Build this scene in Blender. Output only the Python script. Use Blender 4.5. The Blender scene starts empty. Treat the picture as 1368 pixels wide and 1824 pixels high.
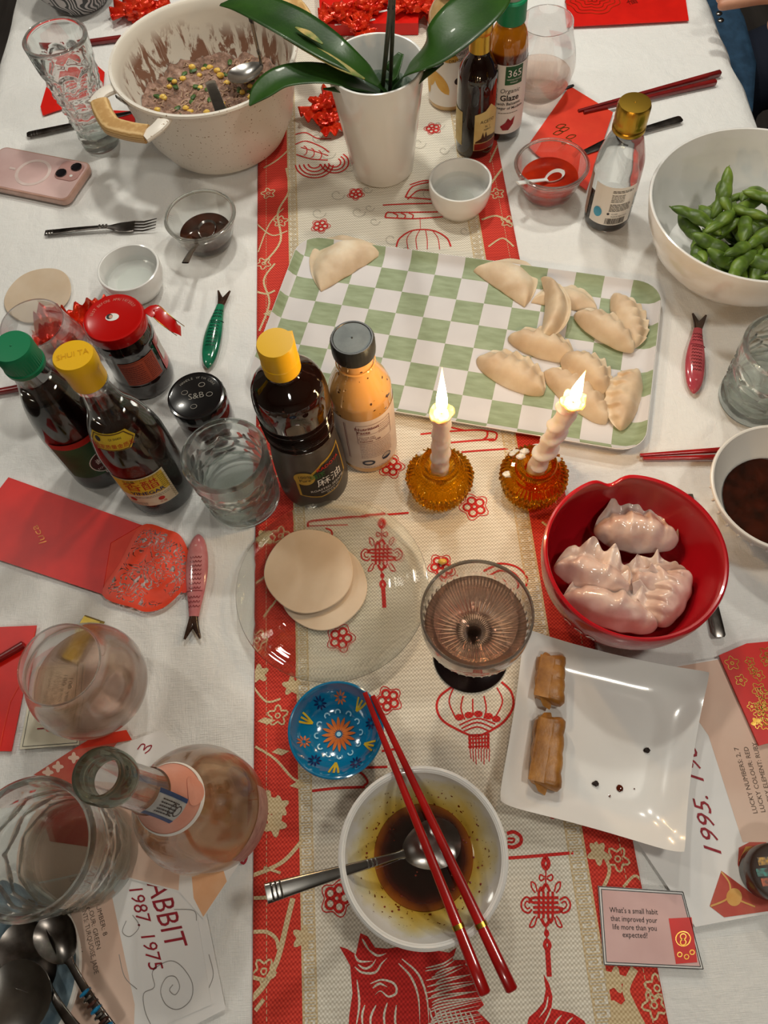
import bpy, bmesh, math, random
import numpy as np
from mathutils import Vector, Matrix, noise
from mathutils.geometry import tessellate_polygon
random.seed(7)
PI = math.pi
scene = bpy.context.scene
COL = scene.collection
# ---------------------------------------------------------------- camera
F, CX, CY, H = 1370.0, 684.0, 912.0, 0.75      # table surface is z = 0, the lens hangs 0.75 m above it
def _n(v): return v / np.linalg.norm(v)
_Z = -_n(np.array([91.0, 668.0, F]))
_Y = np.array([-211.0, -2783.0, F]); _Y = _n(_Y - _Y.dot(_Z) * _Z)
_X = np.cross(_Y, _Z)
_R = np.array([_X, _Y, _Z])
def P(px, py, z=0.0):
    """world point at height z seen at pixel (px, py)"""
    v = _R @ np.array([px - CX, py - CY, F]); t = (z - H) / v[2]
    return Vector((v[0] * t, v[1] * t, z))
cam = bpy.data.cameras.new('camera'); camo = bpy.data.objects.new('camera', cam); COL.objects.link(camo)
r_, d_, f_ = _R @ np.array([1., 0, 0]), _R @ np.array([0, 1., 0]), _R @ np.array([0, 0, 1.])
camo.matrix_world = Matrix(((r_[0], -d_[0], -f_[0], 0), (r_[1], -d_[1], -f_[1], 0), (r_[2], -d_[2], -f_[2], H), (0, 0, 0, 1)))
cam.sensor_fit = 'VERTICAL'; cam.sensor_height = 24.0; cam.lens = 24.0 * F / 1824.0
cam.clip_start = 0.01; cam.clip_end = 50
scene.camera = camo
# ---------------------------------------------------------------- world, exposure, lamps
w = bpy.data.worlds.new('room_air'); scene.world = w; w.use_nodes = True
w.node_tree.nodes['Background'].inputs[0].default_value = (1.0, 0.9, 0.8, 1)
w.node_tree.nodes['Background'].inputs[1].default_value = 0.3
try:
    cy = scene.cycles; cy.transparent_max_bounces = 40; cy.max_bounces = 16; cy.transmission_bounces = 16
except Exception: pass
scene.view_settings.view_transform = 'Standard'; scene.view_settings.look = 'None'
scene.view_settings.exposure = 0.36; scene.view_settings.gamma = 1.0; scene.view_settings.use_curve_mapping = False
LAMPS = [(0.02, 1.05, 1.05, 0.042, 3.1), (0.42, 1.25, 1.05, 0.042, 2.8), (-0.3, 1.5, 1.05, 0.042, 2.0),
         (0.75, 0.1, 1.6, 0.10, 4.5), (-1.35, 1.0, 1.6, 0.10, 4.5), (0.1, -1.0, 1.6, 0.10, 4.2)]
for i, (x, y, z, r, e) in enumerate(LAMPS):
    l = bpy.data.lights.new('lamp_light', 'AREA'); l.shape = 'DISK'; l.size = 2 * r; l.energy = e
    l.color = (1.0, 0.985, 0.89)
    o = bpy.data.objects.new('lamp_light', l); o.location = (x, y, z); COL.objects.link(o)

# ---------------------------------------------------------------- materials
def lin(c):
    if isinstance(c, str):
        c = [int(c[i:i + 2], 16) / 255 for i in (0, 2, 4)]
    return tuple(((v / 12.92) if v <= 0.04045 else ((v + 0.055) / 1.055) ** 2.4) for v in c[:3]) + (1.0,)
class NT:
    def __init__(s, name):
        s.m = bpy.data.materials.new(name); s.m.use_nodes = True
        s.t = s.m.node_tree; s.b = s.t.nodes['Principled BSDF']; s.out = s.t.nodes['Material Output']
    def n(s, typ, **kw):
        nd = s.t.nodes.new(typ)
        for k, v in kw.items():
            if k.startswith('i_'):
                key = k[2:]; key = int(key) if key.isdigit() else key.replace('_', ' ')
                nd.inputs[key].default_value = v
            else: setattr(nd, k, v)
        return nd
    def l(s, a, b): s.t.links.new(a, b)
    def co(s, kind='Object', scale=(1, 1, 1), rot=(0, 0, 0), loc=(0, 0, 0)):
        tc = s.n('ShaderNodeTexCoord'); mp = s.n('ShaderNodeMapping'); s.l(tc.outputs[kind], mp.inputs[0])
        mp.inputs['Scale'].default_value = scale; mp.inputs['Rotation'].default_value = rot; mp.inputs['Location'].default_value = loc
        return mp.outputs[0]
    def noise(s, vec, scale, detail=3, rough=.5, dist=0):
        nd = s.n('ShaderNodeTexNoise'); s.l(vec, nd.inputs['Vector']); nd.inputs['Scale'].default_value = scale
        nd.inputs['Detail'].default_value = detail; nd.inputs['Roughness'].default_value = rough; nd.inputs['Distortion'].default_value = dist
        return nd.outputs['Fac']
    def ramp(s, fac, stops, interp='LINEAR'):
        nd = s.n('ShaderNodeValToRGB'); s.l(fac, nd.inputs[0]); cr = nd.color_ramp; cr.interpolation = interp
        while len(cr.elements) < len(stops): cr.elements.new(0.5)
        for e, (p, c) in zip(cr.elements, stops):
            e.position = p; e.color = lin(c) if isinstance(c, str) else ((c, c, c, 1) if isinstance(c, (int, float)) else c)
        return nd.outputs[0]
    def mix(s, fac, a, b):
        nd = s.n('ShaderNodeMix', data_type='RGBA')
        for v, idx in ((fac, 0), (a, 6), (b, 7)):
            if hasattr(v, 'is_output'): s.l(v, nd.inputs[idx])
            elif isinstance(v, str): nd.inputs[idx].default_value = lin(v)
            else: nd.inputs[idx].default_value = v
        return nd.outputs[2]
    def math(s, op, a, b=None):
        nd = s.n('ShaderNodeMath', operation=op)
        for v, i in ((a, 0), (b, 1)):
            if v is None: continue
            if hasattr(v, 'is_output'): s.l(v, nd.inputs[i])
            else: nd.inputs[i].default_value = v
        return nd.outputs[0]
    def bump(s, h, strength=.3, dist=.001):
        nd = s.n('ShaderNodeBump'); s.l(h, nd.inputs['Height']); nd.inputs['Strength'].default_value = strength
        nd.inputs['Distance'].default_value = dist; s.l(nd.outputs[0], s.b.inputs['Normal'])
    def base(s, v): s.l(v, s.b.inputs['Base Color'])
def mat(name, col, rough=.5, metal=0., trans=0., ior=1.45, sss=0., coat=0., spec=.5, alpha=1., bump=None, vary=None, emit=None):
    t = NT(name); b = t.b
    b.inputs['Base Color'].default_value = lin(col); b.inputs['Roughness'].default_value = rough
    b.inputs['Metallic'].default_value = metal; b.inputs['Transmission Weight'].default_value = trans
    b.inputs['IOR'].default_value = ior; b.inputs['Coat Weight'].default_value = coat
    b.inputs['Specular IOR Level'].default_value = spec
    if sss:
        b.inputs['Subsurface Weight'].default_value = sss; b.inputs['Subsurface Scale'].default_value = .006
        b.inputs['Subsurface Radius'].default_value = (1, .6, .35)
    if bump: t.bump(t.noise(t.co(), bump[0], 4), bump[1], bump[2])
    if vary:   # (other colour, scale)
        t.base(t.mix(t.ramp(t.noise(t.co(), vary[1], 4), [(.35, 0.), (.65, 1.)]), lin(col), lin(vary[0])))
    if emit: b.inputs['Emission Color'].default_value = lin(col); b.inputs['Emission Strength'].default_value = emit
    return t.m
def glassmat(name, col='ffffff', clear=.45, ior=1.5, rough=0.):
    """thin drinking glass: refraction with part of the light going straight through"""
    t = NT(name); t.t.nodes.remove(t.b)
    g = t.n('ShaderNodeBsdfGlass'); g.inputs['Color'].default_value = lin(col); g.inputs['IOR'].default_value = ior; g.inputs['Roughness'].default_value = rough
    tr = t.n('ShaderNodeBsdfTransparent'); tr.inputs[0].default_value = lin(col)
    mx = t.n('ShaderNodeMixShader'); mx.inputs[0].default_value = clear
    t.l(g.outputs[0], mx.inputs[1]); t.l(tr.outputs[0], mx.inputs[2]); t.l(mx.outputs[0], t.out.inputs[0])
    return t.m

def thinmat(name, tint='ffffff', edge='8f9c96', rough=0.02, power=2.2):
    """thin clear wall: light passes straight, the rim and steep sides reflect and darken"""
    t = NT(name); t.t.nodes.remove(t.b)
    lw = t.n('ShaderNodeLayerWeight'); lw.inputs['Blend'].default_value = .5
    fc = t.math('POWER', lw.outputs['Facing'], power)
    tr = t.n('ShaderNodeBsdfTransparent'); t.l(t.mix(fc, tint, edge), tr.inputs[0])
    gl = t.n('ShaderNodeBsdfGlossy'); gl.inputs['Roughness'].default_value = rough; gl.inputs[0].default_value = (1, 1, 1, 1)
    mx = t.n('ShaderNodeMixShader'); t.l(t.math('ADD', t.math('MULTIPLY', t.math('POWER', lw.outputs['Facing'], 4.), .55), .035), mx.inputs[0])
    t.l(tr.outputs[0], mx.inputs[1]); t.l(gl.outputs[0], mx.inputs[2]); t.l(mx.outputs[0], t.out.inputs[0]); return t.m
# ---------------------------------------------------------------- object helpers
def setp(o, label=None, cat=None, group=None, kind=None):
    for k, v in (('label', label), ('category', cat), ('group', group), ('kind', kind)):
        if v: o[k] = v
    return o
def thing(name, label, cat, loc=(0, 0, 0), rz=0, group=None):
    o = bpy.data.objects.new(name, None); COL.objects.link(o); o.location = Vector(loc); o.rotation_euler = (0, 0, rz)
    o.empty_display_size = .02
    return setp(o, label, cat, group)
def part(name, vf, m, parent=None, world=False, smooth=35, label=None, kind=None, mats=None, fmat=None):
    vs, fs = vf
    if world and parent is not None:
        q = parent
        off = Vector((0, 0, 0))
        while q is not None: off += q.location; q = q.parent
        vs = [Vector(v) - off for v in vs]
    me = bpy.data.meshes.new(name); me.from_pydata([tuple(v) for v in vs], [], fs); me.update()
    me.materials.append(m)
    for k in (mats or []): me.materials.append(k)
    if fmat: me.polygons.foreach_set('material_index', fmat)
    if smooth:
        me.polygons.foreach_set('use_smooth', [True] * len(me.polygons))
        me.set_sharp_from_angle(angle=math.radians(smooth))
    o = bpy.data.objects.new(name, me); COL.objects.link(o)
    if parent is not None: o.parent = parent
    return setp(o, label, None, None, kind)
def join(*vfs):
    V, Fc = [], []
    for vs, fs in vfs:
        k = len(V); V += [tuple(v) for v in vs]; Fc += [[i + k for i in f] for f in fs]
    return V, Fc
def xf(vf, M):
    return [M @ Vector(v) for v in vf[0]], vf[1]
def TR(x=0, y=0, z=0, rz=0, rx=0, ry=0, s=1):
    return Matrix.Translation((x, y, z)) @ Matrix.Rotation(rz, 4, 'Z') @ Matrix.Rotation(ry, 4, 'Y') @ Matrix.Rotation(rx, 4, 'X') @ Matrix.Scale(s, 4)
def cr(pts, n=6, closed=False):
    """Catmull-Rom through tuples of any length"""
    pts = [tuple(p) for p in pts]; N = len(pts); out = []
    if N < 3: 
        a, b = np.array(pts[0], float), np.array(pts[-1], float)
        return [tuple(a + (b - a) * k / n) for k in range(n + 1)]
    rng = range(N if closed else N - 1)
    g = lambda i: np.array(pts[i % N] if closed else pts[min(max(i, 0), N - 1)], float)
    for i in rng:
        p0, p1, p2, p3 = g(i - 1), g(i), g(i + 1), g(i + 2)
        for k in range(n):
            t = k / n
            out.append(tuple(.5 * (2 * p1 + (p2 - p0) * t + (2 * p0 - 5 * p1 + 4 * p2 - p3) * t * t + (3 * p1 - p0 - 3 * p2 + p3) * t ** 3)))
    if not closed: out.append(pts[-1])
    return out
def lathe(prof, seg=48, mod=None, sx=1., sy=1.):
    """prof: list of (r, z); mod(theta, i, r, z) -> (r, z)"""
    V, Fc, rings = [], [], []
    for i, (r, z) in enumerate(prof):
        if r < 1e-6: rings.append([len(V)]); V.append((0, 0, z)); continue
        rg = []
        for k in range(seg):
            a = 2 * PI * k / seg; rr, zz = mod(a, i, r, z) if mod else (r, z)
            rg.append(len(V)); V.append((rr * math.cos(a) * sx, rr * math.sin(a) * sy, zz))
        rings.append(rg)
    for A, B in zip(rings, rings[1:]):
        if len(A) == 1 and len(B) == 1: continue
        for k in range(seg):
            k2 = (k + 1) % seg
            if len(A) == 1: Fc.append([A[0], B[k2], B[k]])
            elif len(B) == 1: Fc.append([A[k], A[k2], B[0]])
            else: Fc.append([A[k], A[k2], B[k2], B[k]])
    return V, Fc
def disc(r, z, seg=48): return lathe([(0, z), (r, z)][::-1], seg)
def sweep(path, ws, ts, n=12, e=2., up=None, cap=True):
    """flattened tube: half width ws (sideways), half thickness ts (along the normal); e = superellipse exponent"""
    path = [Vector(p) for p in path]; N = len(path); V, Fc = [], []
    if not hasattr(ws, '__len__'): ws = [ws] * N
    if not hasattr(ts, '__len__'): ts = [ts] * N
    U = Vector(up) if up is not None else Vector((0, 0, 1))
    for i, p in enumerate(path):
        t = (path[min(i + 1, N - 1)] - path[max(i - 1, 0)])
        t = t.normalized() if t.length > 1e-9 else Vector((1, 0, 0))
        s = t.cross(U)
        s = s.normalized() if s.length > 1e-6 else Vector((1, 0, 0))
        nn = s.cross(t).normalized()
        for k in range(n):
            a = 2 * PI * k / n; c, q = math.cos(a), math.sin(a)
            c = math.copysign(abs(c) ** (2 / e), c); q = math.copysign(abs(q) ** (2 / e), q)
            V.append(p + s * (ws[i] * c) + nn * (ts[i] * q))
    for i in range(N - 1):
        for k in range(n):
            k2 = (k + 1) % n
            Fc.append([i * n + k, i * n + k2, (i + 1) * n + k2, (i + 1) * n + k])
    if cap:
        Fc.append(list(range(n))[::-1]); Fc.append([(N - 1) * n + k for k in range(n)])
    return V, Fc
def box(cx, cy, cz, sx, sy, sz):
    V = [(cx + a * sx / 2, cy + b * sy / 2, cz + c * sz / 2) for a in (-1, 1) for b in (-1, 1) for c in (-1, 1)]
    return V, [[0, 1, 3, 2], [4, 6, 7, 5], [0, 4, 5, 1], [2, 3, 7, 6], [0, 2, 6, 4], [1, 5, 7, 3]]
def slab(poly, z0, z1):
    """poly: world (x,y) outline -> closed slab"""
    N = len(poly); a = sum(poly[i][0] * poly[(i + 1) % N][1] - poly[(i + 1) % N][0] * poly[i][1] for i in range(N))
    if a < 0: poly = poly[::-1]
    V = [(p[0], p[1], z1) for p in poly] + [(p[0], p[1], z0) for p in poly]
    tri = tessellate_polygon([[Vector((p[0], p[1], 0)) for p in poly]])
    Fc = [list(t) for t in tri] + [[t[2] + N, t[1] + N, t[0] + N] for t in tri]
    for f in range(len(Fc)):
        n_ = (Vector(V[Fc[f][1]]) - Vector(V[Fc[f][0]])).cross(Vector(V[Fc[f][2]]) - Vector(V[Fc[f][0]]))
        if (n_.z < 0) == (f < len(tri)): Fc[f] = Fc[f][::-1]
    for i in range(N):
        j = (i + 1) % N; Fc.append([i + N, j + N, j, i])
    return V, Fc
def rrect(w_, h_, r, n=6, cx=0, cy=0):
    out = []
    for sx, sy, a0 in ((1, 1, 0), (-1, 1, 90), (-1, -1, 180), (1, -1, 270)):
        for k in range(n + 1):
            a = math.radians(a0 + 90 * k / n)
            out.append((cx + sx * (w_ / 2 - r) + r * math.cos(a), cy + sy * (h_ / 2 - r) + r * math.sin(a)))
    return out
def inset(poly, d):
    c = Vector((sum(p[0] for p in poly) / len(poly), sum(p[1] for p in poly) / len(poly)))
    return [tuple(c + (Vector(p) - c) * (1 - d / max(1e-6, (Vector(p) - c).length))) for p in poly]
def loft(rings):
    """rings: list of (poly, z), all polys the same length; closed both ends"""
    V, Fc = [], []; n = len(rings[0][0])
    for poly, z in rings: V += [(p[0], p[1], z) for p in poly]
    for i in range(len(rings) - 1):
        for k in range(n):
            k2 = (k + 1) % n; Fc.append([i * n + k, i * n + k2, (i + 1) * n + k2, (i + 1) * n + k])
    Fc.append(list(range(n))[::-1]); Fc.append([(len(rings) - 1) * n + k for k in range(n)])
    return V, Fc
def sphere(c, r, nu=16, nv=10, amp=0, fr=1, seed=0, sc=(1, 1, 1)):
    V, Fc = lathe([(r * math.sin(PI * i / nv), -r * math.cos(PI * i / nv)) if 0 < i < nv else (0, r if i else -r) for i in range(nv + 1)], nu)
    out = []
    for v in V:
        v = Vector(v); d = v.normalized()
        if amp: v += d * amp * noise.noise(d * fr + Vector((seed * 3.1, seed, 0)))
        out.append(Vector((v.x * sc[0], v.y * sc[1], v.z * sc[2])) + Vector(c))
    return out, Fc
# cloth relief (never above 0, so that things stand on it)
def wr(x, y):
    a = noise.noise(Vector((x * 5.5 + y * 2, y * 6 - x * 2, 0))); b = noise.noise(Vector((x * 16 + 7, y * 9, 3)))
    return -0.0022 + .0016 * a + .0006 * b
RUN_X0, RUN_X1 = -0.1605, 0.1775
def runz(x, y): return wr(x, y) * .3 + .0010
def onr(off): return lambda x, y: runz(x, y) + off
def ribbon(pts, width, zf, closed=False, n=5, taper=False, step=.004):
    """flat printed stroke through world xy points"""
    c = cr(pts, n, closed)
    if closed: c = c + [c[0]]
    q = [c[0]]
    for a, b in zip(c, c[1:]):
        L = math.hypot(b[0] - a[0], b[1] - a[1]); k = max(1, int(L / step))
        q += [(a[0] + (b[0] - a[0]) * j / k, a[1] + (b[1] - a[1]) * j / k) for j in range(1, k + 1)]
    V, Fc = [], []; N = len(q)
    for i, p in enumerate(q):
        a, b = q[max(i - 1, 0)], q[min(i + 1, N - 1)]
        if closed and i in (0, N - 1): a, b = q[-2], q[1]
        d = Vector((b[0] - a[0], b[1] - a[1])); d = d.normalized() if d.length > 1e-9 else Vector((1, 0))
        ww = width / 2 * (1 if not taper else max(.12, math.sin(PI * (.12 + .88 * i / max(1, N - 1)))) )
        for s in (1, -1):
            x, y = p[0] - d.y * ww * s, p[1] + d.x * ww * s; V.append((x, y, zf(x, y) if callable(zf) else zf))
    for i in range(N - 1): Fc.append([2 * i + 1, 2 * i + 3, 2 * i + 2, 2 * i])
    return V, Fc
def fillp(pts, zf, sub=0):
    """filled flat print"""
    N = len(pts)
    bm = bmesh.new(); vs = [bm.verts.new((p[0], p[1], 0)) for p in pts]
    for t in tessellate_polygon([[Vector((p[0], p[1], 0)) for p in pts]]):
        try: bm.faces.new([vs[i] for i in t])
        except ValueError: pass
    for _ in range(sub):
        es = [e for e in bm.edges if e.calc_length() > .006]
        if not es: break
        bmesh.ops.subdivide_edges(bm, edges=es, cuts=1)
        bmesh.ops.triangulate(bm, faces=bm.faces[:])
    bmesh.ops.recalc_face_normals(bm, faces=bm.faces[:])
    bm.verts.index_update()
    V = [(v.co.x, v.co.y, zf(v.co.x, v.co.y) if callable(zf) else zf) for v in bm.verts]
    Fc = []
    for f in bm.faces:
        ids = [v.index for v in f.verts]
        if f.normal.z < 0: ids = ids[::-1]
        Fc.append(ids)
    bm.free(); return V, Fc
def W(pxs, z=0.0): return [(lambda p: (p.x, p.y))(P(a, b, z)) for a, b in pxs]
_tc = {}
def text2d(s, size=1., shear=0., bold=0.):
    k = (s, shear, bold)
    if k not in _tc:
        cu = bpy.data.curves.new('lettering', 'FONT'); cu.body = s; cu.size = 1; cu.resolution_u = 2; cu.shear = shear; cu.offset = bold
        o = bpy.data.objects.new('lettering', cu); COL.objects.link(o)
        bpy.context.view_layer.update()
        me = bpy.data.meshes.new_from_object(o.evaluated_get(bpy.context.evaluated_depsgraph_get()))
        _tc[k] = ([tuple(v.co) for v in me.vertices], [list(p.vertices) for p in me.polygons])
        bpy.data.objects.remove(o); bpy.data.curves.remove(cu); bpy.data.meshes.remove(me)
    V, Fc = _tc[k]
    return [(v[0] * size, v[1] * size, 0) for v in V], Fc
def textpx(s, a, b, size, z, shear=0., bold=0., fit=True):
    """flat lettering whose baseline runs from pixel a to pixel b at height z; size in metres"""
    A, B = P(*a, z), P(*b, z); d = (B - A); L = d.length; d.normalize(); nrm = Vector((-d.y, d.x, 0))
    V, Fc = text2d(s, size, shear, bold)
    mx = max([v[0] for v in V] + [1e-6]); k = L / mx if fit else 1
    return [A + d * (v[0] * k) + nrm * v[1] for v in V], Fc
# prints wrapped on a turned body: u = metres along the circumference, v = height
def wrapf(rz_, th0, eps=.0003, z0=0., tilt=0.):
    ct, st = math.cos(tilt), math.sin(tilt)
    def f(p):
        u, v = p[0] * ct - p[1] * st, p[0] * st + p[1] * ct
        z = z0 + v; r = rz_(z) + eps; a = th0 + u / max(r, 1e-4)
        return (r * math.cos(a), r * math.sin(a), z)
    return f
def wrap(vf, f): return [f(v) for v in vf[0]], vf[1]
def grid2(poly_fn, nu, nv):
    V = [poly_fn(i / nu, j / nv) for j in range(nv + 1) for i in range(nu + 1)]
    Fc = [[j * (nu + 1) + i, j * (nu + 1) + i + 1, (j + 1) * (nu + 1) + i + 1, (j + 1) * (nu + 1) + i] for j in range(nv) for i in range(nu)]
    return V, Fc
def rect2(u0, u1, v0, v1, nu=12, nv=4): return grid2(lambda s, t: (u0 + (u1 - u0) * s, v0 + (v1 - v0) * t, 0), nu, nv)
def line2(a, b, wd, n=1):
    d = Vector((b[0] - a[0], b[1] - a[1])).normalized(); q = Vector((-d.y, d.x)) * wd / 2; V = []
    for k in range(n + 1):
        p = Vector(a).lerp(Vector(b), k / n); V += [(p.x + q.x, p.y + q.y, 0), (p.x - q.x, p.y - q.y, 0)]
    return V, [[2 * k + 1, 2 * k + 3, 2 * k + 2, 2 * k] for k in range(n)]
def rows2(u0, u1, v0, v1, n, wd, seed=1):
    """lines of print too small to read"""
    rnd = random.Random(seed); out = []
    for k in range(n):
        v = v1 + (v0 - v1) * (k + .5) / n; u = u0
        while u < u1 - wd:
            L = rnd.uniform(2, 6) * wd; e = min(u1, u + L)
            out.append(line2((u, v), (e, v), wd, 1)); u = e + wd * .9
    return join(*out)
def at2(vf, u, v, rot=0.):
    c, s = math.cos(rot), math.sin(rot)
    return [(a[0] * c - a[1] * s + u, a[0] * s + a[1] * c + v, 0) for a in vf[0]], vf[1]
def ctext(s, size, u, v, **k):
    V, Fc = text2d(s, size, **k); m = max([q[0] for q in V] + [0]) / 2
    return [(q[0] - m + u, q[1] + v, 0) for q in V], Fc
def profile_r(prof):
    zs = [p[1] for p in prof]; rs = [p[0] for p in prof]
    def f(z):
        for (r0, z0), (r1, z1) in zip(prof, prof[1:]):
            if z0 <= z <= z1 and z1 > z0: return r0 + (r1 - r0) * (z - z0) / (z1 - z0)
        return rs[-1] if z > zs[-1] else max(rs[0], prof[1][0])
    return f
# ================================================================ SETTING
M = {}
t = NT('linen_cloth'); c = t.co()
a = t.noise(t.co(scale=(60, 1400, 1)), 1, 2); b = t.noise(t.co(scale=(1400, 60, 1)), 1, 2)
thr = t.math('ADD', a, b); t.base(t.mix(t.ramp(thr, [(.35, 0.), (.65, 1.)]), 'd6d3cf', 'e9e7e4')); t.b.inputs['Roughness'].default_value = .85
big = t.noise(t.co(scale=(1, 1, 1)), 22, 4, .55, .4); hh = t.math('ADD', t.math('MULTIPLY', thr, .18), t.math('MULTIPLY', big, 1.6)); t.bump(hh, .6, .006)
M['linen'] = t.m
def weave(name, ca, cb, s=560, cellx=.0022, strength=.8):
    t = NT(name); v = t.co(scale=(1, 1, 1))
    ck = t.n('ShaderNodeTexChecker'); t.l(t.co(scale=(s, s, 0), loc=(0, 0, .5), rot=(0, 0, .12)), ck.inputs[0]); ck.inputs['Scale'].default_value = 1
    wv = t.n('ShaderNodeTexWave', wave_type='BANDS', bands_direction='Y'); t.l(v, wv.inputs[0]); wv.inputs['Scale'].default_value = s / 9; wv.inputs['Distortion'].default_value = 2.5
    h = t.math('ADD', t.math('MULTIPLY', ck.outputs['Fac'], .75), t.math('MULTIPLY', wv.outputs['Fac'], .25))
    t.base(t.mix(t.math('MULTIPLY', h, 1.0), ca, cb)); t.b.inputs['Roughness'].default_value = .9
    g = t.noise(v, 9, 3); t.bump(t.math('ADD', t.math('MULTIPLY', h, .35), t.math('MULTIPLY', g, 1.2)), strength, .0018); return t.m
M['run_white'] = weave('runner_cream', 'bfb5a4', 'efe8da')
M['run_red'] = weave('runner_red', 'b02418', 'e04636')
M['run_tan'] = weave('runner_tan', 'a68a5c', 'd2bd92')
M['ink_red'] = weave('ink_red', 'a61613', 'd6302a', strength=.4)
M['ink_tan'] = weave('ink_tan', 'b69c74', 'dcc8a2', strength=.4)
M['ink_white'] = weave('ink_cream', 'c5bba9', 'f1eadc', strength=.4)
M['ink_grey'] = weave('ink_grey', 'a59d8e', 'ccc5b6', strength=.4)
t = NT('floor_boards'); v = t.co(scale=(8, 1.2, 1)); t.base(t.ramp(t.noise(v, 3, 4), [(.3, '4b4644'), (.7, '6a6461')])); t.b.inputs['Roughness'].default_value = .5; M['floor'] = t.m
M['wall'] = mat('wall_paint', 'a89e92', .9, bump=(120, .1, .001)); M['ceil'] = mat('ceiling_paint', 'efeae2', .95, bump=(90, .1, .001))
FZ = -.75
def struct(name, vf, m): o = part(name, vf, m, smooth=0); o['kind'] = 'structure'; return o
struct('floor', box(0, .8, FZ - .05, 6, 6, .1), M['floor'])
struct('ceiling', box(0, .8, 1.8, 6, 6, .1), M['ceil'])
struct('wall_left', box(-3.05, .8, .5, .1, 6, 2.5), M['wall']); struct('wall_right', box(3.05, .8, .5, .1, 6, 2.5), M['wall'])
struct('wall_back', box(0, 3.85, .5, 6, .1, 2.5), M['wall']); struct('wall_front', box(0, -2.25, .5, 6, .1, 2.5), M['wall'])
M['lamp_metal'] = mat('brushed_brass', 'b08a4a', .3, 1); M['bulb'] = mat('bulb_glow', 'ffe2bd', .5, emit=6); M['lampwhite'] = mat('lamp_white', 'f0ece6', .5, bump=(50, .05, .001))
for i, (x, y, z, r, e) in enumerate(LAMPS):
    if z < 1.5:
        th = thing('pendant_lamp', ['brass pendant lamp above the potted orchid', 'brass pendant lamp above the green bean bowl', 'brass pendant lamp above the far end of the table'][i], 'lamp', (x, y, z))
        part('lamp_shade', lathe([(.012, .16), (.03, .15), (.08, .06), (.1, .012), (.097, .012), (.076, .06), (.028, .14), (.012, .15)], 40), M['lamp_metal'], th)
        part('bulb', sphere((0, 0, .055), .03), M['bulb'], th)
        part('cord', sweep([(0, 0, .15), (0, 0, 1.75 - z)], .003, .003, 8), mat('lamp_cord', '1a1a1a', .6), th)
    else:
        th = thing('ceiling_light', ['round ceiling light over the right side of the table', 'round ceiling light left of the table', 'round ceiling light at the near end of the room'][i - 3], 'lamp', (x, y, 1.75))
        part('trim_ring', lathe([(r + .03, 0), (r + .03, -.012), (r, -.02), (r - .005, -.01), (r - .005, 0)], 40), M['lampwhite'], th)
        part('diffuser', lathe([(r - .006, -.004), (0, -.004)], 40), M['bulb'], th)
# table
TX0, TX1, TY0, TY1 = -.565, .525, -.45, 1.95
M['wood'] = mat('table_wood', '6b4a2e', .4, vary=('4a3018', 12))
th = thing('dining_table', 'long wooden dining table hidden under the white linen cloth', 'table', (0, .75, FZ))
part('tabletop', box((TX0 + TX1) / 2, 0, .75 - .03, TX1 - TX0 - .01, TY1 - TY0 - .01, .04), M['wood'], th, smooth=0)
for x in (TX0 + .08, TX1 - .08):
    for y in (TY0 - .75 + .08, TY1 - .75 - .08): part('leg', box(x, y, .35, .07, .07, .70), M['wood'], th, smooth=0)
# tablecloth with hanging sides
nx, ny = 150, 260; V, Fc = [], []
xs = [TX0 + (TX1 - TX0) * i / nx for i in range(nx + 1)]
side = [(.012, -.004), (.020, -.016), (.024, -.05), (.026, -.12), (.03, -.2), (.033, -.28)]
ys = [TY0 + (TY1 - TY0) * j / ny for j in range(ny + 1)]
full = [(TX0 - d, z) for d, z in side[::-1]] + [(x, None) for x in xs] + [(TX1 + d, z) for d, z in side]
for y in ys:
    for x, z in full:
        if z is None:
            zz = wr(x, y); V.append((x, y, zz))
        else:
            k = min(1, -z / .2); fo = .022 * k * math.sin(y * 21 + 2 * noise.noise(Vector((y * 3, 1, 0)))) + .012 * noise.noise(Vector((y * 9, x, 5)))* min(1, -z/.016)
            V.append((x + (1 if x > 0 else -1) * abs(fo), y, z + wr(x, y)))
m_ = len(full)
for j in range(ny):
    for i in range(m_ - 1): Fc.append([j * m_ + i, j * m_ + i + 1, (j + 1) * m_ + i + 1, (j + 1) * m_ + i])
o = part('tablecloth', (V, Fc), M['linen'], smooth=80); setp(o, 'white linen tablecloth draped over the whole table under everything', 'tablecloth')
# ---------------------------------------------------------------- runner
KX = (-.1180, -.1065, .1200, .1345)     # left key band, right key band
th = thing('table_runner', 'red and cream woven table runner down the middle of the table', 'table runner', (0, 0, 0))
cols = [RUN_X0 + (KX[0] - RUN_X0) * i / 6 for i in range(6)] + [KX[0] + (KX[1] - KX[0]) * i / 2 for i in range(2)] + \
       [KX[1] + (KX[2] - KX[1]) * i / 28 for i in range(28)] + [KX[2] + (KX[3] - KX[2]) * i / 2 for i in range(2)] + [KX[3] + (RUN_X1 - KX[3]) * i / 6 for i in range(7)]
RY0, RY1, nr = -.4, 1.7, 260; V, Fc, fm = [], [], []
for j in range(nr + 1):
    y = RY0 + (RY1 - RY0) * j / nr
    for x in cols: V.append((x, y, runz(x, y)))
mc = len(cols)
for j in range(nr):
    for i in range(mc - 1):
        Fc.append([j * mc + i, j * mc + i + 1, (j + 1) * mc + i + 1, (j + 1) * mc + i]); xm = (cols[i] + cols[i + 1]) / 2
        fm.append(1 if xm < KX[0] or xm > KX[3] else 0)
o = part('woven_cloth', (V, Fc), M['run_white'], th, smooth=80, mats=[M['run_red'], M['run_tan']], fmat=fm)
md = o.modifiers.new('thickness', 'SOLIDIFY'); md.thickness = .0007; md.offset = -1
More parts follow.
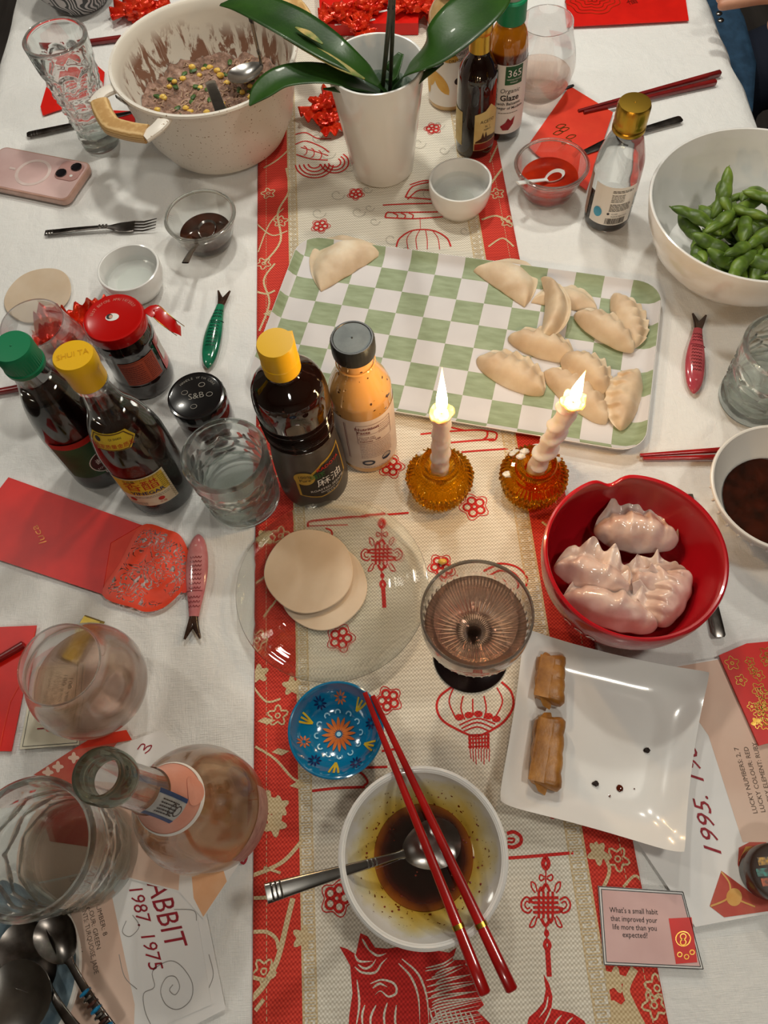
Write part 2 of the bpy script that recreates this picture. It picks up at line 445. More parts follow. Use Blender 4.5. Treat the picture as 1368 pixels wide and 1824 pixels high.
for x, nm in ((RUN_X0, -1), (RUN_X1, 1)):
    hx = x - nm * .012
    part('hem_stitch', join(*[ribbon([(hx, y), (hx, y + .0032)], .0006, onr(.0004)) for y in np.arange(-.2, 1.4, .005)]), M['ink_tan'], th, smooth=0)
# key pattern
def key(x0, x1, y, hgt, flip):
    wd = x1 - x0; s = -1 if flip else 1; xa = x1 if flip else x0
    X = lambda k: xa + s * wd * k
    st = .0011; pts = [[(X(.08), y), (X(.92), y), (X(.92), y + hgt * .55), (X(.36), y + hgt * .55), (X(.36), y + hgt * .28), (X(.66), y + hgt * .28)], [(X(.08), y), (X(.08), y + hgt * .8), (X(.92), y + hgt * .8)]]
    out = []
    for pl in pts:
        for a, b in zip(pl, pl[1:]): out.append(ribbon([a, b], st, onr(.0004), n=1))
    return join(*out)
for x0, x1, fl in ((KX[0], KX[1], False), (KX[2], KX[3], True)):
    part('key_border', join(*[key(x0, x1, y, .0088, fl) for y in np.arange(-.16, 1.38, .0092)]), M['ink_tan'], th, smooth=0)
    for e in (x0, x1): part('key_border_edge', ribbon([(e, -.3), (e, 1.4)], .0013, onr(.00035), step=.008), M['ink_tan'], th, smooth=0)
Z1, Z2, Z3 = onr(.0004), onr(.0006), onr(.0008)
def inkst(pxs, wd, zf=Z1, closed=False, n=5, taper=False): return ribbon(W(pxs), wd, zf, closed, n, taper)
def flower(px, py, r=.0125, rot=0.):
    c = P(px, py); a, b = [], []
    def petal(rad, sc, n=40):
        return [(c.x + rad * sc * (1 + .17 * math.cos(5 * q + rot)) * math.cos(q), c.y + rad * sc * (1 + .17 * math.cos(5 * q + rot)) * math.sin(q)) for q in [2 * PI * k / n for k in range(n)]]
    out = [ribbon(petal(r, 1.05), .0009, Z1, True, 1)]
    for k in range(5):
        q = (2 * PI * k - rot) / 5; pc = (c.x + .56 * r * math.cos(q), c.y + .56 * r * math.sin(q))
        out.append(ribbon([(pc[0] + .32 * r * math.cos(u), pc[1] + .32 * r * math.sin(u)) for u in [2 * PI * j / 14 for j in range(14)]], .0024, Z1, True, 1))
    out.append(ribbon([(c.x + .17 * r * math.cos(u), c.y + .17 * r * math.sin(u)) for u in [2 * PI * j / 12 for j in range(12)]], .0012, Z2, True, 1))
    part('flower_print', join(*out), M['ink_red'], th, smooth=0)
for a in [(634, 346, .010), (571, 403, .011), (771, 230, .0105), (697, 832, .0125), (845, 903, .0135), (785, 1008, .0115), (607, 1138, .0125), (692, 1247, .0115), (600, 1600, .0125), (985, 1430, .011)]:
    flower(a[0], a[1], a[2], random.random() * 6)
def grp(name, strokes, m='ink_red'): part(name, join(*strokes), M[m], th, smooth=0)
# clouds beside the orchid pot, under the platter, lower left
arc = lambda cx, cy, rx, ry, a0, a1, n=9: [(cx + rx * math.cos(a0 + (a1 - a0) * k / n), cy + ry * math.sin(a0 + (a1 - a0) * k / n)) for k in range(n + 1)]
grp('cloud_print', [inkst([(526, 240), (545, 237), (565, 247), (590, 248)], .0020), inkst([(526, 258), (545, 252), (572, 262), (586, 272)], .0020), inkst([(536, 263), (560, 270), (585, 278)], .0016), inkst([(528, 276), (555, 284), (584, 286)], .0020)] +
    [inkst(arc(541 + 13 * k, 269 + 4 * k, 6, 8, -PI / 2, PI / 2), .0015) for k in range(3)] + [inkst(arc(560, 292, q, q * .75, 0.1, PI - .1), .0021) for q in (34, 27, 19, 11)] + [inkst(arc(596, 290, q, q * .75, -.9, PI - .2), .0021) for q in (25, 18, 11)])
grp('cloud_print', [inkst([(730, 330), (760, 322), (790, 330)], .002), inkst([(722, 352), (735, 333), (765, 325)], .0022), inkst([(726, 356), (745, 340), (770, 340)], .002), inkst([(722, 352), (770, 356)], .0022), inkst([(682, 366), (720, 364), (800, 362)], .0022),
    inkst([(686, 388), (690, 379), (705, 379), (800, 378)], .0022), inkst([(686, 388), (740, 390), (800, 386)], .0022), inkst([(700, 380), (708, 384), (706, 390)], .0018), inkst([(714, 380), (722, 384), (720, 390)], .0018), inkst([(728, 380), (736, 384), (734, 390)], .0018), inkst([(748, 388), (749, 408)], .0008)])
grp('lantern_print', [inkst([(706, 440), (712, 425), (735, 411), (770, 411), (795, 424), (803, 440)], .0022), inkst([(735, 411), (725, 425), (727, 445)], .0011), inkst([(748, 410), (741, 425), (743, 445)], .0011), inkst([(758, 410), (761, 428), (761, 445)], .0011), inkst([(770, 411), (780, 425), (783, 445)], .0011)])
grp('cloud_print', [inkst([(749, 774), (800, 769), (860, 767), (868, 776), (860, 784), (845, 785)], .0022), inkst([(803, 789), (850, 785), (880, 783)], .0022), inkst([(822, 806), (860, 803), (905, 800)], .0022), inkst([(866, 768), (884, 772), (882, 784), (870, 785)], .0022), inkst([(795, 760), (830, 768)], .0022)])
grp('cloud_print', [inkst([(549, 940), (551, 931), (575, 927), (640, 921), (728, 914)], .0024), inkst([(549, 938), (620, 936)], .0012), inkst([(580, 942), (590, 946), (592, 955)], .002)])
grp('cloud_print', [inkst([(862, 1012), (890, 1004), (920, 1010), (938, 1028), (937, 1045)], .0021), inkst([(868, 1022), (892, 1013), (914, 1020), (928, 1036), (928, 1045)], .0018), inkst([(880, 1030), (900, 1028), (914, 1045)], .0015)])
grp('cloud_print', [inkst([(556, 1409), (600, 1404), (650, 1402)], .0024), inkst([(560, 1374), (620, 1369), (690, 1366)], .0022), inkst([(612, 1385), (640, 1376), (655, 1392), (648, 1400)], .002), inkst([(680, 1338), (714, 1333)], .0022)])
grp('cloud_print', [inkst([(903, 1485), (915, 1482), (927, 1490), (927, 1502), (915, 1509), (904, 1508)], .003), inkst([(904, 1494), (915, 1494), (914, 1500), (904, 1500)], .0018), inkst([(895, 1529), (940, 1526), (1021, 1519)], .0026)])
# big lantern right of the coupe shadow
L = [inkst([(808, 1222), (784, 1240), (778, 1262), (790, 1285), (825, 1305)], .0022), inkst([(893, 1215), (910, 1232), (914, 1258), (898, 1285), (872, 1303)], .0022), inkst([(825, 1305), (848, 1312), (872, 1303)], .002)]
for a in ([(808, 1225), (800, 1250), (812, 1280)], [(825, 1240), (821, 1262), (828, 1282)], [(842, 1245), (842, 1262), (843, 1275)], [(862, 1240), (866, 1262), (862, 1280)], [(885, 1225), (895, 1250), (880, 1282)], [(818, 1292), (850, 1280), (882, 1290)], [(822, 1298), (850, 1287), (878, 1297)], [(826, 1303), (850, 1295), (872, 1303)]): L.append(inkst(a, .0014))
for k in range(7): L.append(inkst([(836 + k * 5.6, 1308), (838 + k * 5.2, 1334)], .0024 if k in (0, 6) else .0015))
for k in range(4): L.append(inkst([(834, 1310 + k * 7), (872, 1308 + k * 7)], .0015))
for k in range(8): L.append(inkst([(837 + k * 5, 1334), (839 + k * 4.6, 1352 + (k % 3) * 5)], .0008))
for q in ((818, 1278), (835, 1274), (852, 1272), (870, 1276), (884, 1281)): L.append(fillp(W([(q[0] + 8 * math.cos(u), q[1] + 6 * math.sin(u)) for u in [2 * PI * k / 10 for k in range(10)]]), Z1))
grp('lantern_print', L)
# endless knots
def knot(ox, oy, sx, sy, tail=True):
    p = lambda a, b: (ox + a * sx, oy + b * sy)
    L = [inkst([p(0, -60), p(5, -68), p(0, -78), p(-5, -68)], .0035, closed=True), inkst([p(0, -60), p(0, -30)], .0012)]
    L += [inkst([p(-2, -46), p(-9, -50), p(-11, -44), p(-8, -40), p(-2, -44)], .0013), inkst([p(2, -46), p(10, -50), p(12, -44), p(8, -40), p(2, -44)], .0013)]
    for k in (-12, -4, 4, 12):
        L.append(inkst([p(k, -22), p(k, 22)], .0022, n=1)); L.append(inkst([p(-22, k), p(22, k)], .0022, n=1, zf=Z2))
    for a, b in (((-12, -22), (-4, -22)), ((4, 22), (12, 22))): L.append(inkst([p(*a), p((a[0] + b[0]) / 2, a[1] * 1.3), p(*b)], .0022))
    L += [inkst([p(-22, -12), p(-28, -8), p(-22, -4)], .0022), inkst([p(22, 4), p(28, 8), p(22, 12)], .0022), inkst([p(-7, -22), p(0, -34), p(7, -22)], .0026), inkst([p(-8, 22), p(0, 34), p(8, 22)], .0026)]
    for s in (-1, 1):
        L.append(inkst([p(s * 24, -8), p(s * 34, -13), p(s * 42, -4), p(s * 40, 8), p(s * 30, 13), p(s * 24, 7)], .0015)); L.append(inkst([p(s * 27, -3), p(s * 33, -6), p(s * 36, 0), p(s * 32, 6), p(s * 27, 4)], .0012))
        L.append(inkst([p(s * 15, -22), p(s * 18, -34), p(s * 25, -38), p(s * 24, -28), p(s * 18, -20)], .0012)); L.append(inkst([p(s * 15, 20), p(s * 20, 34), p(s * 28, 36), p(s * 24, 26), p(s * 18, 18)], .0012))
    L += [inkst([p(0, 34), p(2, 58)], .0012), inkst([p(1, 42), p(-1, 47), p(2, 51), p(4, 46)], .002, closed=True), inkst([p(2, 58), p(-2, 66), p(3, 74), p(7, 66)], .003, closed=True), inkst([p(3, 72), p(6, 118)], .0042, n=1)]
    grp('endless_knot_print', L)
knot(680, 989, .86, .80); knot(972, 1612, 1.03, 1.08)
# horse head and tail at the near end
horse = [(605, 1686), (618, 1690), (634, 1700), (642, 1662), (655, 1668), (668, 1688), (690, 1690), (720, 1685), (760, 1690), (800, 1697), (813, 1688), (806, 1710), (835, 1710), (828, 1718), (846, 1730), (838, 1740), (860, 1752), (850, 1768), (862, 1790), (850, 1800), (880, 1830), (880, 1860), (620, 1860), (622, 1810), (628, 1770), (624, 1720)]
part('horse_print', fillp(W(horse), Z1, 5), M['ink_red'], th, smooth=0)
L = []
for pts in ([(632, 1700), (640, 1712), (664, 1712)], [(645, 1672), (652, 1684), (660, 1696)], [(632, 1722), (645, 1732), (668, 1732), (680, 1716), (690, 1706)], [(638, 1718), (650, 1725), (662, 1720), (670, 1708)], [(655, 1690), (672, 1702), (688, 1698)], [(660, 1752), (680, 1745), (702, 1752), (706, 1768), (692, 1775), (678, 1765), (668, 1772)], [(664, 1760), (676, 1752), (690, 1758)],
            [(710, 1716), (732, 1740), (745, 1775), (748, 1824)], [(716, 1708), (745, 1735), (760, 1775), (764, 1824)], [(636, 1745), (640, 1790), (632, 1840)], [(650, 1790), (645, 1810), (648, 1840)], [(670, 1790), (660, 1815), (665, 1850)], [(690, 1786), (684, 1812), (690, 1850)], [(706, 1790), (704, 1820), (712, 1850)]):
    L.append(inkst(pts, .0018, Z2, taper=True))
rn = random.Random(4)
for k in range(22):
    y0 = 1702 + k * 5.6; x1 = 812 + min(k, 12) * 4 + rn.uniform(-6, 6)
    L.append(inkst([(770 + rn.uniform(-14, 10), y0 + 22), (790, y0 + 14), (x1, y0 + rn.uniform(-4, 8))], .0013, Z2, taper=True))
for k in range(9): L.append(inkst([(765 + k * 9, 1795 + k), (770 + k * 9, 1815), (782 + k * 9, 1845)], .0013, Z2, taper=True))
part('horse_line_print', join(*L), M['ink_white'], th, smooth=0)
tail = [(968, 1735), (978, 1752), (984, 1775), (982, 1796), (1000, 1800), (1020, 1805), (1040, 1818), (1052, 1840), (935, 1840), (942, 1812), (956, 1800), (968, 1785), (972, 1762)]
part('horse_tail_print', fillp(W(tail), Z1, 4), M['ink_red'], th, smooth=0)
part('horse_line_print', join(*[inkst(q, .0013, Z2, taper=True) for q in ([(976, 1775), (972, 1795), (960, 1812)], [(982, 1795), (975, 1812), (966, 1830)], [(1000, 1808), (990, 1820), (985, 1835)], [(1020, 1812), (1010, 1822), (1006, 1836)])]), M['ink_white'], th, smooth=0)
# faint grey clouds of the far half
L = []
for k in range(26):
    x, y = random.uniform(550, 830), random.uniform(190, 460); r = random.uniform(9, 17)
    L.append(inkst([(x + r * (1 - .12 * q) * math.cos(q), y + .8 * r * (1 - .12 * q) * math.sin(q)) for q in np.arange(0, 6.5, .7)], .0016, onr(.00035)))
for l_ in L: part('grey_scroll_print', l_, M['ink_grey'], th, smooth=0)
# branches and blossoms on the red borders
L = []
def blossom(px, py, r=.008, filled=False):
    c = P(px, py); ro = random.random() * 6
    pts = [(c.x + r * (1 + .28 * math.cos(5 * q)) * math.cos(q + ro), c.y + r * (1 + .28 * math.cos(5 * q)) * math.sin(q + ro)) for q in [2 * PI * k / 30 for k in range(30)]]
    if filled:
        L.append(fillp(pts, Z1)); return
    L.append(ribbon(pts, .0017, Z1, True, 1)); L.append(ribbon([(c.x + .3 * r * math.cos(q), c.y + .3 * r * math.sin(q)) for q in [2 * PI * k / 8 for k in range(8)]], .0014, Z1, True, 1))
for pts, wd in (([(470, 470), (500, 430), (495, 380), (515, 340), (510, 300)], .0028), ([(460, 450), (480, 400), (505, 372)], .0018), ([(458, 400), (485, 420), (512, 412)], .002), ([(462, 590), (480, 540), (470, 500), (490, 470)], .0026), ([(456, 520), (475, 524), (490, 518)], .003), ([(470, 300), (495, 285), (520, 262)], .0024),
                ([(455, 1330), (490, 1352), (520, 1385), (540, 1395)], .0022), ([(448, 1560), (480, 1548), (510, 1530), (540, 1495)], .0034), ([(470, 1545), (500, 1555)], .0022), ([(448, 1600), (510, 1594), (532, 1570)], .003), ([(448, 1780), (470, 1755), (490, 1720), (500, 1690), (512, 1640), (522, 1600)], .0046), ([(450, 1660), (475, 1660), (492, 1672), (496, 1690)], .003), ([(448, 1740), (475, 1745), (492, 1730)], .003), ([(455, 1800), (470, 1780)], .0032),
                ([(456, 1040), (480, 1020), (500, 985), (505, 950)], .0022), ([(470, 1100), (500, 1060), (520, 1050)], .002), ([(462, 760), (480, 735), (500, 760)], .0022), ([(470, 870), (490, 850), (520, 845)], .0024), ([(452, 1225), (475, 1250), (500, 1245)], .002),
                ([(860, 350), (880, 320), (895, 300)], .003), ([(858, 392), (885, 385), (912, 400)], .003), ([(870, 440), (895, 425), (915, 440)], .0024), ([(872, 290), (885, 262), (892, 250)], .0024), ([(1010, 1100), (1000, 1060), (985, 1030)], .003), ([(975, 1010), (1000, 1000), (1015, 1060)], .0028), ([(965, 930), (985, 950), (990, 990)], .0026),
                ([(1060, 1500), (1085, 1545), (1075, 1580)], .003), ([(1130, 1725), (1115, 1760), (1125, 1790), (1150, 1840)], .0062), ([(1110, 1580), (1130, 1560), (1145, 1572)], .0022)):
    L.append(ribbon(W(pts), wd, Z1))
for q in ((478, 345), (500, 395), (470, 470), (495, 1275), (460, 1140), (500, 955), (885, 345), (905, 395), (1100, 1530), (1170, 1760), (1165, 1790), (470, 1730), (470, 815), (995, 1040)): blossom(*q)
for q in ((475, 1430, .009), (497, 1437, .008), (490, 1468, .009), (520, 1222, .008), (540, 1670, .008), (1095, 1745, .008), (1110, 1810, .011), (1065, 1520, .008), (470, 960, .009), (462, 1200, .008)): blossom(*q, filled=True)
for q in ((500, 1340), (532, 1400), (475, 1285), (485, 560), (1088, 1600)):
    L.append(fillp(W([(q[0] - 16, q[1]), (q[0] - 4, q[1] - 7), (q[0] + 16, q[1] - 2), (q[0] + 2, q[1] + 6)]), Z1))
for V_, F_ in L:
    V_ = [(max(RUN_X0 + .0006, min(RUN_X1 - .0006, v[0])), v[1], v[2]) for v in V_]
    part('branch_print' if len(V_) > 90 else 'blossom_print', (V_, F_), M['ink_tan'], th, smooth=0)
# ================================================================ MATERIALS FOR THE THINGS
M['glass'] = glassmat('clear_glass', 'fdfefd', .25, 1.5); M['glass_green'] = glassmat('greenish_glass', 'fcfefd', .12, 1.5)
M['thin'] = glassmat('thin_wine_glass', 'fefefe', .28, 1.5)
M['water'] = glassmat('water', 'fdfffe', .3, 1.33); M['rosewine'] = glassmat('rose_wine', 'fdf1ea', .5, 1.33)
M['amber'] = glassmat('amber_glass', 'fbe080', .06, 1.5)
M['ceramic'] = mat('white_glazed_ceramic', 'ebe9e6', .16, coat=.5, bump=(30, .03, .001))
M['ceramic_warm'] = mat('cream_glazed_ceramic', 'e2ddd6', .3, coat=.2, bump=(40, .04, .001))
t = NT('steel'); t.b.inputs['Metallic'].default_value = 1; t.b.inputs['Roughness'].default_value = .22; t.base(t.ramp(t.noise(t.co(), 40, 3), [(.3, '8d8b88'), (.7, 'b9b6b2')])); M['steel'] = t.m
M['darksteel'] = mat('dark_steel', '8a8480', .25, 1, vary=('5a5450', 60))
M['soy'] = mat('soy_sauce', '1a0803', .04, coat=1, spec=.6, vary=('3a1206', 60))
M['paper'] = mat('white_paper', 'e9e6e4', .7, bump=(15, .08, .002)); M['label'] = mat('label_paper', 'e8e4de', .6, bump=(60, .05, .0005))
M['ink'] = mat('black_ink', '201d1d', .6, vary=('2c2828', 300)); M['blackplastic'] = mat('black_plastic', '1f2224', .35, bump=(200, .05, .0003))
M['inkred'] = mat('red_ink', 'a01c2c', .6, vary=('8a1424', 300))
M['gold'] = mat('gold_metal', 'c29a3c', .28, 1, bump=(90, .1, .0004)); M['goldprint'] = mat('gold_foil_print', 'd9b25c', .25, 1, vary=('c08c3a', 200))
M['redpaper'] = mat('red_envelope_paper', 'dc1a0e', .42, bump=(35, .12, .001), vary=('cc140a', 25))
M['redpaper2'] = mat('orange_red_envelope_paper', 'e23c20', .5, bump=(60, .15, .0008), vary=('d63018', 30))
M['redlac'] = mat('red_lacquer', 'a81210', .22, coat=.5, vary=('8f0d0c', 40))
M['redlac_dark'] = mat('dark_red_lacquer', '7e1414', .3, coat=.4, vary=('661010', 40))
M['yellowcap'] = mat('yellow_plastic', 'f2bb10', .38, sss=.1, bump=(80, .04, .0005)); M['greencap'] = mat('green_plastic', '127c50', .38, bump=(80, .04, .0005))
M['redlid'] = mat('red_painted_lid', 'bd0d0b', .22, coat=.5, bump=(60, .04, .0005)); M['blacklid'] = mat('black_painted_lid', '121112', .18, coat=.5, bump=(60, .03, .0005))
M['darkglass'] = mat('dark_bottle_contents', '120705', .05, coat=1, vary=('1f0d08', 20))
M['foil'] = mat('red_foil', 'c01408', .18, .35, vary=('e0401c', 90), bump=(140, .6, .0015))

def vessel(name, label, cat, pc, z, r, prof, m, group=None, seg=64, part_name='body', mod=None, loc=None):
    """pc: pixel of the rim centre, z: rim height"""
    c = Vector(loc) if loc else P(pc[0], pc[1], z); th = thing(name, label, cat, (c.x, c.y, .001), 0, group)
    part(part_name, lathe(prof, seg, mod), m, th); return th
def shell(outer, t, base_t=None, rim=3):
    """outer profile from (0,0) up to the rim; adds the inner wall and comes back to the axis"""
    o = list(outer); bt = base_t or t; r0, z0 = o[-1]
    lip = [(r0 - t / 2 + t / 2 * math.cos(a), z0 + t / 2 * math.sin(a)) for a in [PI * k / (rim + 1) for k in range(1, rim + 1)]]
    inner = [(max(r - t, 0), max(z, bt)) for r, z in o[::-1] if r > t * 1.5 and z >= bt * .8]
    return o + lip + inner + [(0, bt)]
def bowlprof(r, h, rb, foot=.003, n=14, p=.5):
    pts = [(0, 0), (rb * .9, 0), (rb, .0006), (rb, foot)]
    for k in range(1, n + 1):
        s = k / n; pts.append((rb + (r - rb) * math.sin(s * PI / 2) ** p if p != 1 else rb + (r - rb) * s, foot + (h - foot) * (1 - math.cos(s * PI / 2)) ** .9))
    return pts
# ---------------------------------------------------------------- small water bowls
for pc, z, r, lab, rb in (((820, 322), .042, .0405, 'small white water bowl near the gold-capped dark bottle', .7), ((229, 478), .036, .0395, 'small white water bowl beside the fork on the left', .74)):
    th = vessel('water_bowl', lab, 'bowl', pc, z, r, shell([(0, 0), (r * rb, 0), (r * (rb + .06), .002), (r * .93, z * .35), (r * .995, z * .65), (r, z)], .0035), M['ceramic'], 'small white water bowls')
    part('water', lathe([(0, .010), (r * .86, .010), (r * .93, z * .60), (0, z * .60)], 48), M['water'], th)
# blue painted bowl
r = .0445; th = vessel('painted_bowl', 'small turquoise bowl painted with orange and yellow flowers', 'bowl', (598, 1299), .030, r, shell([(0, 0), (.022, 0), (.023, .003), (.033, .010), (.041, .02), (r, .030)], .0028), mat('turquoise_glaze', '0b6d98', .12, coat=.8, vary=('0a6f9c', 40)))
inn = [(.0, .0030), (.016, .0033), (.022, .0045), (.030, .0098), (.038, .0197), (.0405, .0255)]
pr_in = lambda rr: float(np.interp(rr, [a for a, b in inn], [b for a, b in inn])) + .0007
def inb(px_, py_):
    rr = min(math.hypot(px_, py_), .0403); return pr_in(rr)
def petal(a, r0, r1, wd, n=8):
    L = []
    for s in (1, -1):
        for k in range(n + 1):
            u = k / n if s == 1 else 1 - k / n
            q = r0 + (r1 - r0) * u; h_ = s * wd * math.sin(PI * u) ** .7; L.append((q * math.cos(a) - h_ * math.sin(a), q * math.sin(a) + h_ * math.cos(a)))
    return L[:-1]
org, yel, nav, whi = mat('orange_glaze', 'd0743a', .15, coat=.7, vary=('b85c28', 90)), mat('yellow_glaze', 'd6b72c', .15, coat=.7, vary=('c09a20', 90)), mat('navy_glaze', '16265e', .15, coat=.7, vary=('101c4a', 90)), mat('pale_glaze', 'a8d4e6', .15, coat=.7, vary=('8cc0d8', 90))
part('painted_rosette', join(*[fillp(petal(2 * PI * k / 16, .003, .0165, .0016), inb, 1) for k in range(16)]), org, th, smooth=0)
part('painted_centre', fillp([(.0022 * math.cos(q), .0022 * math.sin(q)) for q in np.arange(0, 6.2, .6)], lambda x, y: inb(x, y) + .0003), whi, th, smooth=0)
L = []
for k in range(12):
    a = 2 * PI * k / 12; c = (.0205 * math.cos(a), .0205 * math.sin(a)); L.append(ribbon([(c[0] + .0024 * math.cos(q + a), c[1] + .0024 * math.sin(q + a)) for q in (-2, -1.2, -.4, .4, 1.2, 2)], .0013, inb, n=2))
part('painted_scallops', join(*L), whi, th, smooth=0)
for k in range(10):
    a = 2 * PI * (k + .3) / 10; m_, nm = ((nav, 'painted_blossom'), (org, 'painted_blossom'), (yel, 'painted_tulip'))[(0, 2, 1, 0, 2, 1, 0, 2, 0, 2)[k]]
    rr = .0325; c = (rr * math.cos(a), rr * math.sin(a))
    if m_ is yel:
        Ls = [ribbon([(c[0] - .006 * math.cos(a) + 0, c[1] - .006 * math.sin(a)), (c[0] + o_ * -math.sin(a), c[1] + o_ * math.cos(a)), (c[0] + .0045 * math.cos(a) + 1.5 * o_ * -math.sin(a), c[1] + .0045 * math.sin(a) + 1.5 * o_ * math.cos(a))], .0019, inb, n=4) for o_ in (-.003, 0, .003)]
    else: Ls = [fillp([(c[0] + p[0], c[1] + p[1]) for p in petal(2 * PI * j / 9, .0012, .0062, .0009, 4)], inb, 0) for j in range(9)]
    part(nm, join(*Ls), m_, th, smooth=0)
# ---------------------------------------------------------------- white sauce bowl (near)
t = NT('sauced_ceramic'); v = t.co(); sep = t.n('ShaderNodeVectorMath', operation='MULTIPLY'); t.l(v, sep.inputs[0]); sep.inputs[1].default_value = (1, 1, 0)
ln = t.n('ShaderNodeVectorMath', operation='LENGTH'); t.l(sep.outputs[0], ln.inputs[0])
rad = t.math('ADD', ln.outputs['Value'], t.math('MULTIPLY', t.math('SUBTRACT', t.noise(v, 35, 4), .5), .020))
st = t.ramp(rad, [(0, 'b88c24'), (.0415, 'c29a34'), (.050, 'd0b25c'), (.057, 'd9cc9c'), (.0625, 'e6e3de')])
dots = t.ramp(t.noise(v, 260, 2), [(.66, 0.), (.69, 1.)]); msk = t.math('MULTIPLY', dots, t.ramp(ln.outputs['Value'], [(.056, 1.), (.061, 0.)]))
t.base(t.mix(msk, st, '6a2c0c')); t.b.inputs['Roughness'].default_value = .15; t.b.inputs['Coat Weight'].default_value = .5; M['sauced'] = t.m
r = .0695
th = vessel('sauce_bowl', 'white bowl of soy sauce and chili oil holding a spoon', 'bowl', (753, 1522), .056, r, shell([(0, 0), (.034, 0), (.036, .004), (.045, .012), (.057, .027), (.066, .043), (r, .056)], .0045), M['sauced'], seg=96)
part('glazed_outside', lathe([(.0345, -.0001), (.0365, .004), (.0455, .012), (.0575, .027), (.0665, .043), (r + .0004, .0562), (r - .0022, .0588), (r - .0052, .056)], 96), M['ceramic'], th)
t = NT('chili_soy'); v = t.co(); sep = t.n('ShaderNodeVectorMath', operation='MULTIPLY'); t.l(v, sep.inputs[0]); sep.inputs[1].default_value = (1, 1, 0); ln = t.n('ShaderNodeVectorMath', operation='LENGTH'); t.l(sep.outputs[0], ln.inputs[0])
t.base(t.ramp(t.math('ADD', ln.outputs['Value'], t.math('MULTIPLY', t.noise(v, 50, 3), .006)), [(.034, '180503'), (.0405, '4a1605'), (.045, '8a4a10')])); t.b.inputs['Roughness'].default_value = .04; t.b.inputs['Coat Weight'].default_value = 1; M['chilisoy'] = t.m
part('soy_sauce', lathe([(0, .006), (.036, .0062), (.0405, .0145), (.0435, .0150), (.0425, .0165), (.036, .0163), (0, .0163)][::1], 64), M['chilisoy'], th)
M['flake'] = mat('chili_flake', '5a1206', .3, coat=.5, vary=('8a2a0a', 200))
rn = random.Random(3); fl = []
for k in range(46):
    a = rn.uniform(0, 6.28); q = rn.choice([rn.uniform(.012, .04), rn.uniform(.043, .055)]); z = .0168 if q < .042 else .0165 + (q - .043) * 1.2
    fl.append(sphere((q * math.cos(a), q * math.sin(a), z), rn.uniform(.0005, .0013), 6, 4, sc=(1, .8, .5)))
# lathe of flakes lies at local coordinates
fl = [([Vector(v) for v in f[0]], f[1]) for f in fl]
part('chili_flakes', join(*fl), M['flake'], th, kind='stuff')
# ---------------------------------------------------------------- right-hand soy bowl (cut by the frame)
r = .072; th = vessel('sauce_bowl', 'white bowl of dark soy sauce at the right edge beside red chopsticks', 'bowl', (1398, 868), .052, r, shell([(0, 0), (.036, 0), (.038, .004), (.05, .014), (.062, .03), (r, .052)], .004), M['ceramic_warm'], seg=80)
part('soy_sauce', lathe([(0, .012), (.045, .0125), (.05, .022), (0, .022)], 48), M['soy'], th)
rnp = random.Random(8)
for k in range(28):
    a = 2 * PI * k / 28
    part('raised_dot', sphere(((r - .006) * math.cos(a), (r - .006) * math.sin(a), .036), .0018, 8, 5), M['ceramic'], th)
# ---------------------------------------------------------------- clear custard cups
def cup(pc, z, r, lab, liquid, lz):
    o = [(0, 0), (r * .62, 0), (r * .68, .002), (r * .80, z * .35), (r * .93, z * .75), (r * .97, z * .93), (r, z)]
    th = vessel('glass_cup', lab, 'bowl', pc, z, r, shell(o, .0035, .004), M['glass'], None, 64)
    part('rim_bead', lathe([(r + .0022 * math.cos(a) - .001, z + .0018 * math.sin(a) - .001) for a in [2 * PI * k / 10 for k in range(11)]], 64), M['glass'], th)
    part('sauce', lathe([(0, .0045), (r * .64, .0048), (r * (.68 + .2 * lz / z), lz), (0, lz)], 48), liquid, th); return th
cup((356, 384), .045, .0455, 'clear glass cup of soy sauce with a steel spoon, left of the runner', M['soy'], .017)
M['redsauce'] = mat('red_chili_sauce', 'b8290a', .06, coat=1, sss=.2, vary=('8e1606', 30))
cup((983, 292), .045, .047, 'clear glass cup of red chili sauce with a white spoon', M['redsauce'], .024)
# ---------------------------------------------------------------- edamame bowl, red bowl
r = .122; th = vessel('serving_bowl', 'large white bowl filled with green soybean pods at the right edge', 'bowl', (1352, 360), .095, r, shell([(0, 0), (.055, 0), (.06, .003), (.085, .016), (.105, .04), (.117, .07), (r, .095)], .004), M['ceramic'], seg=96); BEAN = th.location.copy()
M['redglaze'] = mat('red_glazed_ceramic', 'a8101c', .25, coat=.4, bump=(40, .03, .001))
r = .083; c = P(1130, 988, .088); RB = Vector((c.x, c.y, .001))
nd = math.atan2((P(1087, 850, .088) - c).y, (P(1087, 850, .088) - c).x)
def notch(a, i, rr, z):
    d = (a - nd + PI) % (2 * PI) - PI; k = math.exp(-(d / .13) ** 2) if z > .06 else 0
    return rr - .004 * k * (z - .06) / .03, z - .009 * k * max(0, (z - .06) / .028)
th = vessel('red_bowl', 'red glazed bowl with a notched rim holding boiled dumplings', 'bowl', None, .088, r, shell([(0, 0), (.036, 0), (.038, .004), (.056, .012), (.073, .032), (.0805, .056), (.083, .074), (r, .088)], .0048), M['redglaze'], seg=128, mod=notch, loc=RB)
rp = profile_r([(.036, 0), (.038, .004), (.056, .012), (.073, .032), (.0805, .056), (.083, .074), (r, .088)])
pa = P(1040, 1112, .055) - RB; fw = wrapf(rp, math.atan2(pa.y, pa.x), .0006, .055)
L = []
for k in range(3):
    u = (k - 1) * .0125
    L += [at2(ribbon([(.004 * math.cos(q), .005 * math.sin(q)) for q in np.arange(.6, 6.0, .5)], .0024, 0., n=2), u, 0), at2(line2((-.001, 0), (.005, 0), .002, 2), u, -.001)]
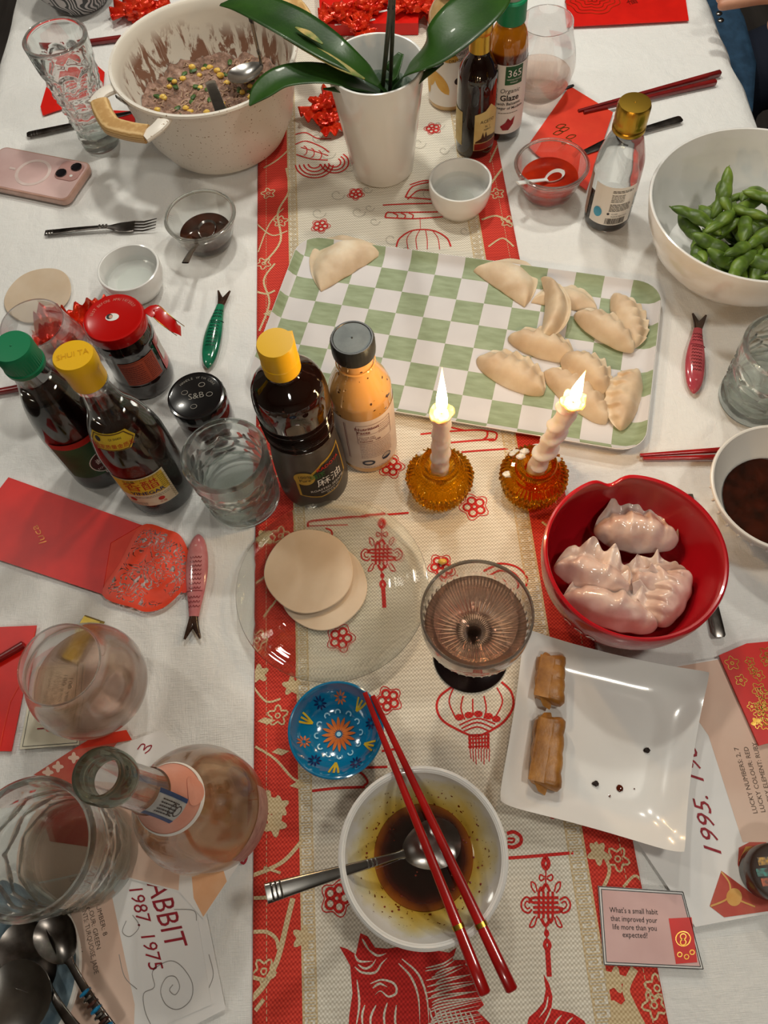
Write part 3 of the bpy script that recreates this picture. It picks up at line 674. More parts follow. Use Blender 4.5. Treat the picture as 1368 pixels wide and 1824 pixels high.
part('white_lettering', wrap(join(*L), fw), mat('cream_glaze', 'e8ddd6', .3, coat=.3, vary=('dccfc6', 90)), th, smooth=0)
# ---------------------------------------------------------------- plant pot
c = P(669, 114, .15); th = thing('potted_orchid', 'orchid with broad green leaves in a tall white pot', 'plant', (c.x, c.y, .001))
part('pot', lathe(shell([(0, 0), (.040, 0), (.0425, .003), (.048, .05), (.0545, .1), (.060, .149)], .004, .02), 80), M['ceramic'], th)
part('water', lathe([(0, .07), (.046, .07), (.0515, .107), (0, .107)], 48), thinmat('pot_water', 'dfe9e2', '9aa8a2'), th)
t = NT('orchid_leaf'); g = t.co(); t.base(t.ramp(t.noise(g, 14, 4), [(.3, '12300a'), (.75, '2a500f')])); t.b.inputs['Roughness'].default_value = .38; t.b.inputs['Coat Weight'].default_value = .08; t.bump(t.noise(t.co(scale=(30, 30, 30)), 8, 2), .12, .001); M['leaf'] = t.m
M['leafdry'] = mat('yellowed_leaf', 'c2a060', .5, vary=('4d6a28', 45))
def leaf(name, spine, wd, sag=.25, m=None, side=None, parent=th, thick=.0009):
    sp = cr([tuple(P(a, b, z)) for a, b, z in spine], 8); N = len(sp); V, Fc = [], []; nw = 10
    ws = cr([(w_,) for w_ in wd], 8)
    for i, p in enumerate(sp):
        p = Vector(p); t_ = (Vector(sp[min(i + 1, N - 1)]) - Vector(sp[max(i - 1, 0)])).normalized()
        s = Vector(side) if side else t_.cross(Vector((0, 0, 1)))
        s = (s - t_ * s.dot(t_)).normalized(); nn = s.cross(t_); nn = nn if nn.z > 0 else -nn
        for k in range(nw + 1):
            u = 2 * k / nw - 1; V.append(p + s * (u * ws[i][0]) + nn * (sag * abs(u) ** 1.4 * ws[i][0]))
    for i in range(N - 1):
        for k in range(nw): Fc.append([i * (nw + 1) + k, i * (nw + 1) + k + 1, (i + 1) * (nw + 1) + k + 1, (i + 1) * (nw + 1) + k])
    o = part(name, (V, Fc), m or M['leaf'], parent, world=True, smooth=80); md = o.modifiers.new('thickness', 'SOLIDIFY'); md.thickness = thick; return o
lf = leaf('leaf', [(694, 170, .118), (655, 132, .15), (590, 88, .175), (510, 38, .185), (440, 8, .180), (392, 8, .172)], [.004, .015, .023, .026, .020, .002], .12)
leaf('dry_streak', [(650, 140, .1565), (612, 120, .1675), (565, 94, .1780), (505, 66, .1850)], [.001, .0065, .0075, .001], .05, M['leafdry'], parent=lf)
leaf('dry_streak', [(575, 78, .1835), (550, 60, .1885), (526, 48, .1900)], [.001, .0045, .001], .05, M['leafdry'], parent=lf)
leaf('leaf', [(688, 172, .112), (640, 152, .14), (580, 134, .155), (510, 138, .155), (468, 162, .148), (444, 188, .14)], [.003, .012, .018, .021, .017, .001], .15)
leaf('leaf', [(700, 168, .115), (722, 130, .15), (770, 92, .18), (825, 40, .20), (868, 0, .205), (895, -30, .2)], [.004, .018, .030, .034, .028, .01], .12)
leaf('leaf', [(700, 172, .11), (730, 156, .13), (762, 130, .148), (790, 112, .155)], [.003, .008, .006, .001], .15)
leaf('leaf', [(694, 174, .11), (660, 172, .125), (620, 162, .14), (576, 158, .15)], [.003, .009, .008, .001], .15)
leaf('leaf', [(700, 160, .11), (698, 130, .135), (715, 95, .15)], [.004, .012, .004], .2)
M['stem'] = mat('dark_stem', '1d1a14', .4, vary=('2f2a18', 60))
part('stem', sweep([P(680, 172, .108), P(684, 130, .15), P(690, 70, .22), P(696, 10, .30), P(700, -50, .36)], .0028, .0028, 10), M['stem'], th, world=True)
part('stem', sweep([P(694, 172, .108), P(697, 110, .16), P(699, 60, .22), P(702, -60, .34)], .0025, .0025, 10), M['stem'], th, world=True)
part('stem_clip', sweep([P(690, 14, .296), P(704, 14, .296)], .003, .0016, 8), M['blackplastic'], th, world=True)
part('roots', join(*[sweep([P(686 + 8 * math.cos(q), 168, .112), P(686 + 26 * math.cos(q), 168 + 12 * math.sin(q), .116), P(686 + 40 * math.cos(q), 172 + 24 * math.sin(q), .108)], .003, .003, 8) for q in np.arange(0, 6.2, .9)]), M['leaf'], th, world=True, kind='stuff')
# ---------------------------------------------------------------- big pot
c = P(362, 98, .118); POT = Vector((c.x, c.y, .001))
t = NT('speckled_enamel'); g = t.co(); sp_ = t.ramp(t.noise(g, 330, 1), [(.70, 0.), (.72, 1.)]); t.base(t.mix(sp_, 'e3dbd0', '8c7050')); t.b.inputs['Roughness'].default_value = .35; M['enamel'] = t.m
t = NT('smeared_enamel'); g = t.co(scale=(1, 1, .35)); sm_ = t.ramp(t.noise(g, 60, 6, .65, .6), [(.49, 0.), (.54, 1.)])
geo = t.n('ShaderNodeTexCoord'); sx = t.n('ShaderNodeSeparateXYZ'); t.l(geo.outputs['Object'], sx.inputs[0]); hm = t.ramp(t.math('ADD', t.math('MULTIPLY', sx.outputs['Z'], 8), t.math('MULTIPLY', t.noise(t.co(), 9, 2), .45)), [(.85, 1.), (1.12, 0.)])
t.base(t.mix(t.math('MULTIPLY', sm_, hm), 'dfd6c8', '8a6350')); t.b.inputs['Roughness'].default_value = .4; M['smeared'] = t.m
th = thing('cooking_pot', 'large cream speckled pot of dumpling filling with wooden handles', 'pot', POT)
R_ = .126; outp = [(0, 0), (.08, 0), (.09, .004), (.104, .03), (.114, .07), (.121, .106), (.1235, .114), (R_, .118)]
part('body', lathe(outp + [(R_ - .001, .1205), (R_ - .005, .1205)], 96), M['enamel'], th)
part('inner_wall', lathe([(R_ - .005, .1205), (R_ - .0075, .118), (.116, .106), (.110, .07), (.099, .03), (.085, .01), (0, .008)], 96), M['smeared'], th)
t = NT('wood_handle'); g = t.co(scale=(1, 1, 1)); wv = t.n('ShaderNodeTexWave', wave_type='BANDS', bands_direction='Z'); t.l(g, wv.inputs[0]); wv.inputs['Scale'].default_value = 110; wv.inputs['Distortion'].default_value = 2.5; wv.inputs['Detail'].default_value = 3; wv.inputs['Detail Scale'].default_value = 1.2
t.base(t.mix(wv.outputs['Fac'], 'b48a52', 'dcb880')); t.b.inputs['Roughness'].default_value = .5; M['handlewood'] = t.m
hd = P(205, 222, .11) - POT; ha = math.atan2(hd.y, hd.x)
for s, nm in ((0, 'wood_handle'), (PI, 'wood_handle')):
    a0 = ha + s; f = lambda rad, da, z: (rad * math.cos(a0 + da), rad * math.sin(a0 + da), z)
    hn = part(nm, sweep(cr([f(.160 - abs(k) * .0026, k * .080, .109) for k in (-4, -3, -2, -1, 0, 1, 2, 3, 4)], 3), .0125, .008, 16, 3), M['handlewood'], th)
    part('bracket', join(*[sweep(cr([f(.122, q * .42, .113), f(.140, q * .40, .113), f(.158, q * .33, .110)], 4), .009, .004, 12, 3) for q in (-1, 1)], sweep(cr([f(.152, q * .3 / 4, .110) for q in range(-4, 5)], 2), .003, .005, 10)), M['enamel'], hn)
# ---------------------------------------------------------------- tumblers with dimples
def tumbler(loc, rb, rt, h, lab, lvl, name='dimpled_tumbler', rows=4, cols=9, wall=.0058, base_t=.012, dr=None, depth=.0036, m=None):
    th = thing(name, lab, 'glass', (loc[0], loc[1], .001), 0, 'dimpled water tumblers')
    nz = 54; O = []
    z0, z1 = h * .14, h * .80; step = (z1 - z0) / rows; dr = dr or step * .56
    prof = [(0, 0), (rb * .85, 0)] + [(rb + (rt - rb) * (k / nz), .002 + (h - .002) * k / nz) for k in range(nz + 1)]
    n0 = len(prof)
    inner = [(rb + (rt - rb) * (k / nz) - wall, base_t + (h - base_t) * k / nz) for k in range(nz, -1, -1)]
    prof = prof + [(rt - wall / 2, h + wall / 2)] + inner + [(0, base_t)]
    def mod(a, i, r, z):
        if i < 3 or i >= n0 + 1: return r, z
        best = 0
        for q in range(rows):
            zc = z0 + step * (q + .5); off = (q % 2) * PI / cols
            d = ((a - off) / (2 * PI / cols)); d = (d - round(d)) * 2 * PI / cols * r
            dd = math.hypot(d * 1.06 / (PI * rt / cols) , (z - zc) / dr)
            if dd < 1: best = max(best, math.sqrt(1 - dd * dd))
        return r - depth * best, z
    part('glass_body', lathe(prof, 120, mod), m or M['glass_green'], th, smooth=60)
    if lvl:
        rl = lambda z: rb + (rt - rb) * z / h - wall + .0002
        part('water', lathe([(0, base_t + .0003), (rl(base_t) - .0006, base_t + .0003), (rl(lvl), lvl), (0, lvl)], 60), M['water'], th)
    return th
def base_at(px, py): p = P(px, py, 0); return (p.x, p.y)
tumbler((base_at(182, 256)[0] , base_at(182, 256)[1]), .0265, .042, .156, 'tall empty dimpled glass tumbler beside the pot and red envelope', 0, rows=5, cols=9, base_t=.022)
tumbler(base_at(436, 886), .040, .044, .093, 'dimpled glass tumbler of water between the dark bottles on the left', .04, rows=4, cols=10)
tumbler(base_at(1345, 712), .041, .0455, .093, 'dimpled glass tumbler of water at the right beside the pink fish', .045, rows=4, cols=10)
tumbler(base_at(160, 1520), .046, .053, .118, 'largest dimpled water tumbler, near the rose bottle and the steel spoons', .045, rows=4, cols=9)
# stemless wine glasses
def wineglass(loc, lab, rmax, rt, h, lvl, liq, rb=.026):
    th = thing('stemless_wine_glass', lab, 'glass', (loc[0], loc[1], .001), 0, 'stemless wine glasses')
    o = cr([(rb, .0008), (rmax * .82, h * .13), (rmax, h * .38), (rmax * .96, h * .6), (rt * 1.06, h * .85), (rt, h)], 8)
    prof = [(0, 0), (rb * .9, 0)] + [tuple(p) for p in o]
    inner = [(max(.001, p[0] - .0014), max(p[1], .004)) for p in o[::-1]]
    part('glass_body', lathe(prof + [(rt - .0007, h + .0008)] + inner + [(0, .004)], 96), M['thin'], th, smooth=60)
    if lvl:
        lp = [(max(.001, p[0] - .0013), p[1]) for p in o if .005 < p[1] < lvl]
        part('wine', lathe([(0, .0043), (rb * .9, .0045)] + lp + [(lp[-1][0], lvl), (0, lvl)], 64), liq, th)
    return th
wineglass(base_at(192, 1234), 'stemless wine glass of pale rose wine over the cream question card', .0535, .0365, .110, .045, M['rosewine'])
wineglass(base_at(958, 168), 'stemless wine glass of rose wine behind the green-capped bottle', .046, .035, .105, .032, M['rosewine'])
wineglass(base_at(122, 668), 'stemless glass standing behind the green-capped sauce bottle', .046, .036, .095, 0, M['rosewine'])
# coupe
c = P(838, 1168, 0); th = thing('coupe_glass', 'ribbed coupe glass of rose wine on a black stem and foot', 'glass', (c.x, c.y, .001))
c2 = P(852, 1103, .132)
bl = mat('black_glass', '070304', .2, spec=.15, vary=('120808', 20))
part('foot', lathe([(0, 0), (.036, 0), (.037, .001), (.036, .0024), (.012, .0035), (.005, .008), (0, .0082)], 72), bl, th)
part('stem', lathe([(0, .006), (.0045, .0075), (.0038, .02), (.0036, .05), (.0045, .066), (.0065, .070), (.005, .0725), (0, .0735)], 32), bl, th)
def ribs(a, i, r, z):
    k = .0015 * math.cos(a * 44) if (.012 < r < .0465 and i < 20 and z < .112) else 0
    return r + k * .5, z - k * .7
o = cr([(.008, .0725), (.022, .0755), (.036, .084), (.0455, .098), (.0475, .114), (.0472, .134)], 3)
part('bowl', lathe([(0, .0715)] + [tuple(q) for q in o] + [(.0464, .1348)] + [(max(.0005, q[0] - .0018), q[1] + .0022 * (1 if q[1] < .1 else 0)) for q in o[::-1]] + [(0, .0765)], 264, ribs), glassmat('ribbed_glass', 'fefefe', .08, 1.5), th, smooth=60)
part('wine', lathe([(0, .0770), (.020, .0782), (.034, .0872), (.0420, .0975), (.0440, .104), (0, .104)], 72), glassmat('pink_wine', 'fdf0e9', .15, 1.33), th)
# ---------------------------------------------------------------- candle holders and candles
def flute(n, amp):
    def f(a, i, r, z):
        if 1 <= i <= 8: return r * (1 - amp * abs(math.sin(a * n / 2))), z
        if 12 <= i <= 13: return r * (1 - .05 * abs(math.sin(a * n * .8))), z
        return r, z
    return f
wax = NT('candle_wax'); wax.b.inputs['Base Color'].default_value = lin('ecdcd2'); wax.b.inputs['Subsurface Weight'].default_value = .6; wax.b.inputs['Subsurface Scale'].default_value = .02; wax.b.inputs['Subsurface Radius'].default_value = (1, .5, .25); wax.b.inputs['Roughness'].default_value = .35; wax.bump(wax.noise(wax.co(), 120, 3), .3, .0012); M['wax'] = wax.m
M['hotwax'] = mat('molten_wax', 'dcc486', .15, coat=.8, sss=.6, bump=(150, .3, .001))
M['wick'] = mat('burnt_wick', '1c1512', .8, vary=('2e221c', 200))
fl_ = NT('candle_flame'); em = fl_.n('ShaderNodeEmission'); g = fl_.n('ShaderNodeTexCoord'); sx = fl_.n('ShaderNodeSeparateXYZ'); fl_.l(g.outputs['Generated'], sx.inputs[0])
fl_.l(fl_.ramp(sx.outputs['Z'], [(0., (1, .62, .2, 1)), (.2, (1, .86, .5, 1)), (.62, (1, .82, .45, 1)), (.85, (1, .42, .1, 1)), (1., (.8, .2, .05, 1))]), em.inputs[0]); em.inputs[1].default_value = 13; fl_.l(em.outputs[0], fl_.out.inputs[0]); M['flame'] = fl_.m
def candle(pxbase, lean, hgt, labs, drips, bulge):
    c = P(*pxbase); th = thing('candle_holder', labs[0], 'candle holder', (c.x, c.y, .001), 0, 'amber candle holders')
    prof = [(0, 0), (.030, 0), (.0330, .003), (.0335, .017), (.0365, .0205), (.0375, .025), (.0360, .030), (.0320, .033), (.0275, .0345), (.0270, .0375), (.0250, .0395), (.0215, .040), (.0208, .042), (.0204, .0475), (.0215, .050), (.0202, .0528), (.017, .0528), (.0145, .050), (.0125, .044), (.0118, .034), (0, .033)]
    part('ribbed_glass', lathe(prof, 208, flute(44, .095)), M['amber'], th, smooth=30)
    if drips:
        rn = random.Random(5)
        for k in range(drips):
            a = rn.uniform(.2, 3.4); rr = rn.choice([.017, .024, .029]); part('wax_drip', sphere((rr * math.cos(a), rr * math.sin(a), {.017: .0535, .024: .0405, .029: .0350}[rr]), .0042, 12, 8, .0022, 2, k, (1.2, .8, .5)), M['wax'], th)
    z0 = .034; cn = thing('taper_candle', labs[1], 'candle', (c.x, c.y, z0 + .001), 0, 'lit white candles')
    nz = 60; prof = []; L = Vector(lean)
    pts = [Vector((L.x * (k / nz) ** 1.2, L.y * (k / nz) ** 1.2, hgt * k / nz)) for k in range(nz + 1)]
    V, Fc = [], []; sg = 36
    for k, p in enumerate(pts):
        u = k / nz
        for j in range(sg):
            a = 2 * PI * j / sg
            sp = bulge * max(0, math.cos(a - 1.2 * math.sin(u * 3) - u * 30)) * (1 if .12 < u < .93 else .2) * (0.6 + .4 * math.sin(u * 23))
            lump = .0016 * noise.noise(Vector((math.cos(a) * 1.2, math.sin(a) * 1.2, u * 9 + pxbase[0])))
            r = .0092 * (1 - .10 * u) + sp + lump + (.0018 * (u > .95))
            V.append(p + Vector((r * math.cos(a), r * math.sin(a), 0)))
    for k in range(nz):
        for j in range(sg): Fc.append([k * sg + j, k * sg + (j + 1) % sg, (k + 1) * sg + (j + 1) % sg, (k + 1) * sg + j])
    Fc.append(list(range(sg))[::-1]); Fc.append([nz * sg + j for j in range(sg)])
    part('wax_column', (V, Fc), M['wax'], cn, smooth=60)
    tp = pts[-1]
    def crown(a, i, r, z): return r * (1 + .22 * noise.noise(Vector((math.cos(a) * 1.6, math.sin(a) * 1.6, pxbase[0] + i * .3)))), z + .003 * noise.noise(Vector((math.cos(a) * 2, math.sin(a) * 2, 7 + pxbase[0]))) * (i in (2, 3, 4))
    part('molten_rim', xf(lathe([(.0078, -.006), (.0098, -.002), (.0118, .0018), (.0112, .0030), (.0088, .0018), (.006, -.0016), (0, -.002)], 40, crown), Matrix.Translation(tp)), M['hotwax'], cn)
    part('wick', sweep([tp + Vector((0, 0, -.001)), tp + Vector((0, 0, .005)), tp + Vector((.0008, 0, .009))], .0007, .0007, 8), M['wick'], cn)
    return th, cn, c, tp, z0
h1 = candle((783, 868), (0.001, -.001, 0), .113, ('amber ribbed glass holder under the upright candle', 'lit upright white candle in the left amber holder'), 1, .0022)
h2 = candle((946, 866), (.022, .004, 0), .118, ('amber ribbed glass holder under the leaning dripped candle', 'lit leaning dripped candle nearest the red bowl'), 7, .0045)
for (th, cn, c, tp, z0), tip, hh in ((h1, (.0005, .006), .060), (h2, (.004, .002), .042)):
    prof = [(0, 0), (.0022, .0008), (.0046, .005), (.0054, .010), (.0050, .016), (.0036, .024), (.0019, .033), (.0008, .040), (0, .044)]
    prof = [(r, z * hh / .044) for r, z in prof]; V, Fc = lathe(prof, 20)
    V = [(v[0] + tip[0] * (v[2] / hh) ** 2, v[1] + tip[1] * (v[2] / hh) ** 2, v[2]) for v in V]
    part('flame', xf((V, Fc), Matrix.Translation(tp + Vector((0, 0, .003)))), M['flame'], cn, label='white-hot flame with an orange tip')
    l = bpy.data.lights.new('flame_light', 'POINT'); l.energy = .42; l.color = (1, .62, .28); l.shadow_soft_size = .006
    o = bpy.data.objects.new('flame_light', l); COL.objects.link(o); o.parent = cn; o.location = tp + Vector((0, 0, hh + .008))
# ---------------------------------------------------------------- plates
c = P(591, 1046, .015); r = .0985; th = thing('glass_plate', 'clear glass plate with concentric rings holding dough wrappers', 'plate', (c.x, c.y, .001)); GP = th.location.copy()
tp_ = [(0, .0025), (.048, .0025), (.056, .0030)]
bt_ = [(r - .001, .0150), (r - .010, .0115), (.078, .0080), (.066, .0040), (.058, .0008), (.050, 0), (0, .0002)]
top = [(.058, .0034), (.062, .0052)]
for k in range(8): q = .064 + k * .0028; top += [(q, .0060 + k * .00085), (q + .0014, .0071 + k * .00085)]
top += [(.089, .0135), (.094, .0150), (r - .0005, .0165), (r, .0160)]
part('plate_body', lathe(bt_[::-1] + [(r, .0160)] + top[::-1][1:] + tp_[::-1], 128), M['glass'], th, smooth=60)
# square plate
def square_plate(cs, lab, hrim):
    q = [P(a, b, hrim) for a, b in cs]      # TL TR BR BL
    cc = sum(q, Vector()) / 4; th = thing('square_plate', lab, 'plate', (cc.x, cc.y, .001)); N = 56; V, Fc = [], []
    def pt(u, v, lift):
        bu = u * (1 - .035 * (1 - v * v)); bv = v * (1 - .035 * (1 - u * u)); kc = (abs(u) * abs(v)) ** 9 * .035; bu *= 1 - kc; bv *= 1 - kc
        s, t_ = (bu + 1) / 2, (bv + 1) / 2
        p = q[3] * (1 - s) * (1 - t_) + q[2] * s * (1 - t_) + q[1] * s * t_ + q[0] * (1 - s) * t_
        d = (abs(u) ** 5 + abs(v) ** 5) ** (1 / 5); z = .0045 + (hrim - .0045) * max(0, (d - .60) / .40) ** 1.7 * (1 + .10 * abs(u * v)) if d > .6 else .0045
        if d > .975: z -= .0008 * (d - .975) / .025
        return Vector((p.x - cc.x, p.y - cc.y, z * min(1.25, 1) - lift))
    for lift in (0, .0042):
        for j in range(N + 1):
            for i in range(N + 1):
                V.append(pt(2 * i / N - 1, 2 * j / N - 1, lift if 0 < i < N and 0 < j < N else lift * .75))
    K = (N + 1) ** 2; ix = lambda i, j, s: s * K + j * (N + 1) + i
    for j in range(N):
        for i in range(N): Fc.append([ix(i, j, 0), ix(i + 1, j, 0), ix(i + 1, j + 1, 0), ix(i, j + 1, 0)]); Fc.append([ix(i, j + 1, 1), ix(i + 1, j + 1, 1), ix(i + 1, j, 1), ix(i, j, 1)])
    for i in range(N):
        Fc += [[ix(i, 0, 1), ix(i + 1, 0, 1), ix(i + 1, 0, 0), ix(i, 0, 0)], [ix(i, N, 0), ix(i + 1, N, 0), ix(i + 1, N, 1), ix(i, N, 1)], [ix(0, i, 0), ix(0, i + 1, 0), ix(0, i + 1, 1), ix(0, i, 1)], [ix(N, i, 1), ix(N, i + 1, 1), ix(N, i + 1, 0), ix(N, i, 0)]]
    part('plate_body', (V, Fc), M['ceramic'], th, smooth=70); return th
SP = square_plate([(932, 1122), (1262, 1200), (1216, 1526), (884, 1434)], 'square white plate with raised corners holding two spring rolls', .024)
# checkered platter
q = [P(538, 420, .014), P(1183, 507, .014), P(1145, 808, .014)]; q.append(q[0] + q[2] - q[1]); cc = sum(q, Vector()) / 4
ex = (q[1] - q[0]); PW = ex.length; pang = math.atan2(ex.y, ex.x); ey = (q[0] - q[3]); PH = ey.length
th = thing('serving_platter', 'rectangular sage green and white checkered platter of raw dumplings', 'platter', (cc.x, cc.y, .001), pang); PL = th
t = NT('checkered_melamine'); ck = t.n('ShaderNodeTexChecker'); cell = .0345
t.l(t.co(scale=(1, 1, 0), loc=(.012, .009, .5 * cell)), ck.inputs[0]); ck.inputs['Scale'].default_value = 1 / cell
g = t.co(); t.l(t.mix(t.ramp(t.noise(t.co(scale=(1, 4, 1)), 40, 4), [(.3, 0.), (.7, 1.)]), '84916f', '9ba888'), ck.inputs['Color1']); t.l(t.mix(t.noise(g, 20, 3), 'c6c2c4', 'd9d5d6'), ck.inputs['Color2'])
t.base(ck.outputs[0]); t.b.inputs['Roughness'].default_value = .5; t.b.inputs['Specular IOR Level'].default_value = .3; M['checker'] = t.m
rr = [(.0035, .030, 0.), (.020, .0, 0.)]
def pr(d, rad): return rrect(PW - 2 * d, PH - 2 * d, max(rad - d, .004), 7)
part('tray', loft([(pr(.018, .03), 0), (pr(.010, .03), .004), (pr(.001, .03), .012), (pr(0, .03), .0140), (pr(.0006, .03), .0147), (pr(.0018, .03), .0140), (pr(.006, .03), .0088), (pr(.012, .03), .0056), (pr(.020, .034), .0045)]), M['checker'], th, smooth=50)
part('tray_underside', loft([(pr(.0185, .03), -.0002), (pr(.0095, .03), .0036), (pr(.0005, .03), .0118), (pr(-.0004, .03), .0140), (pr(.0003, .03), .0143), (pr(.0012, .03), .0125), (pr(.004, .03), .005), (pr(.018, .03), .001)]), M['ceramic'], th, smooth=50)
# blue speckled plate with spoons
c = P(20, 1740, .016); M['bluegrey'] = mat('speckled_blue_glaze', '5d7280', .3, coat=.4, vary=('8598a2', 70))
r = .072; th = thing('blue_plate', 'speckled blue-grey plate of spoons in the near left corner', 'plate', (c.x - .012, c.y, .001)); BP = th.location.copy()
part('plate_body', lathe([(0, 0), (.040, 0), (.055, .006), (r, .016), (r - .0008, .0185), (r - .0035, .0175), (.054, .009), (.045, .0045), (0, .004)], 96), M['bluegrey'], th)
part('rim_glaze', lathe([(r + .0004, .0158), (r - .0006, .0189), (r - .0038, .0180)], 96), M['ceramic_warm'], th)
# black jar lid at the right edge
c = P(1385, 1553, .03); th = thing('round_tin', 'small dark round tin with coloured stickers at the right edge', 'tin', (c.x, c.y, .001))
part('tin_body', lathe([(0, 0), (.020, 0), (.0215, .002), (.0215, .026), (0, .026)], 56), M['blacklid'], th)
part('lid', lathe([(.0222, .014), (.0225, .029), (.0215, .0305), (.019, .0300), (0, .0295)], 56), mat('brown_lid', '3a2418', .3, coat=.3, vary=('2c1a12', 50)), th)
for k, (cl, a) in enumerate((('c9941c', 2.4), ('2a8a80', 3.1), ('b4501c', 3.7), ('c9941c', 4.4))): part('sticker', box(.013 * math.cos(a), .013 * math.sin(a), .0302, .009, .006, .0006), mat('sticker_%s' % ('gold', 'teal', 'orange', 'gold')[k], cl, .4, vary=('2a1a12', 300)), th, smooth=0)
# ---------------------------------------------------------------- dark patterned vase, top left
t = NT('leaf_pattern_glaze'); g = t.co(scale=(1, 1, .7)); wv = t.n('ShaderNodeTexWave', wave_type='BANDS', bands_direction='DIAGONAL'); t.l(g, wv.inputs[0]); wv.inputs['Scale'].default_value = 75; wv.inputs['Distortion'].default_value = 14; wv.inputs['Detail'].default_value = 0; wv.inputs['Detail Scale'].default_value = .6
t.base(t.ramp(wv.outputs['Fac'], [(.5, '1d1c1d'), (.6, 'b9b4b2')])); t.b.inputs['Roughness'].default_value = .35; M['leafglaze'] = t.m
c = P(146, 8, 0); th = thing('patterned_vase', 'black vase with white leaf pattern at the top left', 'vase', (c.x, c.y + .01, .001))
part('vase_body', lathe(shell([(0, 0), (.042, 0), (.05, .008), (.066, .03), (.072, .055), (.066, .085), (.055, .1)], .004), 72), M['leafglaze'], th)
# ================================================================ BOTTLES AND JARS
def bottle(name, lab, base, prof, m, group='sauce bottles'):
    p = P(*base); th = thing(name, lab, 'bottle', (p.x, p.y, .001), 0, None); f = [tuple(q) for q in prof]
    part('glass_body', lathe([(0, 0)] + f + [(0, f[-1][1])], 64), m, th, smooth=50); return th, profile_r(f), p
def az(p, px, py, z):      # direction from the axis towards the surface point seen at the pixel
    q = P(px, py, z); return math.atan2(q.y - p.y, q.x - p.x)
TOCAM = lambda p: math.atan2(-p.y, -p.x)
# vinegar, yellow cap
pf = cr([(.034, 0), (.0365, .003), (.0368, .02), (.0365, .09), (.0345, .115), (.028, .142), (.0185, .165), (.0142, .188), (.0135, .202), (.0138, .212)], 4)
th, rf, p = bottle('vinegar_bottle', 'glass vinegar bottle with yellow cap and yellow front label', (290, 868), pf, M['glass'])
part('vinegar', lathe([(0, .003)] + [(q[0] - .0016, max(q[1], .003)) for q in pf if q[1] < .150] + [(0, .150)], 56), M['darkglass'], th)
part('cap', lathe([(.0165, .205), (.0168, .224), (.0175, .226), (.0178, .236), (.0165, .239), (0, .2395)], 56, lambda a, i, r, z: (r * (1 + (.05 * math.cos(2 * a) if z > .225 else 0)), z)), M['yellowcap'], th)
part('cap_emboss', xf(ctext('SHUI TA', .0075, 0, -.002), TR(0, 0, .2398, .2)), mat('yellow_relief', 'e0a80c', .4, vary=('d49c08', 90)), th, smooth=0)
part('neck_ring', lathe([(.0139, .197), (.0158, .199), (.0158, .203), (.0139, .204)], 48), M['glass'], th)
t0 = TOCAM(p) - .5; lb = mat('yellow_label', 'e3c32c', .5, vary=('d8b030', 40)); lc = mat('cream_label', 'dfcfa8', .5, vary=('e6dcc0', 40))
part('front_label', wrap(rect2(-.029, .029, 0, .058, 22, 6), wrapf(rf, t0, .0004, .027)), lc, th)
part('label_yellow_field', wrap(rect2(-.027, .027, .024, .0565, 20, 4), wrapf(rf, t0, .0007, .027)), lb, th)
ir = mat('label_red', 'c4220f', .5, vary=('b01a0c', 90)); ib = mat('label_blue', '232a6a', .5, vary=('1c2258', 90))
part('label_characters', wrap(join(ctext('香醋', .019, 0, .036)), wrapf(rf, t0, .001, .027)), ir, th, smooth=0)
part('label_word', wrap(ctext('VINEGAR', .0088, .003, .0255, bold=.02), wrapf(rf, t0, .001, .027)), ib, th, smooth=0)
for q_ in (at2(disc(.0035, 0, 20), -.018, .014), at2(disc(.0035, 0, 20), .012, .012), ctext('水塔', .004, .012, .004)): part('label_emblem', wrap(q_, wrapf(rf, t0, .001, .027)), ir, th, smooth=0)
part('label_small_print', wrap(join(rows2(-.014, .024, .017, .022, 2, .0006, 2), rows2(-.025, -.005, .002, .009, 3, .0006, 3), rows2(.020, .026, .028, .052, 8, .0007, 4), ctext('水塔牌', .0045, -.010, .0515)), wrapf(rf, t0, .001, .027)), M['ink'], th, smooth=0)
part('label_scroll_border', wrap(join(*[at2(ribbon([(.0015 * math.cos(q), .0015 * math.sin(q)) for q in np.arange(0, 5, .6)], .0005, 0., n=2), x, y) for x, y in [(.0275, .004 + .0045 * k) for k in range(11)] + [(-.005 + .0045 * k, .0545) for k in range(7)]]), wrapf(rf, t0, .0012, .027)), mat('label_olive', '8a6a20', .5, vary=('7a5c1a', 90)), th, smooth=0)
sh = [(-.024, -.002), (-.018, .008), (.016, .008), (.024, -.002), (.016, -.012), (-.018, -.012)]
t1 = t0 - .1; nz_ = .140
part('neck_label', wrap(fillp([(a, b) for a, b in sh], 0., 3), wrapf(rf, t1, .0006, nz_ + .004)), lb, th)
part('neck_label_outline', wrap(ribbon(inset(sh, .0022), .0011, 0., True, 1), wrapf(rf, t1, .0010, nz_ + .004)), mat('label_brown', '6a4a1c', .5, vary=('5c3e16', 90)), th, smooth=0)
part('neck_label_characters', wrap(ctext('国家质量金质奖', .0058, .001, -.0085), wrapf(rf, t1, .0011, nz_ + .004)), ir, th, smooth=0)
part('neck_label_words', wrap(join(ctext('QI SHAN', .0032, .004, .001), at2(disc(.003, 0, 16), -.013, .002)), wrapf(rf, t1, .0011, nz_ + .004)), M['ink'], th, smooth=0)
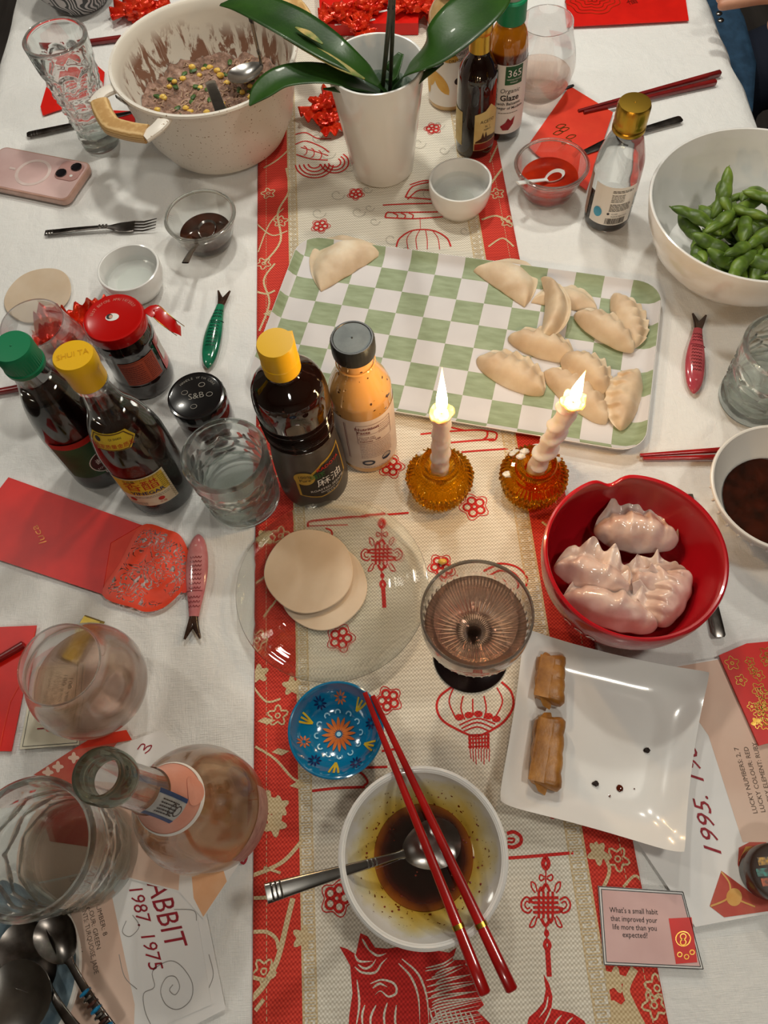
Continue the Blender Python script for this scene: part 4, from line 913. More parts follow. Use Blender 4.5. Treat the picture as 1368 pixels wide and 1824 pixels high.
# soy sauce, green cap
pf = cr([(.033, 0), (.035, .003), (.035, .02), (.0347, .075), (.033, .105), (.028, .135), (.021, .158), (.0175, .172), (.0170, .188)], 4)
th, rf, p = bottle('sauce_bottle', 'dark sauce bottle with green screw cap and green label', (184, 826), pf, M['glass'])
part('dark_sauce', lathe([(0, .003)] + [(q[0] - .0016, max(q[1], .003)) for q in pf if q[1] < .150] + [(0, .150)], 56), M['darkglass'], th)
part('cap', lathe([(.0192, .186), (.0195, .190), (.0185, .1915), (.0188, .2105), (.0175, .2135), (0, .214)], 96, lambda a, i, r, z: (r * (1 + .012 * math.cos(a * 48) * (i in (2, 3))), z)), M['greencap'], th)
part('cap_nub', sphere((0, 0, .214), .0012, 10, 6, sc=(1, 1, .6)), M['greencap'], th)
gl = mat('green_label', '1c5c34', .5, vary=('12492a', 30)); t0 = TOCAM(p)
part('label', wrap(rect2(-.040, .040, 0, .06, 26, 4), wrapf(rf, t0, .0004, .03)), gl, th)
part('label_red_band', wrap(rect2(-.040, .040, .0575, .066, 26, 1), wrapf(rf, t0, .0007, .03)), ir, th)
part('label_emblem', wrap(join(ribbon([(.016 * math.cos(q), .02 + .017 * math.sin(q)) for q in np.arange(0, 6.2, .3)], .0012, 0., True, 1), ctext('酱油', .010, 0, .020), ctext('SOY SAUCE', .0045, 0, .010), at2(disc(.006, 0, 16), 0, -.012 + .018 - .022 + .018)), wrapf(rf, t0 + .1, .0009, .03)), M['label'], th, smooth=0)
part('label_oval', wrap(fillp([(.0145 * math.cos(q), .02 + .0155 * math.sin(q)) for q in np.arange(0, 6.2, .25)], 0., 2), wrapf(rf, t0 + .1, .0007, .03)), mat('label_maroon', '4a0f10', .5, vary=('3a0c0c', 50)), th, smooth=0)
# sesame oil, yellow flip cap
pf = cr([(.033, 0), (.036, .003), (.037, .02), (.036, .06), (.033, .095), (.0325, .110), (.0345, .118), (.0352, .150), (.0355, .168), (.032, .186), (.020, .198), (.0155, .203), (.015, .210)], 4)
def rbb(a, i, r, z): return (r + (.0007 * math.sin(z * 2200) if .112 < z < .150 else 0), z)
p = P(562, 856); th = thing('sesame_oil_bottle', 'dark sesame oil bottle with yellow flip cap and round yellow seal', 'bottle', (p.x, p.y, .001)); rf = profile_r(pf)
pfd = []
for (r0, z0), (r1, z1) in zip(pf, pf[1:]):
    n_ = max(1, int((z1 - z0) / .0007)) if z0 > .108 and z0 < .152 else 1; pfd += [(r0 + (r1 - r0) * k / n_, z0 + (z1 - z0) * k / n_) for k in range(n_)]
pfd.append(pf[-1])
part('glass_body', lathe([(0, 0)] + pfd + [(0, .210)], 64, rbb), M['darkglass'], th, smooth=60)
part('shrink_sleeve', lathe([(rf(z) + .0007, z) for z in np.arange(.004, .110, .004)] + [(rf(.110), .1105)], 64), mat('smoky_sleeve', '4b4540', .35, spec=.5, vary=('3a3430', 9)), th)
part('cap', lathe([(.0165, .207), (.0168, .219), (.0163, .2195), (.0165, .238), (.0155, .2415), (0, .242)], 56), M['yellowcap'], th)
hb = TOCAM(p) + 2.3; part('cap_hinge', box(.0172 * math.cos(hb), .0172 * math.sin(hb), .226, .007, .008, .014), M['yellowcap'], th)
t0 = TOCAM(p) + .25; yl = mat('seal_yellow', 'c8a23a', .4, vary=('b48c2c', 60)); bk = mat('label_black', '15110f', .4, vary=('1f1916', 60))
sh = [(-.030, .010), (-.030, .040), (-.018, .045), (.002, .062), (.030, .068), (.030, .016), (.012, .004), (-.008, .002)]
part('label_border', wrap(fillp(sh, 0., 4), wrapf(lambda z: rf(z) + .0007, t0, .0003, .026)), yl, th); part('label_field', wrap(fillp(inset(sh, .0030), 0., 4), wrapf(lambda z: rf(z) + .0007, t0, .0008, .026)), bk, th)
part('round_seal', wrap(at2(disc(.011, 0, 32), -.020, .044), wrapf(lambda z: rf(z) + .0007, t0, .0012, .026)), yl, th)
part('seal_text', wrap(join(ctext('100%', .0065, -.020, .0455), ctext('Pure', .0065, -.020, .0395)), wrapf(lambda z: rf(z) + .0007, t0, .0016, .026)), M['ink'], th, smooth=0)
part('label_characters', wrap(join(ctext('麻油', .016, .006, .026), ctext('ROASTED SESAME', .0052, .003, .017), ctext('PRODUCT OF', .0036, .004, .012), ctext('12.7 fl oz', .004, .006, .0075)), wrapf(lambda z: rf(z) + .0007, t0, .0013, .026)), M['label'], th, smooth=0)
part('label_brand', wrap(join(ctext('KADOYA', .007, .009, .052, bold=.02)), wrapf(lambda z: rf(z) + .0007, t0, .0013, .026)), ir, th, smooth=0)
part('label_green_characters', wrap(ctext('纯正', .0085, -.006, .042), wrapf(lambda z: rf(z) + .0007, t0, .0013, .026)), mat('label_green', '2f8a3c', .5, vary=('257030', 60)), th, smooth=0)
# creamy dressing
pf = cr([(.029, 0), (.0315, .003), (.032, .02), (.032, .11), (.030, .128), (.0225, .146), (.0178, .158), (.0172, .179)], 4)
t = NT('creamy_dressing'); g = t.co(); t.base(t.mix(t.ramp(t.noise(g, 150, 1), [(.70, 0.), (.72, 1.)]), 'd09a58', '4a2c1a')); t.b.inputs['Roughness'].default_value = .12; t.b.inputs['Coat Weight'].default_value = .8
p = P(657, 800); th = thing('dressing_bottle', 'orange creamy dressing bottle with black cap and nutrition label', 'bottle', (p.x, p.y, .001)); rf = profile_r(pf)
part('bottle_body', lathe([(0, 0)] + pf + [(0, .179)], 64), t.m, th); part('neck_ring', lathe([(.0182, .161), (.0192, .1625), (.0182, .164)], 48), t.m, th)
part('cap', lathe([(.0202, .177), (.0205, .181), (.0205, .194), (.0192, .1965), (.0178, .1965), (.0172, .1955), (0, .1955)], 96, lambda a, i, r, z: (r * (1 + .008 * math.cos(a * 60) * (i in (1, 2))), z)), M['blackplastic'], th)
part('cap_top', lathe([(.0172, .1959), (0, .1962)], 48), mat('dusty_grey_plastic', '515a5c', .45, vary=('697274', 60)), th)
part('cap_nub', sphere((0, 0, .1962), .001, 8, 5), M['blackplastic'], th)
t0 = TOCAM(p) + .15; pk = mat('pinkish_label', 'ddc9bd', .55, vary=('e4d4ca', 40)); br = mat('label_maroon_ink', '7a2420', .6, vary=('6a1c1a', 90))
part('label', wrap(rect2(-.062, .062, 0, .094, 40, 4), wrapf(rf, t0, .0004, .012)), pk, th)
part('label_heading', wrap(join(ctext('Nutrition', .0068, -.004, .078, bold=.02), ctext('Facts', .0068, -.008, .0715, bold=.02), ctext('Calories  130', .0042, -.002, .0555, bold=.02), ctext('Serving size', .0036, -.005, .0635), ctext('2 Tbsp. (28g)', .0036, -.005, .0600)), wrapf(rf, t0, .0008, .012)), br, th, smooth=0)
L = [ribbon([(-.015, .0525), (.024, .0525), (.024, .086), (-.015, .086)], .0005, 0., True, 1), line2((-.015, .0695), (.024, .0695), .0004, 8), line2((-.028, .02), (-.028, .088), .0008), line2((-.0265, .02), (-.0265, .088), .0004), rows2(-.014, .023, .022, .0505, 9, .0006, 6), rows2(.008, .0225, .066, .083, 5, .0006, 7), rows2(-.013, .02, .001, .004, 1, .0007, 8)]
part('label_small_print', wrap(join(*L), wrapf(rf, t0, .0008, .012)), br, th, smooth=0)
part('label_marks', wrap(join(ribbon([(-.007 + .006 * math.cos(q), .0125 + .004 * math.sin(q)) for q in np.arange(0, 6.2, .4)], .0024, 0., True, 1), ribbon([(.0145 + .0055 * math.cos(q), .0155 + .0055 * math.sin(q)) for q in np.arange(0, 6.2, .4)], .001, 0., True, 1), ctext('USDA', .0032, .0145, .0160), rect2(.0095, .0195, .0105, .0145, 3, 1)), wrapf(rf, t0, .0008, .012)), mat('label_navy', '24324e', .6, vary=('1a2640', 90)), th, smooth=0)
# chili jar, red lid
p = P(262, 672); rj = [(.032, 0), (.034, .003), (.0345, .015), (.0335, .024), (.0325, .030), (.0325, .066), (.0335, .076), (.034, .083), (.031, .092), (.0295, .096), (.0295, .1)]
rj = cr(rj, 3); th = thing('chili_oil_jar', 'jar of chili oil with red lid, orange label and ribbon seal', 'jar', (p.x, p.y, .001)); rf = profile_r(rj)
part('glass_body', lathe([(0, 0)] + rj + [(0, .1)], 64), M['darkglass'], th)
part('lid', lathe([(.0325, .094), (.0340, .0955), (.0340, .106), (.0325, .1085), (.030, .1088), (.028, .1078), (0, .1078)], 96), M['redlid'], th)
part('lid_print', xf(join(*[at2(text2d(ch, .0048), .024 * math.cos(a), .024 * math.sin(a), a - PI / 2) for ch, a in zip('BEST BEFORE APR/14/2027', [2.95 - k * .105 for k in range(23)])]), TR(0, 0, .1081)), mat('pale_lid_print', 'd88a7a', .4, vary=('c87a6a', 90)), th, smooth=0)
part('portrait_oval', fillp([(-.0015 + .0075 * math.cos(q), .001 + .0052 * math.sin(q)) for q in np.arange(0, 6.2, .3)], .1081), M['label'], th, smooth=0)
part('portrait_hair', fillp([(-.0045 + .0036 * math.cos(q), .002 + .0036 * math.sin(q)) for q in np.arange(0, 6.2, .5)], .1084), M['ink'], th, smooth=0); part('portrait_face', fillp([(-.003 + .002 * math.cos(q), .0012 + .0025 * math.sin(q)) for q in np.arange(0, 6.2, .5)], .1087), mat('portrait_skin', 'd2a08c', .5, vary=('c8947e', 90)), th, smooth=0)
t0 = TOCAM(p) - .1
part('label', wrap(rect2(-.021, .024, 0, .040, 16, 3), wrapf(rf, t0, .0005, .028)), mat('orange_red_label', 'c4502c', .5, vary=('b84424', 30)), th)
part('label_small_print', wrap(join(rows2(-.018, .006, .004, .034, 9, .0008, 9), rows2(.009, .021, .004, .036, 12, .0008, 10), ribbon([(-.019, .002), (.022, .002), (.022, .038), (-.019, .038)], .0005, 0., True, 1)), wrapf(rf, t0, .0009, .028)), mat('label_dark_red', '5a1208', .6, vary=('4a0e06', 90)), th, smooth=0)
part('side_label', wrap(rect2(.031, .060, -.002, .050, 12, 3), wrapf(rf, t0, .0005, .026)), M['redlid'], th)
part('side_label_window', wrap(rect2(.035, .050, .010, .036, 8, 2), wrapf(rf, t0, .0009, .026)), M['label'], th)
tp_ = [tuple(P(*q)) for q in ((262, 560, .104), (275, 552, .103), (290, 566, .100), (308, 580, .094), (322, 590, .084))]
o = part('seal_strip', sweep(cr(tp_, 5), .0075, .0005, 8, 3), M['redlid'], th, world=True); part('strip_edge', join(*[sweep([tuple(Vector(a) + Vector((s * .004, s * .006, .0006))) for a in cr(tp_[1:], 5)], .0005, .0004, 6) for s in (-1, 1)]), M['gold'], th, world=True)
# black-lid jar
p = P(372, 752); th = thing('spice_jar', 'squat jar with black lid behind the middle water tumbler', 'jar', (p.x, p.y, .001)); rk = [(.030, 0), (.0315, .003), (.0315, .030), (.029, .036), (.029, .042)]
part('glass_body', lathe([(0, 0)] + rk + [(0, .042)], 56), mat('dark_red_paste', '3e100c', .15, coat=.8, vary=('260806', 90)), th)
part('lid', lathe([(.0320, .038), (.0325, .0395), (.0325, .051), (.0315, .0535), (.0295, .054), (.028, .0532), (0, .0532)], 96, lambda a, i, r, z: (r * (1 + .010 * math.cos(a * 24) * (i in (1, 2))), z)), M['blacklid'], th)
gy = mat('grey_lid_print', '6f6a62', .4, vary=('8a847a', 90))
part('lid_print', xf(join(ctext('S&B', .011, 0, -.004), *[at2(text2d(ch, .0042), .0225 * math.cos(a), .0225 * math.sin(a), a - PI / 2) for ch, a in zip('HANDLE WITH CARE', [2.3 - k * .12 for k in range(16)])], *[at2(ribbon([(.0035 * math.cos(q), .0028 * math.sin(q)) for q in np.arange(0, 6.2, .5)], .0007, 0., True, 1), x, y) for x, y in ((.008, .013), (-.012, .007), (.015, -.002), (-.004, -.014))]), TR(0, 0, .0536, .15)), gy, th, smooth=0)
# dark bottle, gold cap (aceto)
pf = cr([(.0235, 0), (.0255, .003), (.0262, .02), (.0262, .100), (.0235, .118), (.0150, .134), (.0125, .145), (.0122, .165)], 4)
th, rf, p = bottle('balsamic_bottle', 'slim dark bottle with gold cap and neck foil and cream label', (845, 262), pf, M['darkglass'])
part('neck_foil', lathe([(.0135, .140), (.0130, .150), (.0128, .168)], 48), M['gold'], th)
part('cap', lathe([(.0142, .162), (.0150, .164), (.0150, .178), (.0138, .181), (.0125, .1818), (0, .1822)], 64, lambda a, i, r, z: (r * (1 + .01 * math.cos(a * 40) * (i in (1, 2))), z)), M['gold'], th)
t0 = TOCAM(p) + .62; cl = mat('cream_yellow_label', 'd8c484', .5, vary=('c8b070', 40))
sh = [(-.018, 0), (.020, 0), (.020, .050), (.012, .058), (.004, .066), (-.004, .058), (-.018, .054)]
part('label', wrap(fillp(sh, 0., 4), wrapf(rf, t0, .0004, .014)), cl, th)
part('label_text', wrap(join(ctext('ACETO', .0065, 0, .041), ctext('N. 1', .0045, 0, .034), ctext('NERO', .004, 0, .0295)), wrapf(rf, t0, .0008, .014)), M['ink'], th, smooth=0)
part('label_picture', wrap(join(*[fillp([(x - .0022, .019), (x, .028), (x + .0022, .019)], 0.) for x in (-.006, -.0015)], fillp([(-.016, .014), (-.008, .019), (.004, .020), (.018, .016), (.018, .012), (-.016, .012)], 0., 2)), wrapf(rf, t0, .0008, .014)), mat('label_dark_brown', '4a2c18', .5, vary=('382010', 90)), th, smooth=0)
part('label_red_field', wrap(rect2(-.017, .019, .001, .011, 12, 1), wrapf(rf, t0, .0008, .014)), mat('label_brick', '8a2418', .5, vary=('7a1c12', 90)), th)
part('back_label', wrap(rect2(-.062, -.036, .004, .054, 10, 2), wrapf(rf, t0, .0005, .014)), cl, th)
# glaze bottle, green cap
pf = cr([(.024, 0), (.0262, .003), (.0268, .03), (.0262, .085), (.0255, .115), (.022, .138), (.0165, .150), (.0145, .158)], 4)
p = P(893, 230); th = thing('glaze_bottle', 'amber balsamic glaze bottle with green collar and white label', 'bottle', (p.x, p.y, .001)); rf = profile_r(pf)
t = NT('amber_bottle_wall'); g = t.n('ShaderNodeTexCoord'); sx = t.n('ShaderNodeSeparateXYZ'); t.l(g.outputs['Object'], sx.inputs[0])
t.base(t.ramp(t.math('MULTIPLY', sx.outputs['Z'], 5), [(.1, '1c0d08'), (.52, '3a1508'), (.60, '5e2408'), (.615, 'b0680e'), (.8, 'c47a14')])); t.b.inputs['Roughness'].default_value = .06; t.b.inputs['Coat Weight'].default_value = 1
part('glass_body', lathe([(0, 0)] + pf + [(0, .158)], 64), t.m, th)
part('green_collar', lathe([(.0165, .152), (.0185, .154), (.0180, .178), (.0165, .180), (0, .180)], 56), M['greencap'], th); part('cap', lathe([(.012, .178), (.0125, .180), (.0115, .190), (0, .1905)], 48), mat('grey_cap', 'b4b0a8', .4, bump=(60, .05, .0005)), th)
t0 = TOCAM(p) + .35
part('label', wrap(rect2(-.045, .040, 0, .098, 26, 4), wrapf(rf, t0, .0004, .012)), M['label'], th); part('label_green_box', wrap(rect2(-.010, .014, .072, .097, 10, 2), wrapf(rf, t0, .0007, .012)), gl, th)
part('label_number', wrap(join(ctext('365', .0135, .002, .083), ctext('WHOLE FOODS', .0028, .002, .0785), ctext('MARKET', .0028, .002, .0748)), wrapf(rf, t0, .0011, .012)), M['paper'], th, smooth=0)
part('label_text', wrap(join(ctext('Organic', .0085, -.002, .061, shear=.2), ctext('Glaze', .0115, -.002, .050, bold=.02), ctext('with Balsamic', .006, -.002, .0435, bold=.01), ctext('Vinegar of Modena', .0055, -.002, .0375, bold=.01), rows2(-.016, .012, .030, .034, 1, .0007, 11)), wrapf(rf, t0, .0009, .012)), M['ink'], th, smooth=0)
part('label_drop', wrap(fillp([(-.012, .012), (-.008, .006), (0, .006), (.006, .014), (.008, .026), (.002, .020), (-.002, .024), (-.005, .018)], 0., 2), wrapf(rf, t0, .0009, .012)), mat('label_crimson', '9a1620', .5, vary=('8a1018', 90)), th, smooth=0)
# vinaigrette bottle
p = P(800, 176); th = thing('vinaigrette_bottle', 'white and gold labelled vinaigrette bottle right of the orchid pot', 'bottle', (p.x, p.y, .001)); pf = cr([(.027, 0), (.0295, .003), (.030, .02), (.030, .11), (.026, .13), (.015, .145), (.014, .155)], 4); rf = profile_r(pf)
part('glass_body', lathe([(0, 0)] + pf + [(0, .155)], 56), mat('tan_dressing', 'c8a878', .15, coat=.6, vary=('b89460', 60)), th)
part('cap', lathe([(.017, .150), (.0172, .168), (.0155, .170), (0, .170)], 48), M['blackplastic'], th)
t0 = TOCAM(p); part('label', wrap(rect2(-.060, .060, 0, .105, 34, 4), wrapf(rf, t0, .0004, .008)), M['label'], th)
part('label_gold_leaves', wrap(join(*[fillp([(x + (a * math.cos(r_0) - b * math.sin(r_0)), y + a * math.sin(r_0) + b * math.cos(r_0)) for a, b in petal(0, -.02, .02, .008)], 0., 2) for x, y, r_0 in ((-.012, .035, 2.2), (-.028, .045, 1.5), (-.006, .075, 2.8), (-.04, .03, 1.8))]), wrapf(rf, t0, .0008, .008)), mat('label_ochre', 'cf9a3c', .45, vary=('d8ac50', 60)), th, smooth=0)
part('label_text', wrap(join(ctext('Maple', .013, .012, .085, shear=.2, bold=.02), ctext('VINAIGRETTE', .0062, .014, .074), ctext('DRESSING', .006, .012, .066), at2(disc(.005, 0, 18), .012, .038)), wrapf(rf, t0, .0010, .008)), M['ink'], th, smooth=0)
# right clear bottle with back label
pf = cr([(.0255, 0), (.028, .003), (.029, .02), (.029, .075), (.0275, .095), (.021, .118), (.0165, .128), (.016, .140)], 4)
th, rf, p = bottle('cooking_wine_bottle', 'clear bottle with gold screw cap and white barcode label', (1079, 388), [tuple(q) for q in pf], M['glass'])
part('dark_sauce', lathe([(0, .003)] + [(q[0] - .0016, max(q[1], .003)) for q in pf if q[1] < .035] + [(0, .035)], 48), M['darkglass'], th)
part('cap', lathe([(.0190, .131), (.0192, .134), (.0180, .136), (.0190, .138), (.0182, .141), (.0188, .144), (.0188, .160), (.0175, .1635), (0, .164)], 96, lambda a, i, r, z: (r * (1 + .008 * math.cos(a * 60) * (i in (6, 5))), z)), M['gold'], th)
part('cap_dimple', sphere((0, 0, .164), .0011, 8, 5), M['gold'], th)
t0 = TOCAM(p) + .25; part('label', wrap(rect2(-.030, .026, 0, .058, 24, 4), wrapf(rf, t0, .0004, .014)), M['label'], th)
part('back_of_label', wrap(rect2(-.09, -.038, 0, .062, 20, 4), wrapf(rf, t0, .0004, .014)), mat('brown_pink_label', 'b49484', .5, vary=('8a6a5c', 50)), th)
L = [rows2(-.006, .020, .050, .054, 2, .0009, 12), rows2(-.006, .010, .036, .048, 5, .0008, 13), rows2(-.006, .020, .022, .034, 6, .0009, 14), at2(disc(.0017, 0, 12), -.006, .0185), at2(text2d('GLASS', .0028), -.002, .0175), at2(text2d('PLEASE RECYCLE', .0028), -.002, .0135)]
u = -.008
rn = random.Random(2)
while u < .017:
    wd = rn.choice([.0004, .0007, .0011]); L.append(rect2(u, u + wd, .002, .0115, 1, 1)); u += wd + rn.choice([.0004, .0007])
part('label_print', wrap(join(*L), wrapf(rf, t0, .0008, .014)), M['ink'], th, smooth=0)
part('label_blue_oval', wrap(fillp([(-.020 + .0058 * math.cos(q), .018 + .0075 * math.sin(q)) for q in np.arange(0, 6.2, .3)], 0., 1), wrapf(rf, t0, .0008, .014)), mat('label_sky', '4aa6c8', .5, vary=('3a94b8', 90)), th, smooth=0)
# rose bottle: round body, long neck, seen from above
pf = cr([(.036, 0), (.044, .004), (.050, .03), (.052, .06), (.050, .085), (.042, .112), (.029, .138), (.020, .165), (.0155, .195), (.0140, .240), (.0140, .275)], 6)
p = P(392, 1452); th = thing('rose_wine_bottle', 'open round-bellied rose wine bottle with pink neck collar', 'bottle', (p.x, p.y, .001)); rf = profile_r(pf)
pf = [tuple(q) for q in pf]
inner = [(max(.001, q[0] - .0025), max(q[1], .005)) for q in pf[::-1]]
part('glass_body', lathe([(0, 0)] + pf + [(.0140, .2755), (.0125, .276)] + inner + [(0, .005)], 80), M['thin'], th, smooth=60)
part('lip_ring', lathe([(.0142, .260), (.0166, .262), (.0171, .268), (.0171, .280), (.0158, .285), (.0138, .2855), (.0116, .284), (.0112, .275), (.0114, .262)], 56), glassmat('grey_green_glass', 'c8cfc6', .2, 1.5), th)
part('wine', lathe([(0, .0055), (.034, .0056)] + [(q[0] - .0024, q[1]) for q in pf if .006 < q[1] < .085] + [(.0470, .085), (0, .085)], 64), glassmat('peach_wine', 'fbe6d0', .3, 1.33), th)
ok = mat('pink_collar', 'd9927c', .45, vary=('e0a08c', 40)); t0 = TOCAM(p)
nzr = lambda z: rf(z)
part('neck_collar', lathe([(rf(z) + .0008, z) for z in np.arange(.150, .2, .004)], 56), ok, th)
part('collar_edge', lathe([(rf(z) + .0012, z) for z in (.148, .150, .152)], 56), M['label'], th)
part('collar_roundel', wrap(at2(disc(.011, 0, 28), 0, 0), wrapf(rf, t0 + .5, .0014, .160)), ok, th)
part('tax_strip', wrap(rect2(-.009, .009, -.02, .03, 8, 8), wrapf(rf, (TOCAM(p) - .35), .0016, .190)), mat('strip_paper', 'bfc0be', .6, vary=('a8aaaa', 70)), th)
part('tax_strip_edges', wrap(join(rect2(-.0105, -.0075, -.02, .03, 3, 8), rect2(.0075, .0105, -.02, .03, 3, 8)), wrapf(rf, (TOCAM(p) - .35), .0019, .190)), mat('strip_blue', '2c4a7c', .5, vary=('223c68', 90)), th)
part('tax_strip_print', wrap(join(at2(rows2(-.018, .012, -.006, .006, 5, .0008, 20), 0, .008, PI / 2), *[at2(ribbon([(.004 * math.cos(q), .004 * math.sin(q)) for q in np.arange(0, 6.2, .5)], .0007, 0., True, 1), 0, y) for y in (-.013, -.004)]), wrapf(rf, (TOCAM(p) - .35), .0022, .190)), M['ink'], th, smooth=0)
part('front_label', wrap(rect2(-.032, .032, 0, .05, 20, 6), wrapf(rf, az(p, 455, 1470, .05), .0006, .025)), mat('mauve_label', 'c49c92', .5, vary=('a87c74', 120)), th)
# ================================================================ FOOD
t = NT('raw_dough'); g = t.co(); t.base(t.ramp(t.noise(g, 26, 4), [(.30, 'c4a88a'), (.55, 'd9c3a6'), (.75, 'e6d8c2')])); t.b.inputs['Subsurface Weight'].default_value = .25; t.b.inputs['Subsurface Scale'].default_value = .004; t.b.inputs['Subsurface Radius'].default_value = (1, .7, .5); t.b.inputs['Roughness'].default_value = .55; t.bump(t.noise(g, 180, 3), .25, .0006); M['dough'] = t.m
t = NT('boiled_dough'); g = t.co(); t.base(t.ramp(t.noise(g, 30, 4), [(.30, 'b8968a'), (.55, 'd6c0b6'), (.75, 'e4d6ce')])); t.b.inputs['Subsurface Weight'].default_value = .15; t.b.inputs['Subsurface Scale'].default_value = .004; t.b.inputs['Subsurface Radius'].default_value = (1, .55, .4); t.b.inputs['Roughness'].default_value = .18; t.b.inputs['Coat Weight'].default_value = .6; M['boiled'] = t.m
def dumpling(L_, W_, Hh, pleats=0, lift=0., curl=0., seed=0, noisy=.0, sharp=2.2, belly=.45, fold=.02, be=.80, ruffle=0.):
    nu, ns = 46, 15; V, Fc = [], []
    rings = []
    for i in range(nu + 1):
        u = -1 + 2 * i / nu; uu = math.copysign(abs(u) ** .9, u); env = max(0, 1 - abs(uu) ** sharp) ** .62; env = max(env, .02)
        y0 = -curl * L_ * uu * uu * .5; ring = []
        for side in (1, 0):
            for k in range(ns):
                s = k / (ns - 1) if side else 1 - k / (ns - 1)
                y = y0 + W_ * env * (s - fold)
                body = math.sin(min(1, (s / be)) * PI) ** .75 if s < be else 0
                rimt = .0010
                z = Hh * env ** .75 * body * (1 if side else 0) + rimt * (1 if side else 0)
                if pleats:
                    ph = (u * pleats / 2 + .13 * seed) % 1.0; saw = (1 - ph) * (ph > .12) + ph / .12 * (ph <= .12)
                    w_ = max(0, (s - belly) / (1 - belly)); z += saw * .0075 * math.sin(min(1, w_ * 1.1) * PI * .8) * env; y += (saw - .5) * .0042 * w_ * env
                if lift: q = max(0, (s - .62) / .38); z += lift * q * q * (3 - 2 * q) * env ** .5; y -= lift * .35 * q * env
                x = L_ / 2 * uu
                if ruffle:
                    q2 = max(0, (s - be * .8) / (1 - be * .8)); rw = math.sin(u * 11 + seed * 2) + .5 * math.sin(u * 23 + seed); z += ruffle * q2 * (1.1 + rw) * env ** .3; y += ruffle * .6 * q2 * math.cos(u * 13 + seed)
                    z += ruffle * .9 * max(0, abs(uu) - .7) / .3 * (1 + math.sin(seed * 3))
                if noisy or side:
                    am = noisy + .0006; nz_ = noise.noise(Vector((x * 95 + seed * 5, y * 95, s * 2 + seed)))
                    z += am * nz_ * (1 if side else .25); y += am * .5 * noise.noise(Vector((x * 70, seed * 9.1, y * 80)))
                if not side and not lift: z = max(z, -.0002) if s < .9 else z
                ring.append((x, y, z))
        rings.append(ring)
    n = len(rings[0]); V = [v for r_0 in rings for v in r_0]
    for i in range(nu):
        for k in range(n):
            k2 = (k + 1) % n; Fc.append([i * n + k, (i + 1) * n + k, (i + 1) * n + k2, i * n + k2])
    Fc.append(list(range(n))); Fc.append([nu * n + k for k in range(n)][::-1])
    return V, Fc
def place_dumpling(a, b, wpx, z, lab, grp_, m, name='dumpling', cat='dumpling', tiltx=0., tilty=0., rim=None, **k):
    """a, b: pixels of the two tips (fold line on the right-hand side going a->b is y=0; the sealed rim lies to the left)"""
    A, B = P(*a, z), P(*b, z)
    if rim is not None:      # the sealed rim lies on the side of this point
        R_p = P(*rim, z)
        if (B - A).cross(R_p - A).z < 0: A, B = B, A
    L_ = (B - A).length; an = math.atan2((B - A).y, (B - A).x); mm = (A + B) / 2
    th = thing(name, lab, cat, (mm.x, mm.y, z), an, grp_); th.rotation_euler = (tiltx, tilty, an)
    o = part('wrapper', dumpling(L_, wpx, **k), m, th, smooth=80); md = o.modifiers.new('smooth', 'SUBSURF'); md.levels = 1; md.render_levels = 1
    return th
zp = .0058
RIM = [(585, 430), (935, 470), (1030, 500), (1010, 550), (1130, 540), (1100, 570), (980, 600), (930, 650), (1080, 640), (1060, 690), (1080, 690)]
D = [((572, 520), (686, 450), .072, dict(Hh=.014), 'flat half-moon dumpling alone at the upper left of the platter', 0),
     ((934, 548), (843, 484), -.058, dict(Hh=.014), 'plain half-moon dumpling at the top middle of the platter', 0),
     ((946, 540), (1064, 560), .040, dict(Hh=.010), 'dumpling lying flat beneath the tall standing one at the platter top', .0),
     ((966, 616), (975, 498), -.034, dict(Hh=.022, lift=.008, curl=.16), 'long smooth dumpling standing on edge at the platter top', .006),
     ((1130, 622), (1092, 526), -.040, dict(Hh=.016, pleats=7, lift=.003), 'pleated dumpling at the far right corner of the platter', .001),
     ((1128, 628), (1022, 562), -.042, dict(Hh=.018, pleats=6, lift=.003), 'pleated floury dumpling left of the far right one', .003),
     ((1024, 644), (904, 604), -.042, dict(Hh=.018, pleats=5, lift=.003), 'pleated dumpling just behind the leaning candle flame', .001),
     ((968, 704), (848, 642), -.050, dict(Hh=.018, pleats=7, lift=.002), 'leftmost pleated dumpling of the raw cluster', 0),
     ((1078, 702), (1000, 640), -.046, dict(Hh=.024, pleats=6, lift=.004), 'plump shiny pleated dumpling in the middle of the cluster', .004),
     ((1080, 756), (968, 664), -.046, dict(Hh=.018, pleats=7, lift=.002), 'pleated dumpling partly behind the leaning candle', 0),
     ((1104, 768), (1136, 660), .042, dict(Hh=.016, pleats=6, lift=.004), 'pleated dumpling at the near right of the platter', .001)]
for i, (a, b, w_, k, lab, dz) in enumerate(D):
    if w_ < 0: a, b = b, a; w_ = -w_
    if i in (1, 2, 3, 4, 5, 6, 7, 8, 9, 10) and D[i][2] < 0: a, b = b, a
    SG = {0: 0, 1: 1, 2: 0, 3: 1, 4: 1, 5: 1, 6: 1, 7: 1, 8: 1, 9: 1, 10: 0}[i]
    A_, B_ = (a, b)
    place_dumpling(A_, B_, w_, zp + dz, lab, 'raw dumplings on the checkered platter', M['dough'], seed=i, noisy=.0012, rim=RIM[i], fold=.30 if 'pleats' in k else .02, **k)
